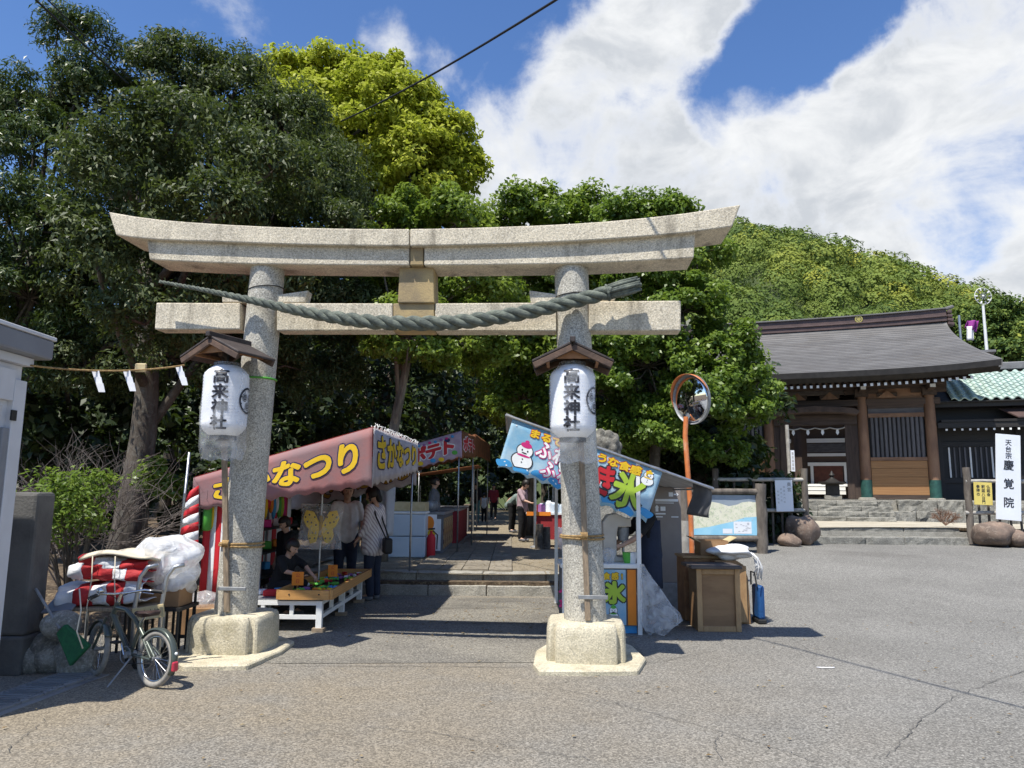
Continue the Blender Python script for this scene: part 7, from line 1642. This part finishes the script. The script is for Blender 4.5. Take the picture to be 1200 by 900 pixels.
for k, (x, w_, z_, th) in enumerate(((-.13, .055, .02, .02), (-.10, .085, .03, .04), (-.02, .08, .02, .045), (.08, .04, .01, .035), (.15, .022, .005, .025))):
    c = sd0 + fwd * x + Vector((0, 0, z_)); vs += [c + lft * w_, c + Vector((0, 0, .012)), c - lft * w_, c - lft * w_ * .8 - Vector((0, 0, th)), c + lft * w_ * .8 - Vector((0, 0, th))]
MB().add(vs, [(5 * k + j, 5 * k + (j + 1) % 5, 5 * k + 5 + (j + 1) % 5, 5 * k + 5 + j) for k in range(4) for j in range(5)] + [(0, 1, 2, 3, 4), (24, 23, 22, 21, 20)]).build('saddle', 'saddle', bk, smooth=60, bevel=.006)
tb_('seat_post', [sc_, sd0], .013, 'chrome')
MB().tube([bb - lft * .05, bb + lft * .05], .03, 12).build('bottom_bracket', 'dull_metal', bk)
cg = [B(.37 + .075 * math.cos(a), .25 + .075 * math.sin(a), .05) for a in [i * math.pi / 10 for i in range(20)]]; MB().tube(cg, .005, 6, closed=True).build('chainring', 'dull_metal', bk)
for y_ in (.035,): tb_('chain', [B(.37, .325, .05), B(0, .285, .05)], .004, 'black', 5); tb_('chain', [B(.37, .175, .05), B(0, .215, .05)], .004, 'black', 5)
for s, a in ((1, R(60)), (-1, R(240))):
    e = B(.37 + .13 * math.cos(a), .25 + .13 * math.sin(a), .07 * s); tb_('crank', [B(.37, .25, .065 * s), e], .009, 'chrome', 8); MB().box(e + (lean @ lft) * .05 * s, (.08, .07, .02), math.atan2(fwd.y, fwd.x)).build('pedal', 'black', bk, bevel=.004)
ks0 = B(.30, .24, .03); tb_('kickstand', [ks0, Vector((ks0.x + lft.x * .20 - fwd.x * -.02, ks0.y + lft.y * .20, .012))], .009, 'dull_metal', 8)
ks0 = B(.30, .24, .03); o_ = -lft; tb_('kickstand', [ks0, Vector((ks0.x + o_.x * .17 + fwd.x * .06, ks0.y + o_.y * .17 + fwd.y * .06, .012))], .009, 'black', 8)

bk.scale = (.87, .87, .87)
# ------------------------------------------------------------------ loaded cart behind the bicycle
CYv = 6.95; c0 = at(135, 700, CYv); cz = .50
ct = thing('hand_cart', 'steel-framed hand cart with a small wooden name plate', 'cart', Vector((c0.x, CYv, 0)))
MB().box((c0.x, CYv, cz), (.78, .5, .03)).build('deck', 'batten', ct, bevel=.004)
for dx in (-.36, .36):
    for dy in (-.22, .22): MB().tube([(c0.x + dx, CYv + dy, .06), (c0.x + dx, CYv + dy, cz - .015)], .014, 8).build('leg', 'steel', ct); 
for dx in (-.36, .36):
    for dy in (-.22, .22):
        w_ = Vector((c0.x + dx, CYv + dy, .05)); MB().tube([w_ - Vector((0, .015, 0)), w_ + Vector((0, .015, 0))], .05, 16).build('wheel', 'black', ct)
for px in (159, 190):
    q = at(px, 700, CYv - .3); top = at(px + 8, 662, CYv - .3); MB().tube([(q.x, q.y, .06), (q.x, q.y, .55), (top.x - .01, top.y, top.z - .10), (top.x + .04, top.y + .02, top.z - .02), (top.x + .12, top.y + .04, top.z)], .018, 10).build('handle_bar', 'steel', ct, smooth=True)
q = at(174, 718, CYv - .32); MB().box(q, (.27, .02, .11), -.05, rot=Matrix.Rotation(R(-9), 3, 'Y')).build('name_plate', 'cream', ct, bevel=.003)
lettering([(c, -.075 + .05 * i, 0, .05, .06) for i, c in enumerate('堀上木村')], .01, lambda u, v, l: q + Matrix.Rotation(R(-9), 3, 'Y') @ Vector((u, -.013 - l, v)), 'ink', ct)
# bundle of striped cloth: rolls lying one on another
bz = cz + .02
bn = thing('cloth_bundle', 'bundle of folded red and white striped festival cloth on the cart', 'cloth', Vector((c0.x - .02, CYv, bz)))
def slump(cx, cy, z, w, d, h, mats, ph):
    n = len(mats)
    for k in range(n):
        def fn(u, v, k=k):
            x = -w / 2 + w * (k + u) / n; a = 2 * math.pi * v; e = 1 + .07 * math.sin(30 * x + ph) + .07 * math.sin(3 * a + ph + 9 * x) + .05 * math.sin(7 * a + 23 * x + 2 * ph)
            return Vector((cx + x, cy + d / 2 * math.copysign(abs(math.cos(a)) ** .6, math.cos(a)) * e, z + h / 2 + h / 2 * math.copysign(abs(math.sin(a)) ** .6, math.sin(a)) * e + .03 * math.sin(4 * x + ph)))
        b = MB().grid(fn, 10, 32); b.build('fold', mats[k], bn, smooth=True, solid=.006)
for n_, c_ in (('fest_red', (.45, .025, .03)), ('fest_white', (.74, .75, .77))): P(n_, c_, tuple(x * .85 for x in c_), sc=7, rough=.7, bump=.9, bsc=11)
slump(c0.x - .04, CYv, bz, .74, .44, .20, ['fest_white', 'fest_red', 'fest_white', 'fest_red', 'fest_white'], 0)
slump(c0.x - .0, CYv - .02, bz + .20, .66, .40, .15, ['fest_white', 'fest_red', 'fest_red', 'fest_white', 'fest_red'], 2)
slump(c0.x + .06, CYv - .01, bz + .33, .62, .38, .10, ['fest_red', 'fest_white', 'fest_white', 'fest_red', 'fest_red'], 4)
P('cream_cloth', (.62, .56, .44), (.54, .48, .37), sc=5, rough=.85, bump=.2)
MB().grid(lambda u, v: Vector((c0.x - .22 + .62 * u, CYv - .24 + .46 * v, bz + .418 + .03 * math.sin(5 * u) + .025 * math.sin(6 * v + 2 * u) + .03 * u - .06 * max(0, .25 - v))), 16, 10).build('cream_sheet', 'cream_cloth', bn, smooth=True, solid=.02)
b = MB()
for k in range(2): x = c0.x - .1 + .2 * k; b.tube([(x, CYv - .25, bz + .44), (x + .02, CYv - .27, bz + .25), (x + .05 * (k % 2), CYv - .27, bz + .0), (x + .02, CYv - .27, bz - .12 - .1 * (k % 3))], .005, 5)
b.build('cords', 'cream_cloth', bn, smooth=True)
wb_ = at(195, 660, CYv + .25)
rs = np.random.default_rng(5); ks2 = rs.normal(0, 3.5, (9, 3)); ph2 = rs.uniform(0, 6, 9)
f_ = lambda d: 1 + .055 * sum(math.sin(float(k @ np.array(d)) + p_) for k, p_ in zip(ks2, ph2)) + .03 * math.sin(14 * d.x + 9 * d.z) * abs(math.cos(7 * d.y))
o = MB().ball(wb_ + Vector((-.02, 0, .02)), (.33, .26, .24), 40, 28, f_).build('plastic_sack', 'film_white', smooth=True); tag(o, 'large crumpled white plastic sack on top of the cart load', 'bag')
o = MB().ball(wb_ + Vector((.08, .02, -.17)), (.2, .18, .14), 30, 20, f_).build('plastic_sack', 'film_white', smooth=True); tag(o, 'smaller white plastic sack hanging below the crumpled sack', 'bag')
stn = thing('sack_stand', 'dark folding stand under the white plastic sacks', 'stand', Vector((wb_.x, wb_.y, 0)))
MB().box((wb_.x, wb_.y, .46), (.5, .42, .03)).build('top', 'black', stn)
for dx in (-.22, .22):
    for dy in (-.17, .17): MB().tube([(wb_.x + dx, wb_.y + dy, 0), (wb_.x + dx, wb_.y + dy, .45)], .014, 8).build('leg', 'black', stn)
MB().box((wb_.x + .03, wb_.y, .56), (.36, .3, .17)).build('crate', 'cardboard', stn, bevel=.005)
P('broom_green', (.02, .14, .05), (.015, .10, .04), sc=30, rough=.8, bump=.5)
# broom, dustpan and a tilted panel by the gatepost
p0 = at(42, 690, 6.55); p1 = at(70, 737, 6.4)
t = thing('broom', 'green bristled broom leaning by the stone heap', 'broom', Vector((at(85, 760, 6.3).x, 6.3, 0)))
MB().tube([p0, p1], .012, 8).build('handle', 'dull_metal', t)
hd_ = at(84, 757, 6.35); d_ = (hd_ - p1).normalized(); s_ = d_.cross(Vector((0, 1, 0))).normalized()
b = MB(); b.prism([p1 - s_ * .05, p1 + s_ * .05, hd_ + d_ * .12 + s_ * .11, hd_ + d_ * .12 - s_ * .11], (0, .05, 0)); b.build('bristles', 'broom_green', t, bevel=.01)
pn = at(74, 708, 6.75); o = MB().box(pn, (.28, .22, .02), rot=Matrix.Rotation(R(28), 3, 'X') @ Matrix.Rotation(R(-8), 3, 'Y')).build('tilted_panel', 'kiosk_grey', bevel=.004); tag(o, 'small grey panel lying tilted on the stone heap', 'panel')
b = MB(); b.tube([at(93, 690, 6.2), at(95, 715, 6.15), at(90, 740, 6.1), at(97, 760, 6.1)], .006, 6); o = b.build('loose_cord', 'cream_cloth', smooth=True); tag(o, 'pale cord hanging down beside the bicycle handlebar', 'cord')

# ------------------------------------------------------------------ overhead lines and the festival string
def line(name, label, pts, r, sag=0, cat='wire', mat='wire'):
    out = []
    for a, b_ in zip(pts[:-1], pts[1:]):
        for k in range(12): q = k / 12; p = a.lerp(b_, q); p.z -= sag * 4 * q * (1 - q); out.append(p)
    out.append(pts[-1]); o = MB().tube(out, r, 6).build(name, mat, smooth=True); return tag(o, label, cat)
line('power_line', 'twisted black overhead cable crossing in front of the yellow-green crown', [at(760, -70, 5.5) * 1.45 - at(400, 142, 12.5) * .45, at(760, -70, 5.5), at(400, 142, 12.5)], .014, .10)
line('power_line', 'paired black cable running down into the dark evergreen', [at(-30, -70, 7.0) * 2.2 - at(150, 98, 10.2) * 1.2, at(-30, -70, 7.0), at(150, 98, 10.2)], .014, .03)
line('power_line', 'thinner black cable beside the paired cable above the kiosk', [at(-12, -70, 7.1) * 2.2 - at(152, 92, 10.25) * 1.2, at(-12, -70, 7.1), at(152, 92, 10.25)], .009, .03)
sa, sb_ = Vector((KX + .03, KY - .02, kz + .01)), tp(216, 428, .62)
string = thing('paper_streamer_line', 'straw string with white paper streamers from kiosk to torii', 'string', sa.lerp(sb_, .5))
pts = [sa.lerp(sb_, k / 30) - Vector((0, 0, .05 * 4 * (k / 30) * (1 - k / 30))) for k in range(31)]
MB().tube(pts, .008, 6).build('string', 'rope_straw', string, smooth=True)
for f_ in (.40, .62, .97):
    q = pts[int(f_ * 30)]; w_ = .045
    for k in range(3):
        off = Vector((.028 * k, -.01 * k, -.055 * k)); MB().prism([q + off + Vector((-w_, 0, 0)), q + off + Vector((w_ * .4, 0, 0)), q + off + Vector((w_ * .9, 0, -.075)), q + off + Vector((-w_ * .3, 0, -.075))], (0, .003, 0)).build('paper_fold', 'paper', string)
q = at(165, 431, 8.3); o = MB().box(q, (.13, .03, .10)).build('light_fixture', 'cream', bevel=.01); tag(o, 'small tan board in the evergreen behind the paper streamers', 'board')
# leaning steel pole and dark trunk prop behind the fishing stall
o = MB().tube([Vector((at(208, 640, 9.3).x, 9.3, .1)), at(222, 530, 9.3)], .018, 8).build('steel_pole', 'steel', smooth=True); tag(o, 'grey steel pole leaning behind the striped drape', 'pole')
